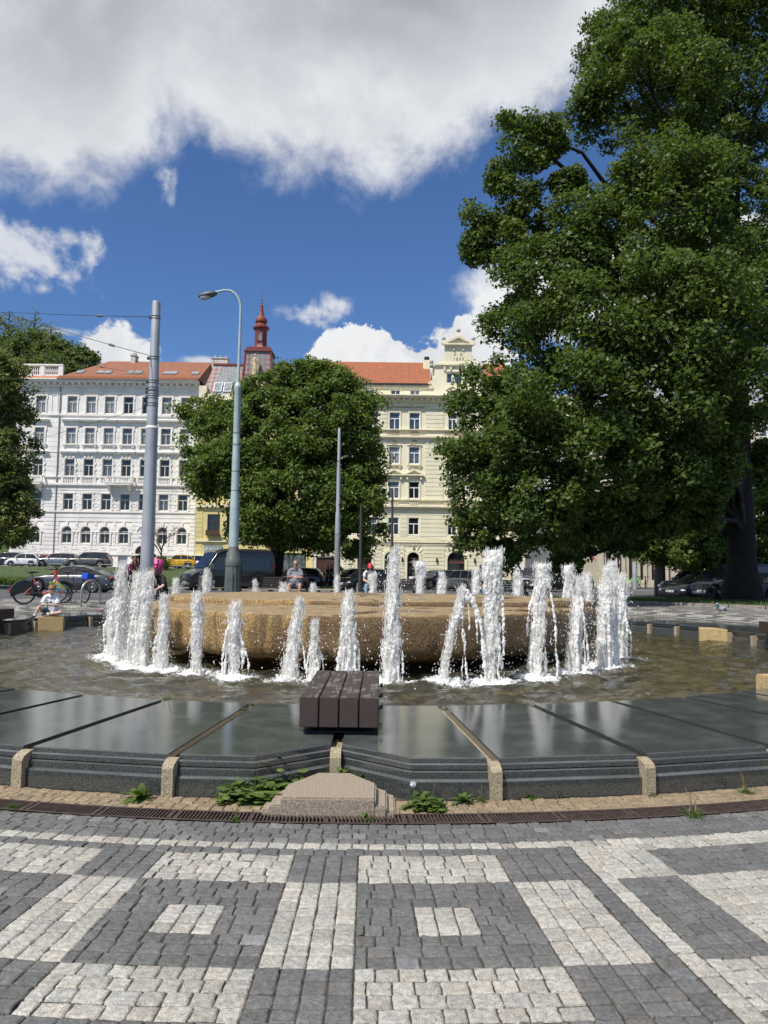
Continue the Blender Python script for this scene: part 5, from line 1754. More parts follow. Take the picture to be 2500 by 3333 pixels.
for h in C4 + C2: surround(nb(), (h[0] + h[1]) / 2, cy, h[2], h[3], h[1] - h[0], .15, .08, False)
for h in C3:
    xc = (h[0] + h[1]) / 2; mb = nb(); surround(mb, xc, cy, h[2], h[3], h[1] - h[0], .15, .08, False); sill(mb, xc, cy, 13.85, h[1] - h[0] + .5, .22); hood(mb, xc, cy, 16.12, h[1] - h[0] + .45, .12, .1)
for h in CA:
    xc = (h[0] + h[1]) / 2; mb = nb(); P, Q_ = arcpts(xc, 22.45, .85, 8, R_(25), R_(155)), arcpts(xc, 22.45, .70, 8, R_(25), R_(155))
    for k in range(8): mb.prism_y([P[k], P[k + 1], Q_[k + 1], Q_[k]], cy - .1, cy)
for q in WS: part(q, 'window_surround', CTRIM, ch)
for xc, wp in ((1.13, 2.3), (3.48, 2.3), (8.5, 3.1), (-1.4, 2.2), (-3.75, 2.2), (-6.1, 2.2)):
    mb = MB()
    mb.prism_y([(xc - wp / 2, 12.55), (xc + wp / 2, 12.55), (xc + wp / 2, 12.7), (xc - wp / 2, 12.7)], cy - .42, cy)
    mb.prism_y([(xc - wp / 2, 12.70), (xc - wp / 2 + .3, 12.70), (xc, 13.12), (xc, 13.32)], cy - .42, cy); mb.prism_y([(xc + wp / 2 - .3, 12.70), (xc + wp / 2, 12.70), (xc, 13.32), (xc, 13.12)], cy - .42, cy)
    mb.prism_y([(xc - wp / 2 + .3, 12.70), (xc + wp / 2 - .3, 12.70), (xc, 13.12)], cy - .12, cy)
    for s_ in (-1, 1): mb.box(xc + s_ * (wp / 2 - .35) - .09, xc + s_ * (wp / 2 - .35) + .09, cy - .3, cy, 12.1, 12.55)
    part(mb, 'pediment', CTRIM, ch)
mb = MB()
band(mb, CX0, CX1, cy, 21.25, 21.45, .25); band(mb, CX0 - .05, CX1, cy, 21.72, 21.90, .85); band(mb, CX0 - .05, CX1, cy, 21.9, 22.02, 1.0); band(mb, CX0, CX1, cy, 21.45, 21.72, .3)
x = CX0 + .3
while x < CX1: mb.box(x - .12, x + .12, cy - .7, cy - .31, 21.47, 21.715); x += .68
band(mb, CX0, 5.6, cy, 22.95, 23.3, .15); band(mb, CX0, CX1, cy, 20.45, 20.55, .1)
part(mb, 'cornice', CTRIM, ch)
mb = MB()
for z0, z1, d in ((17.95, 18.05, .3), (17.05, 17.25, .4), (16.9, 17.05, .2), (9.65, 9.8, .25), (8.85, 9.05, .45), (8.65, 8.85, .25), (4.72, 4.86, .2), (4.5, 4.62, .12)):
    band(mb, CX0, CX1, cy, z0, z1, d)
part(mb, 'string_course', CTRIM, ch)
for c in (-6.1, -3.75, -1.4, 1.13, 3.48, 8.5, 12.6):
    w2 = 1.5 if c == 8.5 else .55
    mb = MB()
    for i in range(int(w2 * 2 / .25)): mb.torus((c - w2 + .14 + i * .26, cy - .08, 17.6), (0, 1, 0), .15, .04, 10, 5)
    part(mb, 'relief_band', SANDT, ch)
    mb = MB(); balusters(mb, c - w2, c + w2, cy - .12, 9.08, 9.63, int(w2 * 10), .07); part(mb, 'balustrade', CTRIM, ch)
mb = MB()
rr_ = random.Random(9)
for xa, xb in ((.2, 4.6), (-3.0, -.4), (8.1, 8.9), (-7, -4)):
    n = int((xb - xa) / .12)
    for i in range(n):
        u = i / max(1, n - 1)
        mb.ball((lerp(xa, xb, u), cy - .04, 20.82 - .18 * abs(math.sin(u * PI * max(1, round((xb - xa) / .75)))) + rr_.uniform(-.06, .06)), rr_.uniform(.07, .14), 1, (1, .7, 1))
for c in (1.13, 3.48, 7.92, 9.08):
    for i in range(13): mb.ball((c + rr_.uniform(-.5, .5) * (1 - i / 16), cy - .05, 16.30 + i * .035), rr_.uniform(.06, .13), 1, (1, .7, 1))
for c in (.82, 3.46):
    mb.ball((c, cy - .16, 4.12), .16, 1, (1, .8, 1.5)); mb.ball((c, cy - .16, 4.38), .13, 1)
part(mb, 'stucco_ornament', SANDT, ch)
for HH, s_ in ((C4, 'cbcbbbcb'), (C3, 'cbccgbbc'), (C2, 'cbcgdgdc'), (C1, 'ddgddddd')):
    for i, h in enumerate(HH): window(ch, (h[0] + h[1]) / 2, cy + .14, h[2], h[1] - h[0], h[3] - h[2], s_[i], FRAMEW)
for i, h in enumerate(CA): window(ch, (h[0] + h[1]) / 2, cy + .14, h[2], 1.1, .68, 'gcb'[i % 3], FRAMEW, False, 'M')
for h in CG[:5]:
    o = window(ch, (h[0] + h[1]) / 2, cy + .18, h[2], h[1] - h[0], h[3] - h[2], 'd', FRAMEB, True, 'S', 'shop_window')
mb = MB(); mb.box(-7.8, -5.0, cy + .15, cy + .2, .32, 2.9); part(mb, 'garage_door', DOORB, ch)
LETW = M('white_lettering', (.8, .8, .8), .5, var=0)
BLIND = M('brown_blind', (.12, .045, .035), .6, var=.2)
mb = MB(); mb.box(2.83, 4.09, cy + .11, cy + .16, 2.35, 2.55); mb.box(7.5, 9.38, cy + .11, cy + .16, 2.35, 2.62); part(mb, 'shop_blind', BLIND, ch)
L = ch.location
text_mesh('shop_lettering', "ones'", .62, LETW, ch, (3.66 - L.x, cy + .10 - L.y, 1.15 - L.z), (0, R_(90), R_(90)), .01, 'CENTER', 1.15).rotation_euler = (PI / 2, R_(90), 0)
text_mesh('shop_lettering', "ones", .34, LETW, ch, (8.44 - L.x, cy + .10 - L.y, 1.45 - L.z), (PI / 2, 0, 0), .01, 'CENTER', 1.5)
mb = MB(); mb.box(8.0, 8.9, cy + .1, cy + .14, 1.05, 1.25); mb.box(3.0, 3.9, cy + .1, cy + .14, .35, .8); part(mb, 'notice_panel', LETW, ch)
mb = MB()
for xl in (2.2, 6.2, 10.6): mb.box(xl - .09, xl + .09, cy - .25, cy - .07, 2.5, 2.95)
part(mb, 'wall_lamp', NOZ, ch)
# graffiti scribble
mb = MB(); 
for k in range(2):
    mb.tube([(5.0 + .09 * i, cy - .078, 1.35 + .16 * math.sin(i * 1.7 + k) + .05 * k) for i in range(20)], .018, 4)
part(mb, 'graffiti', M('blue_spray', (.12, .32, .42), .7), ch)
# roof, chimneys
mb = MB()
mb.add([(CX0 - .2, cy - .2, 23.4), (5.4, cy - .2, 23.4), (5.4, cy + 4.6, 27.35), (CX0 - .2, cy + 4.6, 27.35)], [(0, 1, 2, 3)])
mb.add([(CX0 - .2, cy + 4.6, 27.35), (5.4, cy + 4.6, 27.35), (5.4, cy + 12, 23.4), (CX0 - .2, cy + 12, 23.4)], [(0, 1, 2, 3)])
mb.add([(11.8, cy - .2, 23.4), (CX1, cy - .2, 23.4), (CX1, cy + 4.6, 27.3), (11.8, cy + 4.6, 27.3)], [(0, 1, 2, 3)])
part(mb, 'roof', TILE, ch)
mb = MB(); mb.box(CX0 - .2, 5.0, cy - .33, cy - .18, 23.32, 23.5); part(mb, 'gutter', M('dark_gutter', (.03, .025, .025), .5), ch)
mb = MB(); mb.box(4.6, 5.5, cy + 3.2, cy + 4.0, 25.5, 27.3); part(mb, 'chimney', CTRIM, ch)
mb = MB(); mb.box(4.75, 5.35, cy + 3.3, cy + 3.9, 27.3, 27.75); part(mb, 'chimney_pot', NOZ, ch)
# gable
gx = 8.6
CGAB = [(7.55 - .34, 7.55 + .34, 23.65, 24.85), (8.6 - .46, 8.6 + .46, 23.65, 24.85), (9.65 - .34, 9.65 + .34, 23.65, 24.85)]
mb = MB(); wall(mb, 6.0, 11.2, 23.3, 25.75, cy, CGAB, .25); mb.box(5.6, 11.6, cy + .3, cy + 4, 23.3, 25.7)
for s_ in (-1, 1):
    pts = [(gx + s_ * 2.6, 23.3), (gx + s_ * 3.75, 23.3), (gx + s_ * 3.55, 23.75), (gx + s_ * 3.1, 24.0), (gx + s_ * 2.85, 24.4), (gx + s_ * 2.8, 25.75), (gx + s_ * 2.6, 25.75)]
    mb.prism_y(pts if s_ > 0 else pts[::-1], cy, cy + .6)
    pts = [(gx + s_ * 1.55, 25.95), (gx + s_ * 2.35, 25.95), (gx + s_ * 2.25, 26.4), (gx + s_ * 1.8, 26.65), (gx + s_ * 1.62, 27.1), (gx + s_ * 1.55, 27.3)]
    mb.prism_y(pts if s_ > 0 else pts[::-1], cy + .05, cy + .6)
mb.prism_y([(gx - 1.6, 25.95), (gx + 1.6, 25.95), (gx + 1.6, 28.2), (gx - 1.6, 28.2)], cy, cy + .7)
gb = part(mb, 'gable', CREAM, ch)
mb = MB()
band(mb, gx - 2.95, gx + 2.95, cy, 25.75, 25.95, .25); band(mb, gx - 1.5, gx + 1.5, cy, 25.0, 25.1, .1); band(mb, gx - 1.9, gx + 1.9, cy, 28.2, 28.38, .4); band(mb, gx - 1.7, gx + 1.7, cy, 28.05, 28.2, .2)
mb.prism_y([(gx - 1.9, 28.38), (gx - 1.4, 28.38), (gx, 29.05), (gx, 29.3)], cy - .4, cy + .4); mb.prism_y([(gx + 1.4, 28.38), (gx + 1.9, 28.38), (gx, 29.3), (gx, 29.05)], cy - .4, cy + .4)
mb.prism_y([(gx - 1.4, 28.38), (gx + 1.4, 28.38), (gx, 29.05)], cy - .1, cy + .3)
for s_ in (-1, 1):
    mb.box(gx + s_ * 1.75 - .25, gx + s_ * 1.75 + .25, cy - .3, cy + .3, 28.38, 28.75); mb.box(gx + s_ * .55 - .1, gx + s_ * .55 + .1, cy - .15, cy, 27.6, 28.04)
    for q in (.9, 1.65): mb.box(gx + s_ * q - .1, gx + s_ * q + .1, cy - .18, cy, 25.15, 25.7)
mb.box(gx - .3, gx + .3, cy - .3, cy + .3, 29.2, 29.45); mb.box(gx - .2, gx + .2, cy - .2, cy + .2, 29.45, 29.75)
part(mb, 'gable_cornice', CTRIM, ch)
for x, z, r in ((gx, 30.02, .26), (gx - 1.75, 29.0, .26), (gx + 1.75, 29.0, .26), (gx - 3.2, 26.15, .27)):
    mb = MB(); mb.ball((x, cy, z), r, 2)
    if z < 27: mb.box(x - .2, x + .2, cy - .2, cy + .2, 25.5, z - r * .8)
    part(mb, 'stone_ball', M('grey_stone_ball', (.34, .33, .31), .8, var=.3), ch, True)
for h in CGAB: window(ch, (h[0] + h[1]) / 2, cy + .12, h[2], h[1] - h[0], 1.2, 'b', FRAMEW, False, 'S')
text_mesh('gable_date', "A D", .48, SANDT, ch, (gx - .02 - L.x, cy - .015 - L.y, 27.0 - L.z), (PI / 2, 0, 0), .03, 'CENTER', 1.5)
text_mesh('gable_date', "1897", .52, SANDT, ch, (gx - L.x, cy - .015 - L.y, 26.4 - L.z), (PI / 2, 0, 0), .03, 'CENTER', 1.35)

# ------------------------------------------------------------------ the yellow house with the red turret
yy = 90.0
yh = thing('yellow_turreted_house', 'yellow house behind the maple with slate roof and a red lantern turret', 'building', (-15, yy, .4))
YX0, YX1 = -22.45, -8.4
ycol = [-20.3, -18.0, -15.8, -13.6, -11.4, -9.6]
YH = [(c - .75, c + .75, z, z + 2.3) for c in ycol for z in (5.6, 9.9, 13.9, 17.8)]
YG = [(-21.35, -19.2, .5, 4.25), (-18.2, -16.0, .6, 3.4), (-15.3, -13.0, .6, 3.4), (-12.4, -9.2, .6, 3.4)]
mb = MB(); wall(mb, YX0, YX1, .3, 21.4, yy, YH + YG); mb.box(YX0, YX1, yy + .5, yy + 12, .3, 21.4); part(mb, 'wall', YELL, yh)
mb = MB(); courses(mb, YX0, -21.6, .8, 8.6, yy, .55, [], .04, .04); courses(mb, -18.9, YX1, 3.8, 8.6, yy, .55, YH, .04, .04, .2); part(mb, 'rustication', YELL, yh); mb = MB()
band(mb, YX0, YX1, yy, 8.7, 9.0, .3); band(mb, YX0, YX1, yy, 13.0, 13.2, .25); band(mb, YX0, YX1, yy, 4.6, 4.8, .2); band(mb, YX0, YX1, yy, 20.9, 21.4, .6); band(mb, YX0, YX1, yy, 21.4, 21.6, .8); band(mb, YX0, YX1, yy, 21.6, 22.4, .2)
mb.box(YX0, YX0 + .9, yy - .3, yy + .6, 21.6, 23.4)
part(mb, 'cornice', CTRIM, yh)
for h in YH: window(yh, (h[0] + h[1]) / 2, yy + .12, h[2], 1.5, 2.3, 'd', FRAMEB)
mb = MB(); mb.box(-21.1, -19.5, yy - .55, yy, 5.35, 5.6); mb.box(-21.1, -19.5, yy - .55, yy - .48, 5.6, 6.0); part(mb, 'balcony', FRAMEB, yh)
SHOPG = M('shop_glass', (.10, .12, .12), .15, var=.5, scale=2)
for h in YG[1:]:
    mb = MB(); mb.box(h[0], h[1], yy + .15, yy + .2, h[2], h[3]); sw = part(mb, 'shop_window', SHOPG, yh)
    mb = MB(); mb.box(h[0], h[1], yy + .02, yy + .14, .6, 1.4)
    for q in (0, .5, 1): mb.box(lerp(h[0], h[1], q) - .07 + .07 * (1 - 2 * q), lerp(h[0], h[1], q) + .07 + .07 * (1 - 2 * q), yy + .04, yy + .14, 1.4, h[3])
    part(mb, 'shop_front', FRAMEB, yh).parent = sw
SIGNG = M('grey_green_sign', (.26, .31, .29), .4, var=.2)
mb = MB(); mb.box(-21.3, -19.2, yy - .12, yy + .1, 2.75, 4.2); sg = part(mb, 'shop_sign', SIGNG, yh)
LY = yh.location
text_mesh('sign_lettering', "Epam", .52, LETW, yh, (-20.05 - LY.x, yy - .135 - LY.y, 3.55 - LY.z), (PI / 2, 0, 0), .01, 'CENTER').parent = sg
mb = MB(); mb.torus((-20.98, yy - .14, 3.72), (0, 1, 0), .14, .035, 16, 5); mb.ball((-20.98, yy - .14, 3.72), .05, 1)
o = part(mb, 'sign_logo', LETW, yh); o.parent = sg
mb = MB()
for i in range(15): mb.box(-21.1 + i * .125, -21.1 + i * .125 + random.Random(i).uniform(.05, .1), yy - .135, yy - .12, 2.95, 2.95 + random.Random(i + 50).uniform(.2, .4))
o = part(mb, 'sign_pattern', LETW, yh); o.parent = sg
mb = MB(); mb.box(-21.3, -19.2, yy + .1, yy + .18, .5, 2.75); part(mb, 'shop_door', DOORB, yh)
# mansard
mb = MB(); mb.add([(YX0 + .2, yy - .1, 22.3), (YX1, yy - .1, 22.3), (YX1, yy + 3.4, 26.9), (YX0 + .9, yy + 3.4, 26.9)], [(0, 1, 2, 3)]); mb.add([(YX0 + .2, yy - .1, 22.3), (YX0 + .9, yy + 3.4, 26.9), (YX0 + .2, yy + 11, 22.3)], [(0, 1, 2)])
part(mb, 'roof', SLATE, yh)
mb = MB()
for xa, xb in ((YX0 + .25, YX0 + 1.5), (-18.6, -17.6), (-11.5, -10.5)):
    mb.add([(xa, yy - .13, 22.3), (xb, yy - .13, 22.3), (xb + .5, yy + 3.37, 26.9), (xa + .6, yy + 3.37, 26.9)], [(0, 1, 2, 3)])
part(mb, 'diamond_tiles', DIAM, yh)
mb = MB(); mb.box(YX0 + .8, YX1, yy + 3.2, yy + 3.7, 26.85, 27.12); mb.box(-10.9, -9.4, yy + 4, yy + 5, 26.9, 27.5); part(mb, 'ridge_flashing', REDM, yh)
mb = MB(); s2 = 5.6 / 3.5
for xc in (-20.5, -19.3):
    mb.obox((xc + .12, yy + .55, 23.45), (1, 0, 0), Vector((0, 3.5, 5.6)).normalized(), Vector((0, -5.6, 3.5)).normalized(), .5, .75, .06)
sk = part(mb, 'roof_window', FRAMEW, yh)
mb = MB()
for xc in (-20.5, -19.3):
    mb.obox((xc + .12, yy + .50, 23.48), (1, 0, 0), Vector((0, 3.5, 5.6)).normalized(), Vector((0, -5.6, 3.5)).normalized(), .42, .66, .03)
part(mb, 'pane', SKYL, yh).parent = sk
# turret
def lift(mb):
    mb.v = [(x, y, 27.85 + (z - 27.3) * 1.09 if z > 27.2 else z) for x, y, z in mb.v]
    return mb
tx, ty = -15.55, yy + 1.6
def frus(mb, x0, x1, y0, y1, z0, X0_, X1_, Y0_, Y1_, z1):
    mb.add([(x0, y0, z0), (x1, y0, z0), (x1, y1, z0), (x0, y1, z0), (X0_, Y0_, z1), (X1_, Y0_, z1), (X1_, Y1_, z1), (X0_, Y1_, z1)], [(0, 3, 2, 1), (4, 5, 6, 7), (0, 1, 5, 4), (1, 2, 6, 5), (2, 3, 7, 6), (3, 0, 4, 7)])
tu = MB()
frus(tu, tx - 2.2, tx + 2.2, yy - .35, yy + 3.9, 21.8, tx - 1.75, tx + 1.75, yy + .1, yy + 3.5, 24.6); frus(tu, tx - 1.75, tx + 1.75, yy + .1, yy + 3.5, 24.6, tx - 1.55, tx + 1.55, yy + .3, yy + 3.3, 27.3)
tq = part(lift(tu), 'turret_roof', DIAM, yh)
mb = MB(); ty = yy + 2.0
for s_ in (-1, 1):
    for a, b_, z0, z1 in ((2.2, 1.75, 21.8, 24.6), (1.75, 1.55, 24.6, 27.3)):
        mb.tube([(tx + s_ * a, yy - .35 + (.45 if a < 2 else 0), z0), (tx + s_ * b_, yy + (.1 if a > 2 else .3), z1)], .13, 6)
mb.box(tx - 1.7, tx + 1.7, yy + .1, yy + 3.5, 27.3, 27.5); mb.box(tx - 1.45, tx + 1.45, yy + .3, yy + 3.3, 27.5, 27.85)
part(lift(mb), 'turret_cornice', REDM, yh)
mb = MB()
mb.lathe([(1.1, 27.85), (.92, 28.1), (.82, 28.3), (.78, 28.5), (.78, 30.15), (.84, 30.25)], 8, (tx, ty, 0), PI / 8)
mb.lathe([(.84, 30.25), (1.02, 30.35), (1.04, 30.52), (.8, 30.7), (.64, 30.85), (.64, 30.98), (.76, 31.15), (.74, 31.4), (.52, 31.7), (.34, 31.95), (.26, 32.3), (.19, 32.9), (.16, 33.0), (.22, 33.06), (.12, 33.15), (.05, 33.7), (.11, 33.8), (.05, 33.9), (.02, 34.0)], 12, (tx, ty, 0))
mb.tube([(tx, ty, 33.9), (tx, ty, 35.0)], .025, 5)
part(lift(mb), 'lantern', REDM, yh)
mb = MB(); mb.prism_y([(tx - .22, 28.8), (tx + .22, 28.8)] + arcpts(tx, 29.6, .22), ty - .80, ty - .73); mb.prism_x([(ty - .22, 28.8), (ty + .22, 28.8), (ty + .22, 29.7), (ty - .22, 29.7)], tx + .70, tx + .80)
part(lift(mb), 'lantern_window', PAN['c'], yh)
mb = MB()
A, B = arcpts(tx, 29.6, .32), arcpts(tx, 29.6, .23)
for k in range(12): mb.prism_y([A[k], A[k + 1], B[k + 1], B[k]], ty - .86, ty - .73)
for s_ in (-1, 1): mb.box(tx + s_ * .275 - .045, tx + s_ * .275 + .045, ty - .86, ty - .73, 28.7, 29.6)
part(lift(mb), 'lantern_frame', REDM, yh)
# pedestal and statue on the parapet
ST = M('weathered_sandstone', (.50, .42, .27), .9, var=.3, scale=5, bump=.3, bscale=20)
px_, py_ = -15.75, yy - .55
mb = MB(); mb.box(px_ - 1.0, px_ + 1.0, py_ - .45, py_ + .5, 21.6, 23.3); mb.box(px_ - 1.1, px_ + 1.1, py_ - .55, py_ + .55, 23.3, 23.5); mb.box(px_ - .65, px_ + .65, py_ - .4, py_ + .4, 23.5, 24.2); mb.box(px_ - .72, px_ + .72, py_ - .46, py_ + .46, 24.2, 24.35); mb.box(px_ - .45, px_ + .45, py_ - .32, py_ + .32, 24.35, 24.65)
P, Q_ = arcpts(px_, 23.0, .75, 10), arcpts(px_, 23.0, .6, 10)
for k in range(10): mb.prism_y([P[k], P[k + 1], Q_[k + 1], Q_[k]], py_ - .5, py_ - .4)
part(mb, 'statue_pedestal', ST, yh)
stt = thing('roof_statue', 'pale stone statue of a draped woman standing in front of the turret', 'statue', (px_, py_, 24.65))
mb = MB()
mb.lathe([(.34, 0), (.36, .1), (.30, .6), (.33, 1.1), (.30, 1.45), (.24, 1.75), (.27, 2.05), (.30, 2.3), (.26, 2.5), (.10, 2.62), (.09, 2.72)], 14)
mb.ball((0, -.02, 2.9), .17, 2, (.9, 1, 1.2)); mb.ball((0, .05, 2.97), .18, 2, (1, 1, .9))
mb.tube([(-.28, 0, 2.4), (-.42, -.02, 2.0), (-.40, -.2, 1.6), (-.25, -.3, 1.45)], [.10, .085, .07, .06], 8)
mb.tube([(.28, 0, 2.4), (.45, -.05, 2.05), (.42, -.22, 1.75), (.2, -.32, 1.9)], [.10, .085, .07, .06], 8)
for k in range(9):
    a = k * .7; mb.tube([(.28 * math.cos(a), .28 * math.sin(a), 1.7), (.33 * math.cos(a + .2), .33 * math.sin(a + .2), .9), (.36 * math.cos(a + .3), .36 * math.sin(a + .3), .03)], [.03, .06, .05], 6)
mb.tube([(.35, -.2, 2.2), (.5, -.1, 1.2), (.45, 0, .3)], [.06, .12, .05], 8)
stt.scale = (.86,) * 3
bo = mb.build('figure', ST, stt, True)
md = bo.modifiers.new('r', 'REMESH'); md.mode = 'VOXEL'; md.voxel_size = .045; md.use_smooth_shade = True

# ------------------------------------------------------------------ houses beyond, on the right
def far_house(name, label, x0, x1, y, z0, z1, wm, tm, ncol, zs, wwid, wh_, pane='dg', fm=None, gnd=None, base_cs=True, dep=10, roof=ZINC):
    r = thing(name, label, 'building', ((x0 + x1) / 2, y, z0))
    cs = [lerp(x0, x1, (i + .5) / ncol) for i in range(ncol)]
    holes = [(c - wwid / 2, c + wwid / 2, z, z + wh_) for c in cs for z in zs]
    g = [(c - w2 / 2, c + w2 / 2, a, b_) for c, w2, a, b_ in (gnd or [])]
    mb = MB(); wall(mb, x0, x1, z0, z1, y, holes + g); mb.box(x0, x1, y + .5, y + dep, z0, z1)
    mb.add([(x0, y, z0), (x0, y + .5, z0), (x0, y + .5, z1), (x0, y, z1)], [(0, 3, 2, 1)]); mb.add([(x1, y, z0), (x1, y + .5, z0), (x1, y + .5, z1), (x1, y, z1)], [(0, 1, 2, 3)])
    part(mb, 'wall', wm, r)
    mb = MB()
    if base_cs: courses(mb, x0, x1, z0 + .3, zs[0] + 2.6, y, .55, holes + g, .07, .10, .25)
    for h in holes: surround(mb, (h[0] + h[1]) / 2, y, h[2], h[3], wwid, .18, .1); hood(mb, (h[0] + h[1]) / 2, y, h[3] + .5, wwid + .8, .35, .2)
    for z in zs[1:]: band(mb, x0, x1, y, z - .8, z - .55, .25)
    band(mb, x0, x1, y, z1 - .3, z1, .8)
    part(mb, 'stonework', tm, r)
    for i, h in enumerate(holes): window(r, (h[0] + h[1]) / 2, y + .14, h[2], wwid, wh_, pane[i % len(pane)], fm or FRAMEW)
    for h in g: window(r, (h[0] + h[1]) / 2, y + .14, h[2], h[1] - h[0], h[3] - h[2], 'd', FRAMEB, False, 'M', 'shop_window')
    mb = MB(); mb.add([(x0 - .2, y - .6, z1), (x1 + .2, y - .6, z1), (x1 + .2, y + dep / 2, z1 + 4), (x0 - .2, y + dep / 2, z1 + 4)], [(0, 1, 2, 3)]); mb.add([(x0 - .2, y + dep / 2, z1 + 4), (x1 + .2, y + dep / 2, z1 + 4), (x1 + .2, y + dep, z1), (x0 - .2, y + dep, z1)], [(0, 1, 2, 3)])
    part(mb, 'roof', roof, r)
    return r
far_house('ochre_house', 'distant ochre house closing the side street beyond the road sign', 16, 32, 128, .3, 16, OCHRE, CTRIM, 5, (5.5, 9.5, 13), 1.3, 2.0, 'gd')
far_house('white_corner_house', 'white corner house with strong banded ground floor half hidden by the oak', 20.2, 33, 98, .3, 22, WHITE, WTRIM, 5, (5.6, 9.6, 13.6, 17.6), 1.2, 2.1, 'dgd', gnd=[(22, 1.3, .6, 3.2), (24.5, 1.3, .6, 3.2), (28.3, 1.6, .3, 3.4), (31, 1.4, .6, 3.2)])
bh = far_house('beige_house', 'beige house with pilasters and white framed upper windows behind the oak trunk', 19.9, 46, 70, .1, 17.5, BEIGE, WTRIM, 9, (6.2, 10.6, 14.4), 1.25, 2.3, 'dg', gnd=[(20.9 + i * 1.05, .62, .9, 3.4) for i in range(5)] + [(28.3 + i * 2.8, 1.5, .9, 3.4) for i in range(6)], base_cs=False)
mb = MB()
for i in range(26): mb.box(20.15 + i * 1.0 - .16, 20.15 + i * 1.0 + .16, 69.82, 70, .1, 4.0)
band(mb, 19.9, 46, 70, 4.0, 4.3, .35); band(mb, 19.9, 46, 70, .1, .7, .12)
part(mb, 'pilasters', BEIGE, bh)
# ================================================================== VEHICLES
def paint(name, c, rough=.28, metal=.3):
    return M(name, c, rough, metal, var=.06, scale=2, coat=.8)
GLASSC = M('car_glass', (.012, .014, .017), .04, var=.3, scale=2, spec=.9)
TYRE = M('tyre_rubber', (.012, .012, .012), .85, var=.2)
RIM = M('alloy_rim', (.40, .41, .43), .3, .8, var=.1)
BLKP = M('black_trim', (.015, .015, .016), .45, var=.2)
HEADL = M('headlight_glass', (.55, .58, .62), .12, .3, var=.3, scale=20)
TAILL = M('tail_light', (.40, .015, .012), .25, var=.2, scale=15)
PLATE = M('number_plate', (.70, .70, .68), .5, var=.08, scale=40)
PLTX = M('plate_lettering', (.03, .03, .035), .6, var=0)
CHROME = M('chrome', (.6, .6, .62), .15, 1.0, var=.05)

def wheel(root, x, y, r, wd, side):
    mb = MB()
    prof = [(r * .62, -wd / 2), (r * .93, -wd / 2), (r, -wd * .34), (r, wd * .34), (r * .93, wd / 2), (r * .62, wd / 2)]
    mb.lathe(prof, 24)
    rt = (R_(90), 0, 0)
    t_ = mb.build('wheel', TYRE, root, True, (x, y, r), rt)
    mb = MB()
    z = (wd / 2 - .012) * (1 if side < 0 else -1)
    mb.torus((0, 0, z), (0, 0, 1), r * .63, r * .05, 24, 6)
    for k in range(10):
        a = 2 * PI * k / 10
        mb.tube([(0, 0, z), (r * .62 * math.cos(a), r * .62 * math.sin(a), z)], [r * .075, r * .045], 5)
    mb.ball((0, 0, z), r * .13, 1)
    mb.build('rim', RIM, t_, True)
    return t_

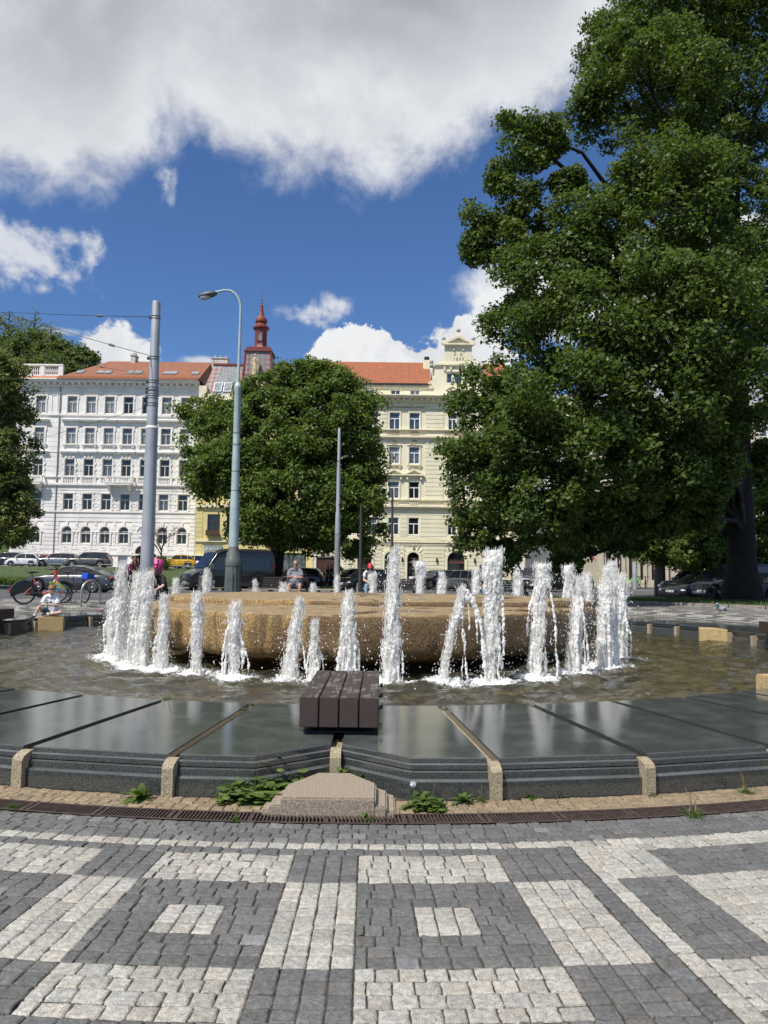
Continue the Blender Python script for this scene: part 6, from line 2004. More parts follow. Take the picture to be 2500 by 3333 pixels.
def car(name, label, cat, loc, rot, L, W, H, pm, kind='sedan', group=None, plate=None, detail=True):
    root = thing(name, label, cat, loc, rot, group)
    hl, hw = L / 2, W / 2
    K = dict(sedan=dict(hood=(.62, .86, .95), xw=-.19, xr0=.00, xr1=.18, xb=.40, trunk=.98, tail=.90, r=.325),
             suv=dict(hood=(.80, 1.00, 1.07), xw=-.22, xr0=-.08, xr1=.36, xb=.475, trunk=1.05, tail=1.0, r=.36),
             wagon=dict(hood=(.66, .86, .93), xw=-.20, xr0=-.04, xr1=.37, xb=.475, trunk=.95, tail=.92, r=.32),
             hatch=dict(hood=(.66, .88, .95), xw=-.24, xr0=-.06, xr1=.34, xb=.475, trunk=.97, tail=.94, r=.30),
             crossover=dict(hood=(.82, .98, 1.04), xw=-.20, xr0=-.05, xr1=.30, xb=.46, trunk=1.08, tail=1.0, r=.36))[kind]
    h0, h1, h2 = K['hood']
    xw, xr0, xr1, xb = (K[q] * L for q in ('xw', 'xr0', 'xr1', 'xb'))
    r = K['r']
    topt = [(-hl, h0 - .1), (-hl + .06, h0), (-hl + .45, h1), (xw, h2), (0, h2 + .02), (xb, K['trunk']), (hl - .10, K['tail']), (hl, K['tail'] - .16)]
    WX = (-hl + L * .195, hl - L * .205)
    xs = set(np.linspace(-hl, hl, 34))
    for wx in WX:
        xs |= set(wx + (r + .07) * np.cos(np.linspace(0, PI, 11)))
    xs = sorted(xs)
    vs = []
    for x in xs:
        zt = interp(x, topt)
        u = abs(x) / hl
        w_ = hw * (1 - .16 * u ** 7 - .03 * u ** 2)
        zb = .22 + (.10 if x < -hl + .08 or x > hl - .06 else 0)
        for wx in WX:
            q = (r + .07) ** 2 - (x - wx) ** 2
            if q > 0: zb = max(zb, r + math.sqrt(q))
        zb = min(zb, zt - .10)
        mid = max(zb + .04, lerp(zb, zt, .45))
        half = [(w_ * .95, zb), (w_, zb + .03), (w_ * 1.0, mid), (w_ * .965, zt - .05), (w_ * .90, zt), (w_ * .5, zt + .025)]
        ring = [(y, z) for y, z in half] + [(0, zt + .035)] + [(-y, z) for y, z in half[::-1]]
        vs += [(x, y, z) for y, z in ring]
    n = 13
    fs = [(i * n + k, i * n + k + 1, (i + 1) * n + k + 1, (i + 1) * n + k) for i in range(len(xs) - 1) for k in range(n - 1)]
    fs += [tuple(range(n - 1, -1, -1)), tuple(range((len(xs) - 1) * n, len(xs) * n))]
    MB().add(vs, fs).build('body', pm, root, True)
    MB().box(-hl + .15, hl - .15, -hw * .80, hw * .80, .16, .72).build('underbody', BLKP, root)
    # glasshouse
    zb = lambda x: interp(x, topt) + .005
    top = [(xw, zb(xw)), (lerp(xw, xr0, .75), lerp(zb(xw), H, .82)), (xr0, H - .035), (lerp(xr0, xr1, .5), H), (xr1, H - .04), (lerp(xr1, xb, .45), lerp(H, zb(xb), .34)), (xb, zb(xb))]
    if kind == 'sedan':
        top = [(xw, zb(xw)), (lerp(xw, xr0, .75), lerp(zb(xw), H, .82)), (xr0, H - .035), (lerp(xr0, xr1, .4), H), (xr1, H - .05), (lerp(xr1, xb, .5), lerp(H, zb(xb), .45)), (xb, zb(xb))]
    gx = sorted(set(list(np.linspace(xw, xb, 20)) + [p[0] for p in top]))
    def sect(x, off=0.0):
        z1, z0 = interp(x, top) + off, zb(x) - .01
        t_ = max(0, (z1 - z0) / (H - h2))
        wb, wr = hw * .885 + off, hw * lerp(.885, .66, t_) + off
        return [(wb, z0), (wr, z1 - .03 * t_), (wr * .86, z1 + .012 * t_), (0, z1 + .035 * t_)]
    vs = []
    for x in gx:
        h = sect(x)
        vs += [(x, y, z) for y, z in h] + [(x, -y, z) for y, z in h[:-1][::-1]]
    n = 7
    fs = [(i * n + k, i * n + k + 1, (i + 1) * n + k + 1, (i + 1) * n + k) for i in range(len(gx) - 1) for k in range(n - 1)]
    MB().add(vs, fs).build('windows', GLASSC, root, False)
    # roof skin and pillars
    mb = MB(); vs = []
    rx = [x for x in gx if xr0 - .02 <= x <= xr1 + .02]
    for x in rx:
        h = sect(x, .012)
        q = h[1:]
        vs += [(x, y, z) for y, z in q] + [(x, -y, z) for y, z in q[:-1][::-1]]
    n = 5
    mb.add(vs, [(i * n + k, i * n + k + 1, (i + 1) * n + k + 1, (i + 1) * n + k) for i in range(len(rx) - 1) for k in range(n - 1)])
    for s_ in (-1, 1):
        def edge(x, k=1):
            h = sect(x, .006)[k]; return (x, s_ * h[0], h[1])
        mb.tube([edge(x) for x in gx if x <= xr0 + .01], .032, 6); mb.tube([edge(x) for x in gx if x >= xr1 - .01], .045 if kind != 'sedan' else .035, 6)
        mb.tube([edge(x) for x in gx if xr0 <= x <= xr1], .026, 6)
        for px in (lerp(xr0, xr1, .42), ) + ((lerp(xr0, xr1, .92),) if kind in ('suv', 'wagon', 'crossover') else ()):
            a, b_ = sect(px, .004)[0], sect(px, .004)[1]
            mb.tube([(px + .05, s_ * a[0], a[1]), (px, s_ * b_[0], b_[1])], .035, 4)
    mb.build('roof', pm, root, True)
    for wx in WX:
        for s_ in (-1, 1): wheel(root, wx, s_ * (hw - .10), r, .21, s_)
    zf = h0 - .10
    for s_ in (-1, 1):
        mb = MB()
        mb.ball((-hl + .16, s_ * (hw * .74), zf + .02), .15, 2, (.95, 1.25, .50)); mb.build('headlight', HEADL, root, True)
        mb = MB(); mb.ball((hl - .09, s_ * (hw * .74), K['tail'] - .10), .15, 2, (.65, 1.15, .60 if kind in ('sedan',) else .85)); mb.build('tail_light', TAILL, root, True)
        mb = MB(); mb.ball((xw + .28, s_ * (hw + .07), h2 + .08), .10, 2, (.7, 1.0, .75)); mb.tube([(xw + .3, s_ * hw * .9, h2 + .02), (xw + .28, s_ * (hw + .03), h2 + .05)], .02, 5); mb.build('mirror', pm, root, True)
        mb = MB()
        for q in (.12, .56): mb.box(lerp(xr0, xr1, q) + .1, lerp(xr0, xr1, q) + .30, s_ * hw * .995 - .015, s_ * hw * .995 + .015, h2 - .16, h2 - .125)
        mb.build('door_handle', CHROME, root)
        mb = MB()
        for q in (-.02, .44, .98):
            x = lerp(xr0, xr1, q) + .02
            mb.box(x - .006, x + .006, s_ * hw * 1.0 - .012, s_ * hw * 1.0 + .004, .36, h2 - .06)
        mb.box(WX[0] + r + .12, WX[1] - r - .12, s_ * hw * .985 - .02, s_ * hw * .985 + .02, .21, .30)
        mb.build('door_seam', BLKP, root)
    mb = MB(); mb.box(-hl - .015, -hl + .2, -hw * .45, hw * .45, zf - .12, zf + .03); mb.box(-hl - .01, -hl + .2, -hw * .62, hw * .62, .30, .44)
    for k in range(3): mb.box(-hl - .022, -hl, -hw * .44, hw * .44, zf - .10 + k * .045, zf - .09 + k * .045)
    mb.build('grille', BLKP, root)
    for xs_, sg in ((-hl - .03, -1), (hl + .012, 1)):
        z0 = .50 if sg < 0 else (.66 if kind in ('suv', 'wagon', 'crossover') else .62)
        mb = MB(); mb.box(xs_ - .008, xs_ + .008, -.26, .26, z0 - .055, z0 + .055); pl = mb.build('number_plate', PLATE, root)
        mb = MB(); x = -.21
        rq = random.Random(int(L * 1000) + int(loc[0] * 10))
        while x < .2:
            if not -.07 < x < -.02: mb.box(xs_ + sg * .009 - .002, xs_ + sg * .009 + .002, x, x + .035, z0 - .035, z0 + .035)
            x += .058
        mb.build('plate_lettering', PLTX, pl)
    mb = MB(); mb.box(hl - .06, hl + .005, -hw * .8, hw * .8, .30, .46); mb.build('bumper', BLKP, root)
    return root
def gl(px, d):
    x = at(px, 1235, d).x
    return (x, d, terr(x, d))
DGREY = paint('dark_grey_paint', (.050, .054, .062)); BLACKP = paint('black_paint', (.010, .010, .012)); WHITEP = paint('white_paint', (.72, .73, .75), .3, 0); YELP = paint('yellow_paint', (.62, .36, .015), .3, 0)
GREYP = paint('silver_grey_paint', (.20, .21, .22), .3, .6); BROWNP = paint('taupe_paint', (.095, .09, .085), .3, .5); REDP = paint('red_paint', (.55, .035, .02), .3, 0); BLUEP = paint('dark_blue_paint', (.012, .020, .045)); 
car('parked_car', 'dark grey fastback saloon on the street behind the red bicycle', 'car', gl(158, 41), 0, 4.86, 1.86, 1.45, DGREY, 'sedan')
car('parked_car', 'small white car parked in front of the white house at far left', 'car', gl(48, 86), R_(14), 3.5, 1.66, 1.52, WHITEP, 'hatch', 'cars parked along the white house')
car('parked_car', 'red car half hidden behind the silver grey car', 'car', gl(98, 92), R_(5), 4.1, 1.75, 1.48, REDP, 'hatch', 'cars parked along the white house')
car('parked_car', 'silver grey off-roader parked between the white car and the taupe off-roader', 'car', gl(123, 87.5), R_(8), 4.8, 1.9, 1.62, GREYP, 'suv', 'cars parked along the white house')
car('parked_car', 'taupe off-roader with dark windows parked before the white house', 'car', gl(191, 84.2), R_(6), 4.9, 1.92, 1.74, BROWNP, 'suv', 'cars parked along the white house')
car('parked_car', 'black estate car at the left picture edge behind the hedge', 'car', gl(16, 93), R_(4), 4.7, 1.85, 1.72, BLACKP, 'suv', 'cars parked along the white house')
car('parked_car', 'bright yellow crossover car parked on the lawn edge left of the van', 'car', gl(382, 85.5), R_(14), 4.1, 1.8, 1.58, YELP, 'crossover', 'cars parked along the white house')
car('parked_car', 'white car roof showing behind the yellow crossover', 'car', gl(410, 90), R_(5), 4.5, 1.8, 1.62, WHITEP, 'wagon', 'cars parked along the white house')
car('parked_car', 'black hatchback in the shade of the maple behind the seated man', 'car', gl(641, 57), R_(-6), 4.3, 1.8, 1.5, BLACKP, 'hatch')
car('parked_car', 'black estate car with white number plate behind the second bench', 'car', gl(793, 53), R_(42), 4.7, 1.83, 1.47, BLACKP, 'wagon')
oc_ = car('parked_car', 'black car with its bonnet raised behind the black estate car', 'car', gl(762, 61), R_(20), 4.4, 1.8, 1.45, BLACKP, 'hatch')
mb = MB(); mb.obox((-1.0, 0, 1.42), Vector((-.75, 0, .62)).normalized(), (0, 1, 0), Vector((.62, 0, .75)).normalized(), .55, .74, .02); mb.build('bonnet', BLACKP, oc_)
car('parked_car', 'black car facing left in front of the cream house wall', 'car', gl(946, 58), R_(34), 4.5, 1.8, 1.44, BLACKP, 'hatch')
car('parked_car', 'grey estate car seen from behind with red tail lights', 'car', gl(1002, 54), R_(180 + 118), 4.75, 1.82, 1.50, paint('mid_grey_paint', (.10, .105, .11)), 'wagon')
car('parked_car', 'dark grey off-roader coming out of the side street by the road sign', 'car', gl(1141, 64), R_(72), 4.6, 1.9, 1.68, DGREY, 'suv')
car('parked_car', 'pale silver car behind the dark grey off-roader in the side street', 'car', gl(1158, 76), R_(76), 4.3, 1.78, 1.48, paint('pale_silver_paint', (.36, .37, .39)), 'hatch')
car('parked_car', 'low black car behind the jets at the right end of the boulder', 'car', gl(1204, 56), R_(25), 4.5, 1.8, 1.40, BLACKP, 'sedan')
car('parked_car', 'white van-like car at the corner of the white corner house', 'car', gl(1286, 80), R_(70), 4.6, 1.85, 1.80, WHITEP, 'suv')
car('parked_car', 'dark blue off-roader parked behind the young trees', 'car', gl(1500, 45), R_(28), 4.5, 1.84, 1.62, BLUEP, 'suv')
car('parked_car', 'black saloon with bright wheel rims parked under the oak', 'car', gl(1512, 41.5), R_(28), 4.7, 1.84, 1.46, BLACKP, 'sedan')
car('parked_car', 'black car at the right picture edge behind the oak trunk', 'car', gl(1672, 39), R_(24), 4.5, 1.82, 1.45, BLACKP, 'wagon')
car('parked_car', 'dark grey off-roader behind the oak trunk at the right picture edge', 'car', gl(1668, 43), R_(24), 4.7, 1.86, 1.70, DGREY, 'suv')

def van(name, label, loc, rot, L, W, H, pm, hood_h=1.22, star=False, scale_front=1.0, driver=False):
    root = thing(name, label, 'van', loc, rot)
    hl, hw = L / 2, W / 2
    xa, xb_, xc = -hl + .95, -hl + 1.75, -hl + 2.2
    topt = [(-hl, hood_h - .30), (-hl + .08, hood_h - .18), (-hl + .5, hood_h), (xa, hood_h + .12), (xb_, H - .22), (xc, H - .03), (xc + .8, H), (hl - .12, H - .03), (hl, H - .25)]
    r = .345
    WX = (-hl + .98, hl - 1.25)
    xs = set(np.linspace(-hl, hl, 44)) | {xa, xb_, xc}
    for wx in WX: xs |= set(wx + (r + .08) * np.cos(np.linspace(0, PI, 11)))
    xs = sorted(xs); vs = []
    def hwid(x, z):
        u = max(0, (-x - hl + 1.1) / 1.1)
        w_ = hw * (1 - .17 * u ** 2)
        return w_ * (1 - .10 * max(0, (z - 1.1) / (H - 1.1)) ** 1.6)
    for x in xs:
        zt = interp(x, topt); zb = .30
        for wx in WX:
            q = (r + .08) ** 2 - (x - wx) ** 2
            if q > 0: zb = max(zb, r + math.sqrt(q))
        zb = min(zb, zt - .1)
        half = [(hwid(x, zb) * .97, zb)]
        for t_ in (.08, .3, .5, .7, .86, .95):
            z = lerp(zb, zt, t_); half.append((hwid(x, z), z))
        half.append((hwid(x, zt) * .93, zt)); half.append((hwid(x, zt) * .6, zt + .03))
        vs += [(x, y, z) for y, z in half] + [(x, 0, zt + .04)] + [(x, -y, z) for y, z in half[::-1]]
    n = 19
    fs = [(i * n + k, i * n + k + 1, (i + 1) * n + k + 1, (i + 1) * n + k) for i in range(len(xs) - 1) for k in range(n - 1)]
    fs += [tuple(range(n - 1, -1, -1)), tuple(range((len(xs) - 1) * n, len(xs) * n))]
    MB().add(vs, fs).build('body', pm, root, True)
    MB().box(-hl + .2, hl - .2, -hw * .8, hw * .8, .22, .8).build('underbody', BLKP, root)
    # windscreen follows the body between bonnet and roof
    mb = MB(); vs = []
    for i in range(7):
        u = i / 6; x = lerp(xa + .05, xb_ - .04, u); z = interp(x, topt)
        for k in range(7):
            y = lerp(-1, 1, k / 6); yy_ = hwid(x, z) * .90 * y
            vs.append((x - .025, yy_, z + .045 - .012 * abs(y) ** 2 * 2))
    mb.add(vs, [(i * 7 + k, (i + 1) * 7 + k, (i + 1) * 7 + k + 1, i * 7 + k + 1) for i in range(6) for k in range(6)]); mb.build('windscreen', GLASSC, root, True)
    for s_ in (-1, 1):
        mb = MB(); z0 = hood_h + .10
        poly = [(xa + .25, z0 + .02), (xb_ + .05, H - .62), (xc + .55, H - .55), (xc + .55, z0 - .02)]
        vs = []
        for x, z in poly: vs.append((x, s_ * (hwid(x, z) + .008), z))
        mb.add(vs, [(0, 1, 2, 3)]); mb.build('side_window', GLASSC, root)
        mb = MB(); poly = [(xc + .7, z0), (xc + .7, H - .55), (hl - .35, H - .55), (hl - .35, z0)]
        mb.add([(x, s_ * (hwid(x, z) + .008), z) for x, z in poly], [(0, 1, 2, 3)]); mb.build('rear_side_window', GLASSC, root)
        mb = MB(); mb.bbox(xa + .2, xa + .42, s_ * (hw + .16) - .12, s_ * (hw + .16) + .12, hood_h + .12, hood_h + .52, .05); mb.build('mirror', GREYP if star else BLKP, root)
        mb = MB(); mb.ball((-hl + .20, s_ * hw * .70, hood_h - .30), .22, 2, (.8, .85, .62)); mb.build('headlight', HEADL, root, True)
        mb = MB(); mb.box(hl - .05, hl + .01, s_ * hw * .92 - .07, s_ * hw * .92 + .07, .9, 1.7); mb.build('tail_light', TAILL, root)
        mb = MB()
        for x in (xa + .12, xc + .62, xc + 1.9): mb.box(x - .007, x + .007, s_ * hwid(x, 1.0) - .01, s_ * hwid(x, 1.0) + .006, .5, 1.32)
        mb.box(xc + .7, hl - .3, s_ * hwid(0, 1.15) - .01, s_ * hwid(0, 1.15) + .008, 1.12, 1.15); mb.box(xc + .4, xc + .58, s_ * hw - .01, s_ * hw + .02, 1.06, 1.10)
        mb.build('door_seam', BLKP, root)
        for wx in WX: wheel(root, wx, s_ * (hw - .12), r, .23, s_)
    mb = MB(); mb.box(-hl - .02, -hl + .2, -hw * .46, hw * .46, hood_h - .50, hood_h - .18)
    mb.build('grille', BLKP, root)
    mb = MB()
    for k in range(4): mb.box(-hl - .032, -hl - .015, -hw * .45, hw * .45, hood_h - .49 + k * .085, hood_h - .465 + k * .085)
    mb.box(-hl - .01, -hl + .15, -hw * .66, hw * .66, .38, .52); mb.build('grille_bars', GREYP, root)
    if star:
        mb = MB()
        for k in range(3):
            a = R_(90 + 120 * k); mb.tube([(-hl - .05, 0, hood_h - .34), (-hl - .05, .12 * math.cos(a), hood_h - .34 + .12 * math.sin(a))], [.028, .008], 5)
        mb.torus((-hl - .045, 0, hood_h - .34), (1, 0, 0), .13, .012, 20, 5); mb.build('emblem', CHROME, root)
    mb = MB(); mb.box(-hl - .045, -hl - .02, -.26, .26, .45, .56); pl = mb.build('number_plate', PLATE, root)
    mb = MB()
    for k in range(8): mb.box(-hl - .05, -hl - .046, -.22 + k * .056, -.185 + k * .056, .47, .54)
    mb.build('plate_lettering', PLTX, pl)
    return root
van('black_van', 'large black high roofed van on the street behind the lamp post', gl(492, 50), R_(38), 5.9, 2.02, 2.68, paint('gloss_black_paint', (.012, .013, .016)), star=True)
van('dark_van', 'dark van parked in the shade left of the oak trunk', gl(1592, 40), R_(22), 4.9, 1.9, 1.95, BLUEP, 1.08)
van('dark_van', 'dark blue van roof showing right of the oak trunk', gl(1690, 47), R_(10), 4.9, 1.9, 2.15, paint('blue_paint', (.02, .04, .11)), 1.08)

# ------------------------------------------------------------------ bicycles
BIKER = M('coral_red_frame', (.62, .11, .075), .4, var=.06, coat=.4); BIKEB = M('blue_basket', (.02, .07, .42), .4, var=.1); BIKEK = M('black_frame', (.014, .014, .015), .45, var=.15); BIKEG = M('bright_green_plastic', (.13, .50, .06), .45, var=.1)
SPOKE = M('spoke_steel', (.35, .35, .36), .35, .9, var=.1)
LIMEP = M('lime_green_panel', (.20, .42, .07), .5, var=.08); LBLUE = M('light_blue_panel', (.05, .20, .42), .5, var=.08)
def bike(name, label, loc, rot, fr, lean=0.0, steer=0.0, skirt=False, basket=None, group=None, panel=False, col2=None, simple=False):
    """local +x is the riding direction"""
    root = thing(name, label, 'bicycle', loc, (lean, 0, rot), group)
    r = .33; wb = 1.10
    def wheel_b(x, st):
        mb = MB(); ax = Vector((-math.sin(st), math.cos(st), 0)); c = Vector((x, 0, r))
        mb.torus(c, ax, r - .022, .024, 32, 8)
        w_ = mb.build('wheel', TYRE, root, True)
        mb = MB(); mb.torus(c, ax, r - .05, .010, 32, 5)
        if not simple:
            u = Vector((0, 0, 1)); v = ax.cross(u)
            for k in range(18):
                a = 2 * PI * k / 18
                mb.tube([c + ax * (.03 if k % 2 else -.03), c + (u * math.cos(a) + v * math.sin(a)) * (r - .05)], .0022, 3, cap=False)
        mb.tube([c - ax * .05, c + ax * .05], .028, 8)
        mb.build('rim', SPOKE, w_, True)
    wheel_b(-wb / 2, 0); wheel_b(wb / 2, steer)
    R0, F0 = Vector((-wb / 2, 0, r)), Vector((wb / 2, 0, r))
    bb = Vector((-.10, 0, .29)); seat = Vector((-.30, 0, .80)); head = Vector((.36, 0, .86)); headb = Vector((.40, 0, .68))
    mb = MB()
    mb.tube([bb, seat], .020, 8)
    mb.tube([bb, Vector((.12, 0, .36)), headb], [.030, .032, .034] if skirt else .022, 10); mb.tube([headb + Vector((.01, 0, -.05)), head + Vector((-.02, 0, .08))], .034 if skirt else .024, 10)
    for s_ in (-1, 1):
        mb.tube([R0 + Vector((0, s_ * .06, 0)), bb + Vector((0, s_ * .03, 0))], .013, 6); mb.tube([R0 + Vector((0, s_ * .06, 0)), seat.lerp(bb, .35) + Vector((0, s_ * .02, 0))], .012, 6)
        mb.tube([F0 + Vector((0, s_ * .06, 0)), headb + Vector((.02, s_ * .05, -.02)), headb + Vector((0, 0, .02))], .014, 6)
    if skirt: mb.lathe([(.030, .0), (.05, .05), (.085, .16), (.10, .20)], 12, (.345, 0, .84))
    mb.build('frame', fr, root, True)
    mb = MB()
    mb.tube([seat, seat + Vector((-.05, 0, .13))], .014, 8)
    mb.ball(seat + Vector((-.05, 0, .17)), .1, 2, (1.35, .8, .38)); mb.ball(seat + Vector((.08, 0, .175)), .05, 2, (1.6, .6, .5))
    mb.build('saddle', BIKEK, root, True)
    mb = MB()
    hc = head + Vector((-.04, 0, .20 if skirt else .16))
    d = Vector((math.cos(steer), math.sin(steer), 0)); nrm = Vector((-d.y, d.x, 0))
    mb.tube([head + Vector((-.02, 0, .05)), hc], .02, 8)
    mb.tube([hc - nrm * .31 - d * .16 + Vector((0, 0, .05)), hc - nrm * .22 - d * .03 + Vector((0, 0, .03)), hc, hc + nrm * .22 - d * .03 + Vector((0, 0, .03)), hc + nrm * .31 - d * .16 + Vector((0, 0, .05))], .016, 8)
    mb.ball(hc + Vector((.05, 0, .01)), .045, 1)
    for s_ in (-1, 1): mb.tube([hc + nrm * s_ * .30 - d * .15 + Vector((0, 0, .05)), hc + nrm * s_ * .26 + Vector((0, 0, .0)) + d * .05], .008, 5)
    mb.build('handlebar', BIKEK, root, True)
    mb = MB()
    mb.torus(bb, (0, 1, 0), .085, .012, 18, 6); mb.tube([bb + Vector((0, -.05, 0)), bb + Vector((0, .05, 0))], .05, 12)
    mb.tube([bb + Vector((0, -.07, 0)), bb + Vector((.13, -.09, -.10))], .011, 6); mb.tube([bb + Vector((0, .07, 0)), bb + Vector((-.13, .09, .10))], .011, 6)
    mb.obox(bb + Vector((.13, -.14, -.10)), (1, 0, 0), (0, 1, 0), (0, 0, 1), .045, .045, .012); mb.obox(bb + Vector((-.13, .14, .10)), (1, 0, 0), (0, 1, 0), (0, 0, 1), .045, .045, .012)
    if skirt: mb.tube([bb + Vector((.05, 0, .0)), R0 + Vector((.03, 0, .02))], [.075, .06], 10)
    mb.build('crank', BIKEK, root, True)
    if skirt:
        # black skirt over the upper half of the rear wheel
        mb = MB(); c = R0
        for s_ in (-1, 1):
            P = [c + Vector((math.cos(a) * .37, s_ * .045, math.sin(a) * .37)) for a in np.linspace(R_(15), R_(195), 18)]
            mb.add([tuple(p) for p in P] + [tuple(c + Vector((-.05, s_ * .045, .02)))], [tuple(range(19))])
        mb.torus(c, (0, 1, 0), .37, .045, 20, 6, R_(0), R_(180))
        mb.build('wheel_skirt', BIKEK, root)
        mb = MB(); mb.box(-wb / 2 - .42, -wb / 2 - .36, -.03, .03, r + .06, r + .16); mb.build('tail_light', TAILL, root)
        mb = MB(); mb.torus(F0, (0, 1, 0), .36, .035, 16, 6, R_(20), R_(150)); mb.build('mudguard', BIKEK, root, True)
    else:
        mb = MB()
        for c, a0, a1 in ((R0, 20, 190), (F0, 20, 150)): mb.torus(c, (0, 1, 0), .355, .022, 16, 6, R_(a0), R_(a1))
        mb.build('mudguard', col2 or BIKEK, root, True)
    if basket:
        mb = MB(); c = Vector((wb / 2 - .06, 0, .86)) if basket != 'rear' else Vector((-wb / 2, 0, .78))
        if basket == 'rear': mb.box(c.x - .18, c.x + .18, -.15, .15, c.z - .08, c.z + .14)
        else:
            for s_ in (-1, 1): mb.prism_y([(c.x - .06, c.z - .10), (c.x + .14, c.z - .10), (c.x + .17, c.z + .08), (c.x - .09, c.z + .08)], s_ * .14 - .012, s_ * .14 + .012)
            mb.box(c.x - .06, c.x + .14, -.14, .14, c.z - .11, c.z - .09); mb.box(c.x + .13, c.x + .17, -.15, .15, c.z - .10, c.z + .08)
        mb.build('basket', BIKEB if basket == 'front' else BIKEG, root)
    if panel:
        mb = MB(); mb.prism_y([(.16, .70), (.44, .66), (.62, .50), (.60, .42), (.20, .52)], -.052, -.044); mb.prism_y([(.16, .70), (.44, .66), (.62, .50), (.60, .42), (.20, .52)], .044, .052); pn = mb.build('advert_panel', LIMEP, root)
        mb = MB(); mb.prism_y([(.20, .52), (.60, .42), (.60, .36), (.24, .45)], -.052, -.044); mb.build('panel_stripe', LBLUE, pn)
        mb = MB(); mb.torus((.26, -.06, .60), (0, 1, 0), .036, .010, 14, 5); mb.build('frame_badge', REDP, root)
        text_mesh('panel_lettering', "Lacinne", .075, LETW, pn, (.37, -.056, .565), (PI / 2, R_(8), 0), .002)
        text_mesh('panel_lettering', "na jedenie", .055, LETW, pn, (.42, -.056, .50), (PI / 2, R_(10), 0), .002)
    return root
p = ground_at(52, 1306)
bike('hire_bicycle', 'coral red hire bicycle with black wheel skirt and green panel behind the boy', (p.x + .42, p.y + .35, terr(p.x + .4, p.y + .3)), R_(38), BIKER, R_(-5), R_(10), True, None, None, True)
p = ground_at(140, 1303)
bike('hire_bicycle', 'black bicycle with a blue front basket leaning beside the red one', (p.x + .1, p.y + .25, terr(p.x, p.y)), R_(-24), BIKEK, R_(-8), R_(-22), False, 'front')
for i, (px, ds) in enumerate(((1338, 66), (1352, 66.5), (1366, 66), (1380, 66.6), (1394, 66))):
    g_ = gl(px, ds)
    bike('hire_bicycle', 'one of the green hire bicycles in a row before the beige house', g_, R_(60 + 8 * (i % 3)), BIKEG if i < 4 else BIKEK, 0, 0, False, 'rear' if i < 4 else None, 'green hire bicycles by the beige house', False, BIKEG if i < 4 else BIKEK, True)
# ================================================================== STREET FURNITURE
GALV = M('galvanised_grey', (.34, .36, .385), .5, .25, var=.10, scale=1.2)
GALVP = M('pale_green_grey_paint', (.34, .42, .42), .5, .1, var=.18, scale=1.0)
CASTG = M('cast_base_grey', (.10, .115, .11), .6, .1, var=.2, scale=2)
DKPOLE = M('dark_grey_pole', (.05, .052, .056), .5, .2, var=.15)
INOX = M('brushed_steel', (.42, .40, .36), .35, .8, var=.15, scale=4)
def gpt(px, d):
    x = at(px, 1240, d).x
    return Vector((x, d, terr(x, d)))
# tram mast
b0 = gpt(317, 27.0)
mast = thing('tram_mast', 'thick plain grey tram mast with wire clamps left of the lamp post', 'pole', b0)
tz = at(344, 652, 27.0).z - b0.z
jz = at(332, 924, 27.0).z - b0.z
mb = MB()
mb.lathe([(.245, -.1), (.24, 0), (.215, jz), (.215, jz + .02)], 24); mb.build('lower_shaft', GALV, mast, True)
mb = MB(); mb.lathe([(.192, jz), (.150, tz - .02), (.145, tz), (.11, tz)], 24); mb.build('upper_shaft', GALV, mast, True)
mb = MB(); mb.lathe([(.222, jz - .03), (.222, jz + .03), (.195, jz + .05)], 24); mb.build('collar', WTRIM, mast, True)
clamps = [684, 772, 823, 838, 846, 856, 872]
def mast_at(y):
    z = at(340, y, 27.0).z - b0.z
    return z, lerp(.192, .150, (z - jz) / (tz - jz))
for y in clamps:
    z, r = mast_at(y)
    mb = MB(); mb.torus((0, 0, z), (0, 0, 1), r + .004, .012, 24, 6); mb.torus((0, 0, z - .09), (0, 0, 1), r + .006, .010, 24, 6)
    mb.obox((-r - .04, -.02, z - .04), (1, 0, 0), (0, 1, 0), (0, 0, 1), .05, .03, .05)
    mb.build('clamp', NOZ, mast)
mb = MB(); z, r = mast_at(790); mb.tube([(-.1, -r, z + .3), (-.02, -r - .01, z - .2), (.02, -r, z - .9)], .008, 5); mb.build('cable', NOZ, mast)
# lamp post
b0 = gpt(503, 28.0)
lamp = thing('lamp_post', 'tall pale green lamp post with fluted base and curved arm', 'lamp post', b0)
def zl(y): return at(510, y, 28.0).z - b0.z
mb = MB()
n = 24; prof = []
for z, r in ((-.2, .315), (0, .315), (.05, .305), (zl(1222), .275), (zl(1216), .30), (zl(1212), .30)):
    prof.append((r, z))
o = []
for r, z in prof[:4]:
    for k in range(48):
        a = 2 * PI * k / 48
        rr2 = r * (1 if k % 4 in (0, 1) else .955)
        o.append((rr2 * math.cos(a), rr2 * math.sin(a), z))
fs = [(i * 48 + k, i * 48 + (k + 1) % 48, (i + 1) * 48 + (k + 1) % 48, (i + 1) * 48 + k) for i in range(3) for k in range(48)] + [tuple(range(3 * 48, 4 * 48))]
mb.add(o, fs); mb.build('fluted_base', CASTG, lamp)
mb = MB(); mb.lathe([(.29, zl(1222)), (.285, zl(1206)), (.25, zl(1204)), (.25, zl(1196)), (.19, zl(1190)), (.18, zl(1175))], 24); mb.build('base_collar', CASTG, lamp, True)
mb = MB(); mb.lathe([(.185, zl(1182)), (.172, zl(1095)), (.168, zl(1085)), (.150, zl(1065)), (.142, zl(1000)), (.150, zl(990)), (.135, zl(985)), (.122, zl(842)), (.14, zl(838)), (.14, zl(833)), (.10, zl(830)), (.07, zl(826))], 20); mb.build('shaft', GALVP, lamp, True)
mb = MB()
tp = at(519.5, 690, 28.0) - b0
pts = [Vector((0, 0, zl(832))), Vector((tp.x * .25, 0, zl(780))), Vector((tp.x * .45, 0, zl(700)))]
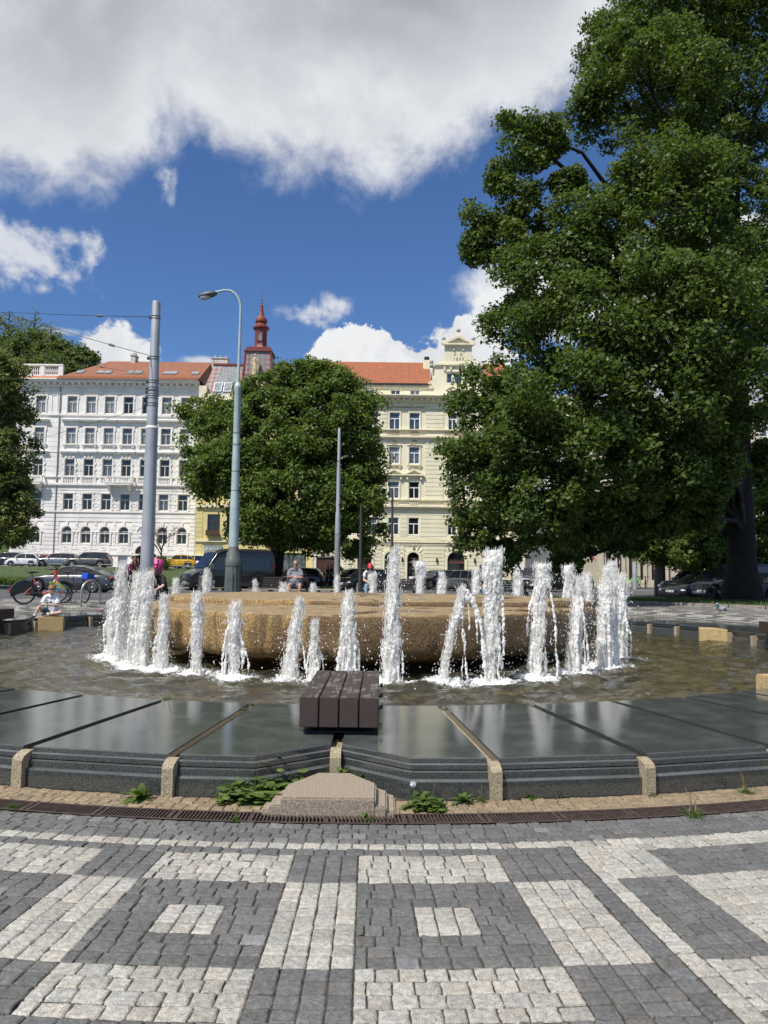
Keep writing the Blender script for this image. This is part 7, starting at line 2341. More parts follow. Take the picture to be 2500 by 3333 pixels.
ctr = at(498, 663, 28) - b0
for px, py in ((520, 668), (519, 655), (515, 644), (508, 634), (498, 628), (486, 627), (474, 629), (462, 632)):
    q = at(px, py, 28) - b0; pts.append(Vector((q.x, 0, q.z)))
off = pts[3].x
pts[1].x = off * .5; pts[2].x = off * .95
mb.tube(pts, [.06, .058, .052, .05, .048, .046, .044, .042, .04, .038, .036], 12); mb.build('arm', GALVP, lamp, True)
hd = at(452, 636, 28) - b0; tip = at(432, 640, 28) - b0
mb = MB(); axd = (Vector((hd.x, 0, hd.z)) - Vector((tip.x, 0, tip.z))).normalized()
c = Vector(((hd.x + tip.x) / 2 + .12, 0, (hd.z + tip.z) / 2 + .02)); Mx = Matrix((axd, (0, 1, 0), axd.cross(Vector((0, 1, 0))))).transposed()
mb.ball(c, .30, 3, (1.25, .58, .42), Mx); mb.build('lamp_head', M('lamp_head_grey', (.085, .095, .10), .5, .2, var=.2), lamp, True)
mb = MB(); mb.ball(c + Vector((-.08, 0, -.09)), .24, 3, (1.0, .58, .42), Mx); mb.build('lamp_lens', M('lamp_lens', (.42, .44, .44), .25, var=.2), lamp, True)
for y in (1018, 960, 935, 1060, 1100):
    mb = MB(); z = zl(y); mb.torus((0, 0, z), (0, 0, 1), .150, .008, 20, 5); mb.box(.13, .2, -.03, .03, z - .03, z + .04); mb.build('clamp', NOZ, lamp)
mb = MB(); mb.box(-.13, .06, -.318, -.285, .25, .95); mb.build('hatch', CASTG, lamp)
# thin mast in the middle
b0 = gpt(728, 30.0)
pole = thing('street_pole', 'thin stepped grey pole between the two benches', 'pole', b0)
def zp(y): return at(730, y, 30.0).z - b0.z
mb = MB(); mb.lathe([(.115, -.1), (.112, zp(1155)), (.110, zp(1152))], 18); mb.build('lower_shaft', M('weathered_grey_pole', (.22, .225, .23), .7, var=.25, scale=5, bump=.2), pole, True)
mb = MB(); mb.lathe([(.110, zp(1153)), (.102, zp(1118)), (.098, zp(1110)), (.082, zp(1106)), (.078, zp(1012)), (.066, zp(1006)), (.058, zp(927)), (.045, zp(925))], 18); mb.build('upper_shaft', GALV, pole, True)
mb = MB(); mb.ball((.06, -.09, zp(1090)), .05, 1, (1, .6, 1)); mb.torus((0, 0, zp(996)), (0, 0, 1), .07, .012, 14, 5); mb.build('fitting', NOZ, pole)
def simple_pole(px, d, ytop, r, mat, label, rt=None):
    b = gpt(px, d); h = at(px, ytop, d).z - b.z
    mb = MB(); mb.lathe([(r * 1.25, -.1), (r * 1.2, h * .3), (r, h * .32), (rt or r * .75, h)], 12)
    return tag(mb.build('street_pole', mat, None, True, b), label, 'pole', 'slender masts along the street')
simple_pole(846, 45, 1060, .085, DKPOLE, 'slender dark pole in front of the cream house')
simple_pole(778, 50, 1090, .10, DKPOLE, 'dark pole in the shade of the maple beside the black estate car')
simple_pole(1311, 72, 1140, .12, GALV, 'grey pole before the white corner house')
simple_pole(1240, 80, 1150, .10, GALV, 'thin grey pole left of the white corner house')
simple_pole(1422, 48, 1100, .22, M('concrete_pole', (.16, .155, .15), .8, var=.2), 'stout grey pole next to the guarded young tree', .18)
simple_pole(1371, 64, 1130, .16, GALV, 'grey pole behind the green hire bicycles')
simple_pole(624, 52, 1170, .03, NOZ, 'thin black post left of the seated man under the maple')
# wires
wires = [((341, 684), (120, 679), (-120, 668), 44, .014, 205, 'upper straight wire running left from the mast top'), ((340, 772), (160, 722), (-60, 655), 40, .014, 232, 'slanting wire with a turnbuckle from the mast to the upper left'),
         ((337, 823), (170, 820), (-80, 818), 42, .012, None, 'level wire in front of the white house cornice'), ((336, 813), (200, 789), (-80, 740), 60, .010, 200, 'wire crossing the red roof with an insulator'),
         ((338, 872), (180, 920), (-40, 985), 38, .008, None, 'thin wire slanting down across the white house front'), ((420, 1070), (250, 1032), (60, 1000), 70, .010, None, 'thin wire across the lower storeys of the white house'), ((430, 1105), (280, 1075), (60, 1050), 72, .010, None, 'lowest thin wire across the balcony of the white house')]
for (x0, y0), (xm, ym), (x1, y1), d1, r, ins, lab in wires:
    A, Bm, Cc = at(x0, y0, 27.0 if y0 < 900 else 62), at(xm, ym, (27 + d1) / 2 if y0 < 900 else 66), at(x1, y1, d1)
    wt = thing('overhead_wire', lab, 'wire', A)
    pts = []
    for i in range(25):
        u = i / 24
        pts.append((A * (1 - u) ** 2 + (Bm * 2 - (A + Cc) / 2) * 2 * u * (1 - u) + Cc * u ** 2) - A)
    mb = MB(); mb.tube(pts, r, 5); mb.build('cable', NOZ, wt)
    if ins:
        k = min(range(1, 24), key=lambda i: abs(((pts[i] + A).x / (pts[i] + A).y) - (ins - 829.5) * 1.507 / 2460))
        d = (pts[k + 1] - pts[k - 1]).normalized()
        mb = MB(); mb.tube([pts[k] - d * .35, pts[k] - d * .22, pts[k] + d * .22, pts[k] + d * .35], [.02, .055, .055, .02], 8); mb.build('insulator', CASTG, wt)
# tram wires right of the mast, from the dark pole over the cream house
A, B = at(846, 1150, 45), at(1100, 1178, 84)
wt = thing('overhead_wire', 'thin wire in front of the cream house arches', 'wire', A); mb = MB(); mb.tube([Vector((0, 0, 0)), (B - A) * .5 + Vector((0, 0, -.3)), B - A], .008, 5); mb.build('cable', NOZ, wt)
# bicycle hoops
def hoop(px, d, rot, label):
    b = gpt(px, d)
    w_ = .36; h = .80
    pts = [(-w_, 0, -.05), (-w_, 0, h - w_)] + [(-w_ * math.cos(a), 0, h - w_ + w_ * math.sin(a) * 1.0) for a in np.linspace(.2, PI - .2, 12)] + [(w_, 0, h - w_), (w_, 0, -.05)]
    mb = MB(); mb.tube(pts, .034, 12)
    return tag(mb.build('bicycle_hoop', INOX, None, True, b, rot), label, 'bike stand', 'steel bicycle hoops')
hoop(198, 23.6, R_(62), 'steel bicycle hoop standing free right of the bicycles')
hoop(134, 23.9, R_(62), 'steel bicycle hoop between the red and the black bicycle')
# litter bin
b = gpt(439, 37.0)
bin_ = thing('litter_bin', 'dark perforated metal litter bin at the front of the van', 'litter bin', b)
mb = MB(); mb.lathe([(.20, 0), (.22, .05), (.225, .90), (.20, .92)], 18); mb.build('body', M('perforated_metal', (.085, .075, .06), .6, .3, var=.6, scale=26), bin_, False)
mb = MB(); mb.torus((0, 0, .93), (0, 0, 1), .225, .022, 20, 6); mb.torus((0, 0, .04), (0, 0, 1), .215, .02, 20, 6); mb.build('rim', DKPOLE, bin_, True)
b = gpt(1274, 50.0)
bin2 = thing('litter_bin', 'green litter bin behind the right corner of the boulder', 'litter bin', b)
mb = MB(); mb.lathe([(.22, 0), (.25, .05), (.27, .95), (.24, 1.0), (.1, 1.08)], 16); mb.build('body', M('green_plastic', (.02, .10, .025), .5, var=.2), bin2, True)
mb = MB(); mb.torus((0, 0, .8), (0, 0, 1), .272, .015, 18, 5); mb.build('band', NOZ, bin2)
# road sign
b = gpt(1118, 45.0)
sg_ = thing('road_sign', 'priority road sign with yellow diamond over a black arrow plate', 'road sign', b)
def zs_(y): return at(1118, y, 45).z - b.z
mb = MB(); mb.tube([(0, 0, -.1), (0, 0, zs_(1178))], .032, 8); mb.build('post', GALV, sg_, True)
mb = MB(); zc = zs_(1192)
def dia(r, y): return [(0 + r, zc), (0, zc + r), (-r, zc), (0, zc - r)]
mb.prism_y(dia(.46, 0), -.07, -.04); dsg = mb.build('diamond', M('sign_white', (.78, .78, .76), .4, var=.04), sg_)
mb = MB(); mb.prism_y(dia(.30, 0), -.08, -.071); mb.build('yellow_field', M('sign_yellow', (.75, .50, .02), .4, var=.04), dsg)
mb = MB(); mb.prism_y(dia(.455, 0), -.039, -.03); mb.build('back', GALV, dsg)
za, zb_ = zs_(1231), zs_(1209)
mb = MB(); mb.box(-.36, .36, -.07, -.045, za, zb_); pl = mb.build('arrow_plate', MATS['sign_white'], sg_)
SGNB = M('sign_black', (.01, .01, .01), .5, var=0)
mb = MB(); zm = (za + zb_) / 2
mb.tube([(-.28, -.075, zm + .2), (-.12, -.075, zm + .12), (0, -.075, zm), (.10, -.075, zm - .14), (.16, -.075, zm - .27)], [.055] * 5, 6); mb.build('thick_line', SGNB, pl)
mb = MB(); mb.tube([(-.20, -.074, zm - .26), (.02, -.074, zm - .02)], .022, 5); mb.tube([(.04, -.074, zm + .02), (.24, -.074, zm + .24)], .022, 5); mb.build('thin_line', SGNB, pl)
b = gpt(1290, 71)
ne = thing('road_sign', 'round red no entry sign on a thin post before the white corner house', 'road sign', b)
mb = MB(); mb.tube([(0, 0, 0), (0, 0, 3.0)], .03, 6); mb.build('post', GALV, ne)
mb = MB(); mb.tube([(0, -.06, 2.7), (0, -.04, 2.7)], .33, 20); dk = mb.build('disc', REDP, ne)
mb = MB(); mb.box(-.24, .24, -.07, -.061, 2.63, 2.77); mb.build('bar', MATS['sign_white'], dk)
# low rails in front of the far cars
for px0, px1, d in ((28, 80, 81.3), (103, 135, 81.3), (214, 242, 81.3), (371, 420, 80.8)):
    A, B = gpt(px0, d), gpt(px1, d)
    L = B.x - A.x
    mb = MB(); mb.tube([(0, 0, -.05), (0, 0, .36), (.06, 0, .42), (L - .06, 0, .42 + B.z - A.z), (L, 0, .36 + B.z - A.z), (L, 0, -.05)], .03, 6)
    tag(mb.build('low_rail', GALV, None, True, A), {28: 'low steel rail before the white car', 103: 'low steel rail before the silver grey off-roader', 214: 'low steel rail at the rear of the taupe off-roader', 371: 'low steel rail before the yellow crossover'}[px0], 'railing', 'low steel rails edging the lawn')
# tree guard round the young tree
b = gpt(1432, 46.6)
tg = thing('tree_guard', 'dark metal tree guard round the young tree', 'tree guard', b)
mb = MB()
for a in range(6):
    x, y = .45 * math.cos(a * PI / 3), .45 * math.sin(a * PI / 3); mb.tube([(x, y, 0), (x, y, 1.9)], .022, 5)
mb.build('bars', NOZ, tg)
mb = MB()
for z in (.6, 1.7): mb.torus((0, 0, z), (0, 0, 1), .45, .016, 18, 5)
mb.build('rings', NOZ, tg)

# ------------------------------------------------------------------ park benches
SLAT = wood_mat('dark_brown_slat', (.05, .034, .030), (.13, .11, .10), .6)
def park_bench(px0, px1, d, label):
    A, B = gpt(px0, d), gpt(px1, d)
    L = B.x - A.x; cx = (A.x + B.x) / 2; z = terr(cx, d)
    r = thing('park_bench', label, 'bench', (cx, d, z), 0, 'slatted park benches behind the fountain')
    for k in range(5):
        mb = MB(); zz = .40 + k * .088; mb.bbox(-L / 2, L / 2, .23 + k * .022, .265 + k * .022, zz, zz + .062, .008); mb.build('back_slat', SLAT, r)
    for k in range(5):
        mb = MB(); yy_ = -.24 + k * .092; mb.bbox(-L / 2, L / 2, yy_, yy_ + .072, .385, .42, .008); mb.build('seat_slat', SLAT, r)
    for s_ in (-1, 1):
        mb = MB(); x = s_ * (L / 2 - .02)
        mb.bbox(x - .045, x + .045, .18, .30, -.03, .82, .01); mb.bbox(x - .04, x + .04, -.24, -.14, -.03, .384, .01); mb.bbox(x - .04, x + .04, -.14, .18, .30, .382, .01)
        mb.build('end_frame', STEEL_D, r)
    return r
b1 = park_bench(553, 664, 28.6, 'slatted brown park bench with the man in grey on it')
b2 = park_bench(785, 896, 28.6, 'slatted brown park bench with the person in the red cap on it')
b3 = park_bench(1026, 1137, 28.6, 'slatted brown park bench at the right behind the tall crown jet')
simple = gpt(773, 29.2)
mb = MB(); mb.tube([(0, 0, -.05), (0, 0, .62)], .022, 8); mb.tube([(0, 0, .60), (0, 0, .64)], .026, 8)
tag(mb.build('low_post', GALV, None, False, simple), 'short thin metal post at the left end of the red cap bench', 'post')

# ================================================================== PEOPLE
SKIN = M('skin', (.52, .30, .21), .5, var=.10, scale=9); SKIN2 = M('sunburnt_skin', (.48, .24, .16), .5, var=.12, scale=9); SKINP = M('pale_skin', (.58, .37, .28), .5, var=.08, scale=9)
HAIRB = M('brown_hair', (.085, .048, .025), .6, var=.4, scale=30); HAIRA = M('auburn_hair', (.16, .062, .024), .55, var=.4, scale=30); HAIRG = M('grey_hair', (.22, .20, .18), .7, var=.4, scale=40); HAIRD = M('dark_hair', (.018, .013, .010), .6, var=.3, scale=30)
def cloth(n, c): return M(n, c, .9, var=.14, scale=7, bump=.35, bscale=14, bdist=.02)
EYEW = M('eye_white', (.75, .73, .70), .3, var=0); EYED = M('eye_dark', (.02, .015, .012), .2, var=0); LIP = M('lip', (.40, .17, .13), .5, var=.05); SOLE = M('shoe_sole', (.62, .60, .56), .7, var=.1)
def lrp(a, b, t): return Vector(a).lerp(Vector(b), t)

def person(label, loc, rot, J, skin, cl, s=1.0, hair=None, hairmat=None, face=(0, -1, 0), belly=0.0, group=None, vox=.010, child=False, sunglasses=False, beard=None, cap=None, long=0, feet=True):
    """J: joints in metres, in the person's own frame (facing -y)"""
    root = thing('person', label, 'person', loc, rot, group)
    J = {k: Vector(v) for k, v in J.items()}
    k_ = s
    pel, che, nek, hed = J['pelvis'], J['chest'], J['neck'], J['head']
    def limbs(kind, grow, ua=1.0):
        out = []
        for S_ in 'lr':
            sh, el, wr = J['sh' + S_], J['el' + S_], J['wr' + S_]
            hp, kn, an = J['hp' + S_], J['kn' + S_], J['an' + S_]
            if kind == 'arm':
                out.append(([lrp(sh, che, .12), sh, lrp(sh, el, .5), el], [.055 * k_ + grow, .056 * k_ + grow, .050 * k_ + grow, .040 * k_ + grow]))
                out.append(([el, lrp(el, wr, .3), lrp(el, wr, .8), wr], [.040 * k_ + grow, .042 * k_ + grow, .030 * k_ + grow, .027 * k_ + grow]))
            if kind == 'leg':
                out.append(([hp, lrp(hp, kn, .3), lrp(hp, kn, .8), kn], [.088 * k_ + grow, .088 * k_ + grow, .064 * k_ + grow, .056 * k_ + grow]))
                out.append(([kn, lrp(kn, an, .28), lrp(kn, an, .8), an], [.055 * k_ + grow, .060 * k_ + grow, .040 * k_ + grow, .036 * k_ + grow]))
        return out
    def torso(mb, grow):
        ax = (J['shl'] - J['shr']).normalized()
        for q in (-1, -.35, .35, 1):
            o_ = ax * q
            mb.tube([pel + o_ * .085 * k_ , lrp(pel, che, .5) + o_ * .078 * k_, che + o_ * .10 * k_, lrp(che, nek, .55) + o_ * .085 * k_], [.088 * k_ + grow, (.088 + belly * .35) * k_ + grow, .088 * k_ + grow, .055 * k_ + grow], 10)
        mb.tube([J['shl'], lrp(J['shl'], nek, .5) + Vector((0, 0, .012)), nek - Vector((0, 0, .02)), lrp(J['shr'], nek, .5) + Vector((0, 0, .012)), J['shr']], [.056 * k_ + grow, .052 * k_ + grow, .056 * k_ + grow, .052 * k_ + grow, .056 * k_ + grow], 8)
        mb.tube([J['hpl'], pel, J['hpr']], [.095 * k_ + grow, .10 * k_ + grow, .095 * k_ + grow], 8)
        if belly: mb.ball(lrp(pel, che, .42) + Vector((0, -.06 - belly * .4, 0)), (.12 + belly) * k_ + grow, 2, (1.15, .8, 1))
    f = Vector(face).normalized()
    up = (hed - nek).normalized()
    right = f.cross(up).normalized(); up = right.cross(f).normalized()
    HM = Matrix((right, -f, up)).transposed()      # local x right, -y forward, z up
    hs = k_ * (1.0 if not child else 1.28)
    def hp_(x, y, z): return hed + HM @ (Vector((x, y, z)) * hs)
    def hb(mb, c, r, sub=2, sc=(1, 1, 1)): mb.ball(hp_(*c), r * hs, sub, sc, HM)
    mb = MB()
    torso(mb, 0)
    for pts, rd in limbs('arm', 0) + limbs('leg', 0): mb.tube(pts, rd, 10)
    for S_ in 'lr':
        for q, r in (('el', .041), ('kn', .057), ('sh', .056)): mb.ball(J[q + S_], r * k_, 1)
    mb.tube([nek - Vector((0, 0, .04)), lrp(nek, hed, .6)], [.058 * k_, .052 * k_], 10)
    hb(mb, (0, .012, .03), .082, 3, (.95, 1.12, 1.12)); hb(mb, (0, -.02, -.045), .062, 2, (.95, 1.0, 1.05)); hb(mb, (0, -.05, -.075), .034, 2, (1.1, .9, .8)); 
    mb.tube([hp_(0, -.092, .02), hp_(0, -.112, -.018), hp_(0, -.094, -.03)], [.011 * hs, .016 * hs, .012 * hs], 6)
    for q in (-1, 1):
        hb(mb, (q * .080, .01, -.005), .026, 1, (.4, .8, 1.2)); hb(mb, (q * .043, -.058, -.02), .03, 1, (1, .8, .9)); hb(mb, (q * .034, -.082, .034), .018, 1, (1.5, .6, .6))
    # hands with five separate fingers
    for S_ in 'lr':
        el, wr = J['el' + S_], J['wr' + S_]
        d = J.get('hd' + S_, (wr - el)).normalized()
        side = d.cross(Vector((0, 0, 1)) if abs(d.z) < .85 else Vector((0, 1, 0))).normalized()
        pn = side.cross(d).normalized()
        if pn.z < 0: pn = -pn
        hs2 = k_ * .95
        pc = wr + d * .045 * hs2
        mb.tube([wr, pc, wr + d * .085 * hs2], [.026 * hs2, .034 * hs2, .028 * hs2], 8)
        for q in range(4):
            o_ = side * (q - 1.5) * .021 * hs2
            b_ = wr + d * .085 * hs2 + o_; ln = (.066, .076, .072, .056)[q] * hs2
            m1 = b_ + d * ln * .5 - pn * ln * .12; e_ = b_ + d * ln * .80 - pn * ln * .5
            mb.tube([b_ - d * .02, b_, m1, e_], [.0095 * hs2, .0095 * hs2, .0088 * hs2, .0075 * hs2], 6)
        tsd = side * (1 if S_ == 'l' else -1)
        tb_ = wr + d * .03 * hs2 + tsd * .028 * hs2
        mb.tube([tb_, tb_ + (d * .6 + tsd * .7) * .035 * hs2 - pn * .008, tb_ + (d * .9 + tsd * .45) * .062 * hs2 - pn * .018], [.013 * hs2, .011 * hs2, .008 * hs2], 6)
    if feet:
        for S_ in 'lr':
            an, to = J['an' + S_], J['to' + S_]
            mb.tube([an, lrp(an, to, .4), to], [.036 * k_, .036 * k_, .026 * k_], 8)
    body = mb.build('body', skin, root, True)
    md = body.modifiers.new('r', 'REMESH'); md.mode = 'VOXEL'; md.voxel_size = vox * .8; md.use_smooth_shade = True
    sm = body.modifiers.new('s', 'SMOOTH'); sm.iterations = 2; sm.factor = .5
    def garment(name, mat, fn, vx=None):
        mb = MB(); fn(mb)
        g = mb.build(name, mat, root, True)
        q = g.modifiers.new('r', 'REMESH'); q.mode = 'VOXEL'; q.voxel_size = vx or vox; q.use_smooth_shade = True
        w_ = g.modifiers.new('d', 'DISPLACE'); w_.texture = tex2; w_.strength = .018; w_.mid_level = .5
        z = g.modifiers.new('s', 'SMOOTH'); z.iterations = 3; z.factor = .5
        return g
    for g in cl:
        kind, mat = g[0], g[1]
        if kind in ('shirt', 'jacket'):
            sl = g[2]
            def fn(mb, sl=sl):
                torso(mb, .016 if kind == 'shirt' else .03)
                for S_ in 'lr':
                    sh, el, wr = J['sh' + S_], J['el' + S_], J['wr' + S_]
                    gr = .018 if kind == 'shirt' else .024
                    if sl <= 1: mb.tube([sh, lrp(sh, el, sl * .6), lrp(sh, el, sl)], [.060 * k_ + gr, .058 * k_ + gr, .054 * k_ + gr * 1.3], 10)
                    else:
                        mb.tube([sh, lrp(sh, el, .6), el], [.060 * k_ + gr, .055 * k_ + gr, .046 * k_ + gr], 10); mb.tube([el, lrp(el, wr, (sl - 1))], [.046 * k_ + gr, .036 * k_ + gr], 10); mb.ball(el, .046 * k_ + gr, 1)
            garment(kind, mat, fn)
        elif kind in ('shorts', 'trousers'):
            sl = g[2]
            def fn(mb, sl=sl):
                ax = (J['hpl'] - J['hpr']).normalized()
                mb.tube([J['hpl'], pel, J['hpr']], [.112 * k_, .118 * k_, .112 * k_], 10)
                for q in (-1, -.3, .3, 1): mb.tube([pel + ax * q * .085 * k_, lrp(pel, che, .28) + ax * q * .08 * k_], [.10 * k_, .096 * k_ + belly * .2], 10)
                for S_ in 'lr':
                    hp, kn, an = J['hp' + S_], J['kn' + S_], J['an' + S_]
                    if sl <= 1: mb.tube([hp, lrp(hp, kn, sl * .5), lrp(hp, kn, sl)], [.108 * k_, .104 * k_, .092 * k_], 10)
                    else:
                        mb.tube([hp, lrp(hp, kn, .5), kn], [.105 * k_, .094 * k_, .074 * k_], 10); mb.ball(kn, .074 * k_, 2); mb.tube([kn, lrp(kn, an, sl - 1)], [.072 * k_, .058 * k_], 10)
            garment(kind, mat, fn)
        elif kind == 'shoes':
            for S_ in 'lr':
                an, to = J['an' + S_], J['to' + S_]
                def fn(mb):
                    d = (to - an); mb.tube([an + Vector((0, 0, .01)), an - Vector((0, 0, .01)) + d * .1], [.046 * k_, .050 * k_], 10); mb.tube([an - d * .22, lrp(an, to, .35), lrp(an, to, .8), to + d * .12], [.040 * k_, .046 * k_, .042 * k_, .026 * k_], 10)
                sh_ = garment('shoe', mat, fn, .008)
                if len(g) > 2:
                    d = (to - an); nrm = Vector((0, 0, -1)) if abs(d.normalized().z) < .8 else Vector((0, -1, 0))
                    mb = MB(); mb.tube([an - d * .2 + nrm * .036 * k_, lrp(an, to, .5) + nrm * .034 * k_, to + d * .12 + nrm * .014 * k_], [.030 * k_, .036 * k_, .022 * k_], 8); mb.build('sole', g[2], sh_, True)
    # face
    mbw, mbd = MB(), MB()
    for q in (-1, 1):
        hb(mbw, (q * .033, -.079, .018), .014, 2, (1.1, .6, .75)); hb(mbd, (q * .033, -.0865, .018), .0075, 1, (1, .5, 1))
    if not sunglasses:
        e_ = mbw.build('eyes', EYEW, root, True); mbd.build('irises', EYED, e_, True)
        mb = MB()
        for q in (-1, 1): mb.tube([hp_(q * .016, -.096, .042), hp_(q * .035, -.096, .050), hp_(q * .054, -.082, .043)], [.004 * hs, .0055 * hs, .003 * hs], 5)
        mb.build('eyebrows', hairmat or HAIRB, root, True)
    else:
        mb = MB()
        for q in (-1, 1): hb(mb, (q * .036, -.093, .020), .026, 2, (1.15, .35, .8))
        mb.tube([hp_(-.02, -.10, .026), hp_(.02, -.10, .026)], .004 * hs, 5)
        for q in (-1, 1): mb.tube([hp_(q * .062, -.085, .026), hp_(q * .085, .01, .022)], .0045 * hs, 5)
        mb.build('sunglasses', EYED, root, True)
    mb = MB(); mb.tube([hp_(-.022, -.088, -.052), hp_(0, -.094, -.050), hp_(.022, -.088, -.052)], [.004 * hs, .007 * hs, .004 * hs], 6); mb.build('mouth', LIP, root, True)
    if beard:
        mb = MB(); hb(mb, (0, -.052, -.082), .045, 2, (1.15, .85, .72)); hb(mb, (0, -.085, -.040), .028, 1, (1.3, .5, .35))
        for q in (-1, 1): hb(mb, (q * .058, -.02, -.05), .028, 1, (.6, 1.1, 1.3))
        g = mb.build('beard', beard, root, True)
    if hair:
        mb = MB()
        if hair == 'short':
            hb(mb, (0, .024, .052), .088, 3, (.98, 1.10, 1.0)); hb(mb, (0, -.045, .092), .050, 2, (1.4, .9, .55))
            for i in range(46):
                a, e2 = i * 2.4, .15 + .8 * ((i * 37 % 46) / 46)
                p = Vector((math.cos(a) * math.cos(e2) * .088, .02 + math.sin(a) * math.cos(e2) * .098, .055 + math.sin(e2) * .090))
                if p.y < -.045 and p.z < .09: continue
                q = Vector((p.x * 1.10, p.y * 1.10, p.z * 1.02 + (.012 if p.z > .1 else -.02)))
                mb.tube([hp_(*p), hp_(*q)], [.018 * hs, .006 * hs], 5)
        elif hair == 'crop':
            hb(mb, (0, .024, .048), .084, 3, (.97, 1.10, 1.02))
        elif hair in ('long', 'bob'):
            hb(mb, (0, .022, .048), .092, 3, (1.0, 1.10, 1.04))
            ln = .20 if hair == 'bob' else .34
            for i in range(26):
                a = lerp(-.55, PI + .55, i / 25)
                p = Vector((math.cos(a) * .088, .015 + math.sin(a) * .088, .05))
                st = hp_(*p); drop = Vector((0, 0, -1)) * ln * hs
                e_ = st + drop + (HM @ Vector((math.cos(a) * .03, math.sin(a) * .02, 0))) * hs
                mb.tube([st, lrp(st, e_, .4) + (HM @ Vector((math.cos(a) * .018, math.sin(a) * .012, 0))) * hs, e_], [.024 * hs, .022 * hs, .010 * hs], 5)
        g = mb.build('hair', hairmat, root, True)
        q = g.modifiers.new('r', 'REMESH'); q.mode = 'VOXEL'; q.voxel_size = .008; q.use_smooth_shade = True
    if cap:
        mb = MB(); hb(mb, (0, .015, .06), .094, 3, (1.0, 1.12, .95))
        vs = []
        for i in range(9):
            a = lerp(-1, 1, i / 8)
            for t_, zz in ((0, .062), (.5, .058), (1, .045)):
                y = -.075 - t_ * .085 * (1 - .35 * a * a); vs.append(hp_(a * .078, y, zz + .0 - .018 * a * a))
        n0 = len(vs)
        vs2 = [v + (HM @ Vector((0, 0, .008))) for v in vs]
        mb.add(vs + vs2, [(i * 3 + k, i * 3 + k + 1, (i + 1) * 3 + k + 1, (i + 1) * 3 + k) for i in range(8) for k in range(2)] + [(n0 + i * 3 + k, n0 + (i + 1) * 3 + k, n0 + (i + 1) * 3 + k + 1, n0 + i * 3 + k + 1) for i in range(8) for k in range(2)] + [(i * 3 + 2, (i + 1) * 3 + 2, n0 + (i + 1) * 3 + 2, n0 + i * 3 + 2) for i in range(8)])
        cp = mb.build('cap', cap, root, True)
        mb = MB(); mb.obox(hp_(0, -.094, .098), HM @ Vector((1, 0, 0)), HM @ Vector((0, -1, 0)), HM @ Vector((0, 0, 1)), .028 * hs, .006, .020 * hs); mb.build('cap_badge', EYEW, cp)
    return root, hp_

def sit(seat=.44, sc=1.0, lean=0.0, spread=.14, head_fwd=.0):
    """joints of a person sitting upright, seat height in metres, sitting at y=0 and facing -y"""
    p = Vector((0, 0, seat + .10))
    c = p + Vector((0, -lean * .8, .36 * sc)); n = c + Vector((0, -lean * .55, .20 * sc)); h = n + Vector((0, -.03 - head_fwd, .165 * sc))
    J = dict(pelvis=p, chest=c, neck=n, head=h)
    for S_, q in (('l', 1), ('r', -1)):
        J['sh' + S_] = n + Vector((q * .185 * sc, 0, -.055 * sc)); J['el' + S_] = J['sh' + S_] + Vector((q * .05, -.06, -.27 * sc)); J['wr' + S_] = J['el' + S_] + Vector((-q * .08, -.22 * sc, .02))
        J['hp' + S_] = p + Vector((q * .095 * sc, -.02, -.01)); J['kn' + S_] = p + Vector((q * spread, -.43 * sc, .0)); J['an' + S_] = Vector((q * spread * .9, -.43 * sc, .085)); J['to' + S_] = J['an' + S_] + Vector((q * .02, -.16 * sc, -.045))
    return J

# --- the man with folded arms
x = at(638, 1250, 28.5).x
J = sit(.43, 1.06, .02, .20)
J['ell'] = J['shl'] + Vector((.06, -.10, -.27)); J['elr'] = J['shr'] + Vector((-.06, -.10, -.27))
J['wrl'] = J['elr'] + Vector((.10, -.12, .05)); J['wrr'] = J['ell'] + Vector((-.10, -.17, .02))
J['hdl'] = Vector((-1, .25, .1)); J['hdr'] = Vector((1, .3, .1))
man, hp_ = person('bearded man in grey T-shirt and shorts sitting with folded arms and sunglasses', (x, 28.45, terr(x, 28.4)), R_(4), J, SKIN2,
       [('shirt', cloth('grey_tshirt', (.20, .21, .23)), .72), ('shorts', cloth('blue_grey_shorts', (.16, .18, .23)), .82), ('shoes', cloth('dark_shoe', (.03, .03, .03)))], 1.12, 'crop', HAIRG, (0.02, -1, -.03), .08, sunglasses=True, beard=M('grey_beard', (.34, .31, .28), .8, var=.3, scale=40))
# shoulder bag beside him
bagx = at(607, 1262, 28.3)
bag = thing('shoulder_bag', 'black shoulder bag with a brown strap on the bench beside the man', 'bag', (bagx.x, 28.35, terr(bagx.x, 28.35) + .42))
mb = MB(); mb.ball((-.02, 0, .20), .19, 3, (.62, .8, 1.35), Matrix.Rotation(R_(28), 3, 'Y')); mb.build('body', cloth('black_bag', (.012, .012, .013)), bag, True)
mb = MB(); mb.tube([(.10, -.08, .42), (.22, -.14, .44), (.27, -.16, .30), (.20, -.16, .06)], .022, 6); mb.build('strap', M('brown_strap', (.12, .06, .055), .7), bag, True)
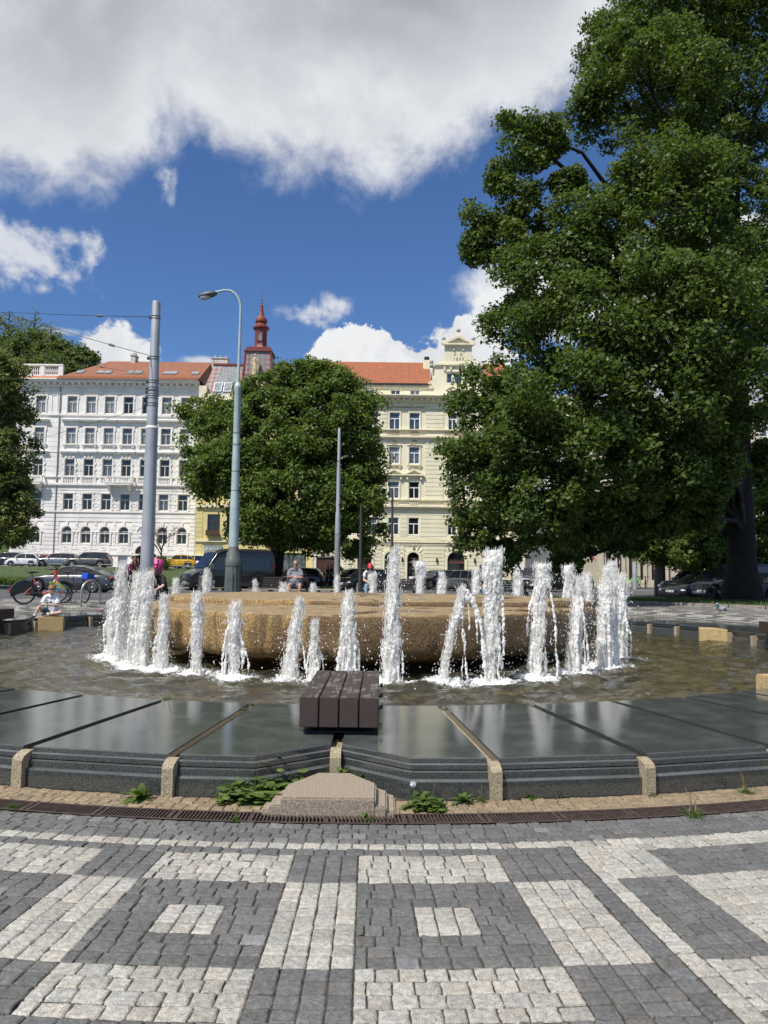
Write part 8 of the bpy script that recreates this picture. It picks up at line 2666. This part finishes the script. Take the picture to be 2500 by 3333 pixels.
# --- the person in the red cap
x = at(800, 1250, 28.5).x
J = sit(.43, .98, .07, .13, .04)
J['ell'] = J['shl'] + Vector((.05, -.02, -.28)); J['elr'] = J['shr'] + Vector((-.05, -.02, -.28)); J['wrl'] = Vector((.06, -.30, .68)); J['wrr'] = Vector((-.06, -.31, .68))
pc, hp_ = person('person in a red cap, white T-shirt and light jeans looking down at a phone', (x, 28.45, terr(x, 28.4)), R_(-3), J, SKINP,
       [('shirt', cloth('white_tshirt', (.70, .69, .67)), .55), ('trousers', cloth('light_jeans', (.22, .32, .43)), 1.95), ('shoes', cloth('white_shoe', (.6, .6, .58)))], .95, 'bob', HAIRD, (0.0, -1, -.55), cap=M('red_cap', (.55, .015, .03), .7, var=.1))
mb = MB()
for q in (-1, 1): mb.tube([J['shl' if q > 0 else 'shr'] * .78 + Vector((0, 0, .20)) * 1.0 + Vector((0, .06, .02)), lrp(J['shl' if q > 0 else 'shr'], J['chest'], .3) + Vector((0, -.10, .06)), lrp(J['chest'], J['pelvis'], .35) + Vector((q * .14, -.12, 0)), lrp(J['chest'], J['pelvis'], .6) + Vector((q * .17, .04, 0))], .022, 6)
bp = thing('backpack', 'dark backpack whose straps show on the red cap person', 'backpack', pc.location); bp.rotation_euler = pc.rotation_euler
mb.build('straps', cloth('dark_strap', (.02, .018, .02)), bp, True)
mb = MB(); mb.bbox(-.15, .15, .13, .27, .60, 1.0, .05); mb.build('pack', MATS['dark_strap'], bp, True)
ph = thing('phone', 'dark phone held by the person in the red cap', 'phone', pc.location); ph.rotation_euler = pc.rotation_euler
mb = MB(); mb.obox((0, -.36, .69), (1, 0, 0), Vector((0, .8, .5)), Vector((0, -.5, .8)), .036, .006, .075); mb.build('case', NOZ, ph)
mb = MB(); mb.obox((0, -.353, .694), (1, 0, 0), Vector((0, .8, .5)), Vector((0, -.5, .8)), .032, .001, .068); mb.build('screen', GLASSC, ph)
# --- person on the third bench
x = at(1040, 1250, 28.5).x
J = sit(.43, 1.0, .05, .13)
J['wrl'] = Vector((.08, -.30, .62)); J['wrr'] = Vector((-.10, -.30, .62))
person('person with cropped hair, dark jacket and blue jeans on the right bench', (x, 28.45, terr(x, 28.4)), R_(-12), J, SKIN2,
       [('jacket', cloth('black_jacket', (.018, .018, .022)), 1.92), ('trousers', cloth('blue_jeans', (.07, .14, .26)), 1.95), ('shoes', MATS['dark_shoe'])], 1.0, 'crop', HAIRG, (-.2, -1, -.1))
# --- the boy on the block
bl = BOYB.location
bp_ = Vector((bl.x - .04, bl.y + .06, .30))
J = dict(pelvis=(0, .08, .085), chest=(0.0, .02, .33), neck=(.01, -.03, .46), head=(.025, -.09, .575))
J.update(shl=(.125, -.02, .425), shr=(-.125, -.01, .425), ell=(.165, -.08, .255), elr=(-.185, -.06, .27), wrl=(.035, -.20, .255), wrr=(-.02, -.215, .28),
         hpl=(.075, .05, .075), hpr=(-.075, .05, .075), knl=(.27, -.17, .10), knr=(-.17, -.26, .22), anl=(-.02, -.22, .06), anr=(-.24, -.30, .02), tol=(-.11, -.25, .045), tor=(-.33, -.36, -.055))
boy, hp_ = person('young boy in white T-shirt and denim shorts sitting cross-legged on the stone block', bp_, R_(4), J, SKINP,
       [('shirt', cloth('boy_white_tshirt', (.74, .75, .78)), .80), ('shorts', cloth('denim_shorts', (.075, .11, .20)), .72), ('shoes', cloth('black_trainer', (.022, .022, .024)), SOLE)], .64, 'short', M('boy_brown_hair', (.19, .11, .055), .6, var=.4, scale=40), (.30, -1, -.42), vox=.008, child=True)
boy.scale = (1.14,) * 3
mb = MB()
for q, w_ in ((-.02, .03), (.035, .045), (.06, .03)): mb.box(q - .012, q + .012, -.155, -.142, .30, .30 + w_)
mb.build('shirt_print', EYED, boy)
for S_ in 'lr':
    an = Vector(J['an' + S_]); kn = Vector(J['kn' + S_]); mb = MB(); mb.tube([lrp(an, kn, .03), lrp(an, kn, .2)], [.034, .036], 10); mb.build('sock', MATS['white_shoe'], boy, True)
bt = thing('bottle', 'small clear bottle in the hands of the sitting boy', 'bottle', bp_); bt.scale = (1.14,) * 3
mb = MB(); mb.lathe([(.026, 0), (.028, .02), (.028, .11), (.012, .145), (.012, .16)], 12, (.01, -.262, .20)); mb.build('body', M('clear_plastic', (.25, .32, .24), .1, var=.1, spec=.9), bt, True)
mb = MB(); mb.lathe([(.014, .16), (.014, .178)], 10, (.01, -.262, .20)); mb.build('cap', NOZ, bt)
# --- the little girl crouching on the slabs
g0 = at(245, 1318, 22.6)
J = dict(pelvis=(-.12, 0, .20), chest=(.06, -.03, .34), neck=(.16, -.04, .42), head=(.25, -.06, .44))
J.update(shl=(.12, -.14, .36), shr=(.12, .08, .36), ell=(.17, -.18, .20), elr=(.2, .12, .22), wrl=(.23, -.20, .06), wrr=(.27, .10, .06), hpl=(-.12, -.07, .18), hpr=(-.12, .07, .18), knl=(.03, -.10, .07), knr=(.03, .09, .07), anl=(-.24, -.09, .05), anr=(-.24, .08, .05), tol=(-.36, -.09, .03), tor=(-.36, .08, .03))
person('small girl in pink top and jeans kneeling on the granite rim behind left jets', (g0.x, 22.5, Z_SLAB), R_(2), J, SKINP,
       [('shirt', cloth('pale_pink_top', (.62, .45, .42)), 1.85), ('trousers', cloth('dark_jeans', (.03, .05, .11)), 1.9), ('shoes', cloth('pink_shoe', (.32, .16, .17)))], .60, 'long', HAIRB, (.85, -.35, -.5), vox=.008, child=True)
# --- the woman bending down behind the jets
g1 = at(340, 1300, 22.0)
J = dict(pelvis=(.14, .05, .42), chest=(.06, -.05, .76), neck=(-.03, -.12, .95), head=(-.11, -.20, 1.06))
J.update(shl=(.17, -.10, .90), shr=(-.19, -.06, .86), ell=(.20, -.28, .66), elr=(-.27, -.20, .62), wrl=(-.04, -.34, .52), wrr=(-.30, -.40, .52), hdl=(-1, -.15, -.1), hpl=(.23, .02, .42), hpr=(.05, .02, .42), knl=(.26, -.32, .42), knr=(-.02, -.34, .42), anl=(.27, -.28, .06), anr=(-.02, -.30, .06), tol=(.28, -.44, .03), tor=(-.02, -.45, .03))
person('woman with auburn hair and black T-shirt bending forward beside the boulder', (g1.x, 22.0, Z_SLAB + .12), R_(6), J, SKINP,
       [('shirt', cloth('black_tshirt', (.014, .014, .015)), .85), ('trousers', cloth('black_trousers', (.02, .02, .022)), 1.9), ('shoes', MATS['dark_shoe'])], .98, 'bob', HAIRA, (-.75, -.6, -.62))
# --- couriers with pink bags behind the mast
PINK = M('pink_bag_fabric', (.62, .06, .26), .5, var=.12, scale=4); PINKD = M('dark_pink_fabric', (.26, .018, .10), .55, var=.15)
def stand(h=1.75, step=.0, lean=0.0):
    k = h / 1.75
    J = dict(pelvis=(0, 0, .95 * k), chest=(0, -lean * .5, 1.27 * k), neck=(0, -lean, 1.47 * k), head=(0, -lean * 1.2 - .02, 1.63 * k))
    for S_, q in (('l', 1), ('r', -1)):
        J['sh' + S_] = (q * .185 * k, -lean, 1.41 * k); J['el' + S_] = (q * .23 * k, -lean + q * step * .3, 1.13 * k); J['wr' + S_] = (q * .22 * k, -lean - .08 + q * step * .6, .88 * k)
        J['hp' + S_] = (q * .095 * k, 0, .93 * k); J['kn' + S_] = (q * .10 * k, -q * step * .5 - .03, .50 * k); J['an' + S_] = (q * .10 * k, -q * step + .02, .085 * k); J['to' + S_] = (q * .12 * k, -q * step - .14, .03)
    return J
def simple_person(label, px, d, rot, J, cl, hair, hm, skin=SKIN, group=None, face=(0, -1, -.1)):
    x = at(px, 1240, d).x
    return person(label, (x, d, terr(x, d)), rot, J, skin, cl, 1.0, hair, hm, face, vox=.016, group=group)
BLK = [('shirt', cloth('black_tshirt', (.014, .014, .015)), .9), ('trousers', MATS['black_trousers'], 1.95), ('shoes', MATS['dark_shoe'])]
simple_person('person in black standing behind the tram mast with a pink delivery backpack', 331, 31, R_(-95), stand(1.72), BLK, 'crop', HAIRD)
simple_person('person in black behind the left jets carrying a slanted pink delivery bag', 279, 32, R_(100), stand(1.66, .1, .12), BLK, 'crop', HAIRD)
def dbag(px, py, d, w_, h, label, mt, tilt):
    p = at(px, py, d)
    r = thing('delivery_bag', label, 'bag', p, 0)
    r.rotation_euler = (0, tilt, R_(12))
    mb = MB(); mb.bbox(-w_ / 2, w_ / 2, -.22, .22, -h / 2, h / 2, .05); b_ = mb.build('body', mt, r, True)
    mb = MB(); mb.bbox(-w_ / 2 - .01, w_ / 2 + .01, -.23, .23, h * .12, h * .2, .01); mb.build('flap', PINKD, r)
    mb = MB(); mb.box(-w_ * .3, w_ * .3, -.232, -.222, -h * .34, -h * .28); mb.box(-.02, .02, -.235, -.222, -h * .45, h * .45); mb.build('zip', NOZ, r)
dbag(340, 1225, 31, .42, .68, 'upright pink delivery backpack right of the tram mast', PINK, R_(8))
dbag(316, 1228, 31.4, .50, .40, 'bright pink delivery bag left of the tram mast', PINK, R_(-4))
dbag(277, 1230, 32, .62, .42, 'dark pink slanted delivery bag above the left jet cluster', PINKD, R_(-14))
simple_person('person in a black T-shirt walking past the white house door', 300, 79, R_(60), stand(1.78, .12), BLK, 'crop', HAIRD, SKIN)
simple_person('person in dark clothes walking in the shade of the maple on the left', 708, 60, R_(70), stand(1.68, .16), BLK, 'crop', HAIRD, SKIN, 'two people walking in the shade of the maple')
simple_person('taller person in dark clothes walking in the maple shade next to the pole', 716, 59, R_(75), stand(1.80, .16), BLK, 'crop', HAIRD, SKIN, 'two people walking in the shade of the maple')
x = at(1556, 1290, D0 - .9).x
J = sit(.05, 1.0, .12, .16)
for S_, q in (('l', 1), ('r', -1)): J['kn' + S_] = Vector((q * .16, -.36, .52)); J['an' + S_] = Vector((q * .16, -.66, .09)); J['to' + S_] = Vector((q * .17, -.82, .04)); J['wr' + S_] = Vector((q * .10, -.42, .58))
person('person in dark clothes sitting on the grass against the oak trunk', (x, D0 - .75, terr(x, D0 - .75) + .06), R_(-62), J, SKIN, BLK, 1.0, 'crop', HAIRD, (0, -1, -.4), vox=.014)

# ------------------------------------------------------------------ pigeon
p = ground_at(1556, 1326)
pg = thing('pigeon', 'grey pigeon standing on the paving right of the fountain', 'pigeon', (p.x, p.y, p.z + .01), R_(-150))
PGB = M('pigeon_grey', (.30, .32, .36), .7, var=.2, scale=30); PGD = M('pigeon_dark', (.06, .065, .08), .6, var=.2); PGN = M('pigeon_green', (.05, .13, .11), .35, .3, var=.3); PGF = M('pigeon_foot', (.35, .10, .08), .6)
mb = MB()
mb.tube([(-.16, 0, .115), (-.10, 0, .125), (-.02, 0, .145), (.06, 0, .165), (.10, 0, .20), (.12, 0, .245), (.125, 0, .275)], [.022, .05, .075, .078, .052, .034, .03], 12)
mb.tube([(-.15, 0, .115), (-.28, 0, .085)], [.03, .022], 8); mb.ball((.135, 0, .285), .036, 2, (1.1, .9, 1)); bd = mb.build('body', PGB, pg, True)
q = bd.modifiers.new('r', 'REMESH'); q.mode = 'VOXEL'; q.voxel_size = .008; q.use_smooth_shade = True
for s_ in (-1, 1):
    mb = MB(); mb.ball((-.05, s_ * .068, .15), .1, 2, (1.3, .22, .55), Matrix.Rotation(R_(16), 3, 'Y')); mb.build('wing', M('pigeon_wing', (.38, .40, .44), .7, var=.25, scale=30), pg, True)
    mb = MB(); mb.obox((-.09, s_ * .088, .135), Vector((1, 0, .2)).normalized(), (0, 1, 0), (0, 0, 1), .012, .004, .04); mb.obox((-.17, s_ * .05, .115), Vector((1, 0, .25)).normalized(), (0, 1, 0), (0, 0, 1), .07, .012, .012); mb.build('wing_bar', PGD, pg)
    mb = MB(); mb.tube([(.01, s_ * .03, .09), (.015, s_ * .03, .005)], .007, 5)
    for a in (-.5, 0, .5): mb.tube([(.015, s_ * .03, .006), (.05, s_ * .03 + a * .04, .004)], .004, 4)
    mb.build('leg', PGF, pg)
mb = MB(); mb.tube([(.165, 0, .283), (.195, 0, .274)], [.010, .003], 6); mb.build('beak', PGD, pg)
mb = MB(); mb.tube([(.10, 0, .20), (.12, 0, .245), (.126, 0, .268)], [.056, .038, .033], 10); mb.build('neck_feathers', PGN, pg, True)

# ================================================================== PLANTS
WEED = leaf_mat('weed_leaves', (.045, .085, .018), (.12, .18, .04), .25)
DRYG = M('dry_stem', (.16, .11, .05), .9, var=.3)
def leafquads(pts_dirs):
    return np.array(pts_dirs)
def weed(px, py, kind, size, label, rng, z=None, xy=None):
    if xy: b = Vector((*xy, z or 0))
    else:
        if z is None: b = ground_at(px, py)
        else:
            p_ = at(px, py, 1); d = p_ - Vector((0, 0, EYE)); b = Vector((0, 0, EYE)) + d * ((z - EYE) / d.z)
    r = thing('weed', label, 'weed', b, 0, 'weeds sprouting along the foot of the basin')
    Q = []
    nl = {'rosette': 30, 'tuft': 60, 'leafy': 330, 'blade': 11}[kind]
    for i in range(nl):
        a = rng.uniform(0, 2 * PI); e = rng.uniform(.25, 1.25) if kind != 'leafy' else rng.uniform(.15, 1.1)
        ln = size * rng.uniform(.55, 1.1); wd_ = ln * {'rosette': .105, 'tuft': .022, 'leafy': .20, 'blade': .10}[kind]
        o_ = Vector((rng.uniform(-1, 1), rng.uniform(-1, 1), 0)) * size * {'rosette': .06, 'tuft': .22, 'leafy': .75, 'blade': .1}[kind]
        if kind == 'leafy': ln *= rng.uniform(.16, .34); o_.z = abs(rng.gauss(0, .22)) * size
        d = Vector((math.cos(a) * math.cos(e), math.sin(a) * math.cos(e), math.sin(e))); sd_ = Vector((-math.sin(a), math.cos(a), 0))
        prev = None
        c0 = o_.copy()
        segs = 4
        for j in range(segs + 1):
            u = j / segs
            p = c0 + d * ln * u + Vector((0, 0, -ln * .45 * u * u))
            w_ = wd_ * (math.sin(PI * min(1, u * .9 + .1)) ** .7 if kind in ('rosette', 'leafy') else (1 - u * .9)) + .0008
            if j == segs: w_ = .0006
            cur = (p - sd_ * w_, p + sd_ * w_)
            if prev: Q.append([prev[0], cur[0], cur[1], prev[1]])
            prev = cur
    quads_mesh('leaves', np.array([[tuple(v) for v in q] for q in Q]), None, WEED, 4, r)
    if kind in ('tuft', 'leafy'):
        mb = MB()
        for i in range(3):
            a = rng.uniform(0, 6.28); mb.tube([(0, 0, 0), (math.cos(a) * size * .2, math.sin(a) * size * .2, size * .7), (math.cos(a) * size * .42, math.sin(a) * size * .42, size * rng.uniform(1.0, 1.5))], .0018, 4)
        mb.build('stem', DRYG, r)
    return r
wr_ = random.Random(17)
for px, py, kd, sz, lab in [(100, 1692, 'blade', .14, 'upright broad leaved weed at the second post from the left'), (148, 1697, 'rosette', .07, 'tiny weed left of the big rosette'), (305, 1725, 'rosette', .17, 'big pale green rosette left of the second post'),
                            (425, 1712, 'blade', .09, 'small upright weed right of the second post'), (478, 1718, 'tuft', .13, 'yellowish grass tuft near the dandelions'), (545, 1722, 'leafy', .23, 'dense dandelion clump at the left corner of the step'),
                            (575, 1702, 'leafy', .22, 'dandelion clump against the basin wall left of the step'), (612, 1698, 'leafy', .20, 'leafy weeds high beside the left edge of the step'), (648, 1680, 'leafy', .18, 'leafy weeds right in the corner of the notch'),
                            (752, 1688, 'leafy', .19, 'thick weed patch on the right of the notch'), (785, 1695, 'leafy', .14, 'flat weed patch above the right step edge'), (833, 1695, 'rosette', .15, 'dark rosette at the right corner of the step'),
                            (795, 1753, 'rosette', .17, 'large rosette at the front edge of the step by the drain'), (905, 1742, 'rosette', .17, 'low bushy weed on the sandy pavers right of the step'), (925, 1745, 'leafy', .12, 'leafy weed beside the bushy weed on the pavers'),
                            (1003, 1733, 'rosette', .12, 'bright rosette left of the third post'), (1147, 1724, 'rosette', .08, 'small rosette right of the third post'), (1210, 1720, 'tuft', .08, 'small grass tuft between the third and fourth post'),
                            (1497, 1763, 'tuft', .13, 'grass tuft growing out of the drain on the right'), (1405, 1718, 'tuft', .07, 'tiny tuft at the foot of the fourth post'), (1610, 1712, 'tuft', .10, 'grass tuft at the far right of the basin wall'),
                            (510, 1772, 'tuft', .06, 'short grass in the joint left of the step below the drain'), (30, 1745, 'tuft', .07, 'short grass at the left end of the drain'), (800, 1770, 'tuft', .05, 'short grass in the drain edge under the rosette'), (360, 1513, 'tuft', .10, 'grass in the slab joint near the water on the left'),
                            (545, 1525, 'tuft', .08, 'grass in the slab joint near the water left of the bench'), (460, 1716, 'rosette', .06, 'tiny plant between the second post and the dandelions'), (1040, 1732, 'tuft', .07, 'thin grass touching the third post')]:
    weed(px, py, kd, sz * 1.12, lab, wr_, 0.0 if py > 1600 else Z_SLAB - .02)
# hedge shrubs at the left, grass blades
def shrub(name, label, px0, px1, ytop, d, lm, rng, per=46, n=150, ls=.13, group=None):
    A, B = gpt(px0, d), gpt(px1, d); h = at((px0 + px1) / 2, ytop, d).z - A.z
    r = thing(name, label, 'shrub', ((A.x + B.x) / 2, d, A.z), 0, group)
    L = B.x - A.x
    C = np.stack([rng.uniform(-L / 2, L / 2, n), rng.uniform(-.9, .9, n), rng.uniform(.12, 1, n) ** .7 * h * .85], -1)
    C[:, 2] *= 1 - .35 * np.abs(C[:, 0] / (L / 2)) ** 4
    quads_mesh('foliage', leaves(C, np.full(n, .34), per, ls, rng), None, lm, 4, r)
    mb = MB()
    for i in range(12): mb.tube([(C[i, 0] * .8, 0, -.1), (C[i, 0] * .9, C[i, 1] * .5, C[i, 2] * .5), tuple(C[i])], [.03, .02, .008], 5)
    mb.build('stems', BARK, r)
    return r
sr = np.random.default_rng(12)
shrub('hedge', 'dark hedge at the left edge behind the red bicycle', -30, 78, 1248, 53, OAKL, sr, n=260)
shrub('hedge', 'low bushes behind the grey saloon on the lawn', 70, 150, 1258, 55, LINL, sr, n=130)
shrub('ivy_bush', 'ivy covered bush at the foot of the bare young tree', 334, 362, 1198, 77.5, OAKL, sr, n=90)
# bare young tree before the white house
b = gpt(346, 78)
bt_ = thing('bare_tree', 'thin bare young tree in front of the white house door', 'tree', b)
mb = MB(); rb = random.Random(6)
def branch(p, d, ln, r, lev):
    e = p + d * ln
    md = p + d * ln * .5 + Vector((rb.uniform(-1, 1), rb.uniform(-1, 1), rb.uniform(-.3, .3))) * ln * .07
    mb.tube([p, md, e], [r, r * .8, r * .6], 5, cap=False)
    if lev == 0: return
    for k in range(3 if lev > 1 else 4):
        nd = (d + Vector((rb.uniform(-1, 1), rb.uniform(-1, 1), rb.uniform(-.35, .55))) * .75).normalized()
        branch(p + (e - p) * rb.uniform(.45, 1), nd, ln * rb.uniform(.55, .8), r * .55, lev - 1)
branch(Vector((0, 0, 0)), Vector((0, 0, 1)), 2.2, .10, 0)
for k in range(5): branch(Vector((0, 0, 1.6 + .15 * k)), Vector((rb.uniform(-.8, .8), rb.uniform(-.8, .8), 1)).normalized(), 1.7, .055, 3)
mb.build('trunk', BARK, bt_)
# grass blades
def blades(name, n, fn, h, rng, mat):
    P = []
    while len(P) < n:
        x, y = fn(rng)
        if x is None: continue
        P.append((x, y, terr(x, y) + .06))
    P = np.array(P)
    a = rng.uniform(0, 2 * np.pi, n); hh = h * rng.uniform(.5, 1.3, n)
    u = np.stack([np.cos(a), np.sin(a), np.zeros(n)], -1); wv = np.stack([-np.sin(a), np.cos(a), np.zeros(n)], -1) * .008
    t1 = P + np.array([0, 0, 1]) * hh[:, None] * .6 + u * hh[:, None] * .15; t2 = P + np.array([0, 0, 1]) * hh[:, None] + u * hh[:, None] * .5
    Q = np.stack([P - wv, t1 - wv * .7, t2, t1 + wv * .7], 1)
    return tag(quads_mesh(name, Q, None, mat, 4), 'short lawn grass under the trees', 'grass', kind='stuff')
def fr_(rng):
    x, y = rng.uniform(6.7, 22), rng.uniform(20, 38.5)
    return (x, y) if kerb_side(x, y) > .12 else (None, None)
LAWNB = leaf_mat('grass_blades', (.035, .07, .012), (.09, .14, .03), .3)
o = blades('grass', 46000, fr_, .11, np.random.default_rng(2), LAWNB)
def fl_(rng): return rng.uniform(-34, -3.2), rng.uniform(51.6, 66)
o = blades('grass', 30000, fl_, .13, np.random.default_rng(3), LAWNB)
o['label'] = 'short sunlit lawn grass left of the black van'
o.scale = (1, 1, 1)
# cigarette ends and a dandelion clock, dropped on the pavers
for px, py, sz in ((558, 1710, .02), (728, 1740, .014), (875, 1718, .016), (495, 1714, .012)):
    p = ground_at(px, py); mb = MB(); mb.tube([(-sz, 0, .008), (sz, .006, .010)], .0045, 6)
    tag(mb.build('cigarette_end', LETW, None, False, p), 'white cigarette end lying on the sandy pavers', 'litter', 'cigarette ends on the pavers')
p = ground_at(1328, 0) if False else at(892, 1692, 5.3)
dc = thing('dandelion_clock', 'round white dandelion seed head before the dark granite wall', 'flower', (p.x, 5.28, 0))
mb = MB(); mb.tube([(0, 0, 0), (.005, 0, .08), (0, 0, p.z - .015)], .0018, 5); mb.build('stalk', DRYG, dc)
mb = MB(); rq = random.Random(2)
for k in range(90):
    d = Vector((rq.gauss(0, 1), rq.gauss(0, 1), rq.gauss(0, 1))).normalized(); mb.tube([Vector((0, 0, p.z)), Vector((0, 0, p.z)) + d * .022], [.0004, .0012], 3)
mb.build('seeds', LETW, dc)
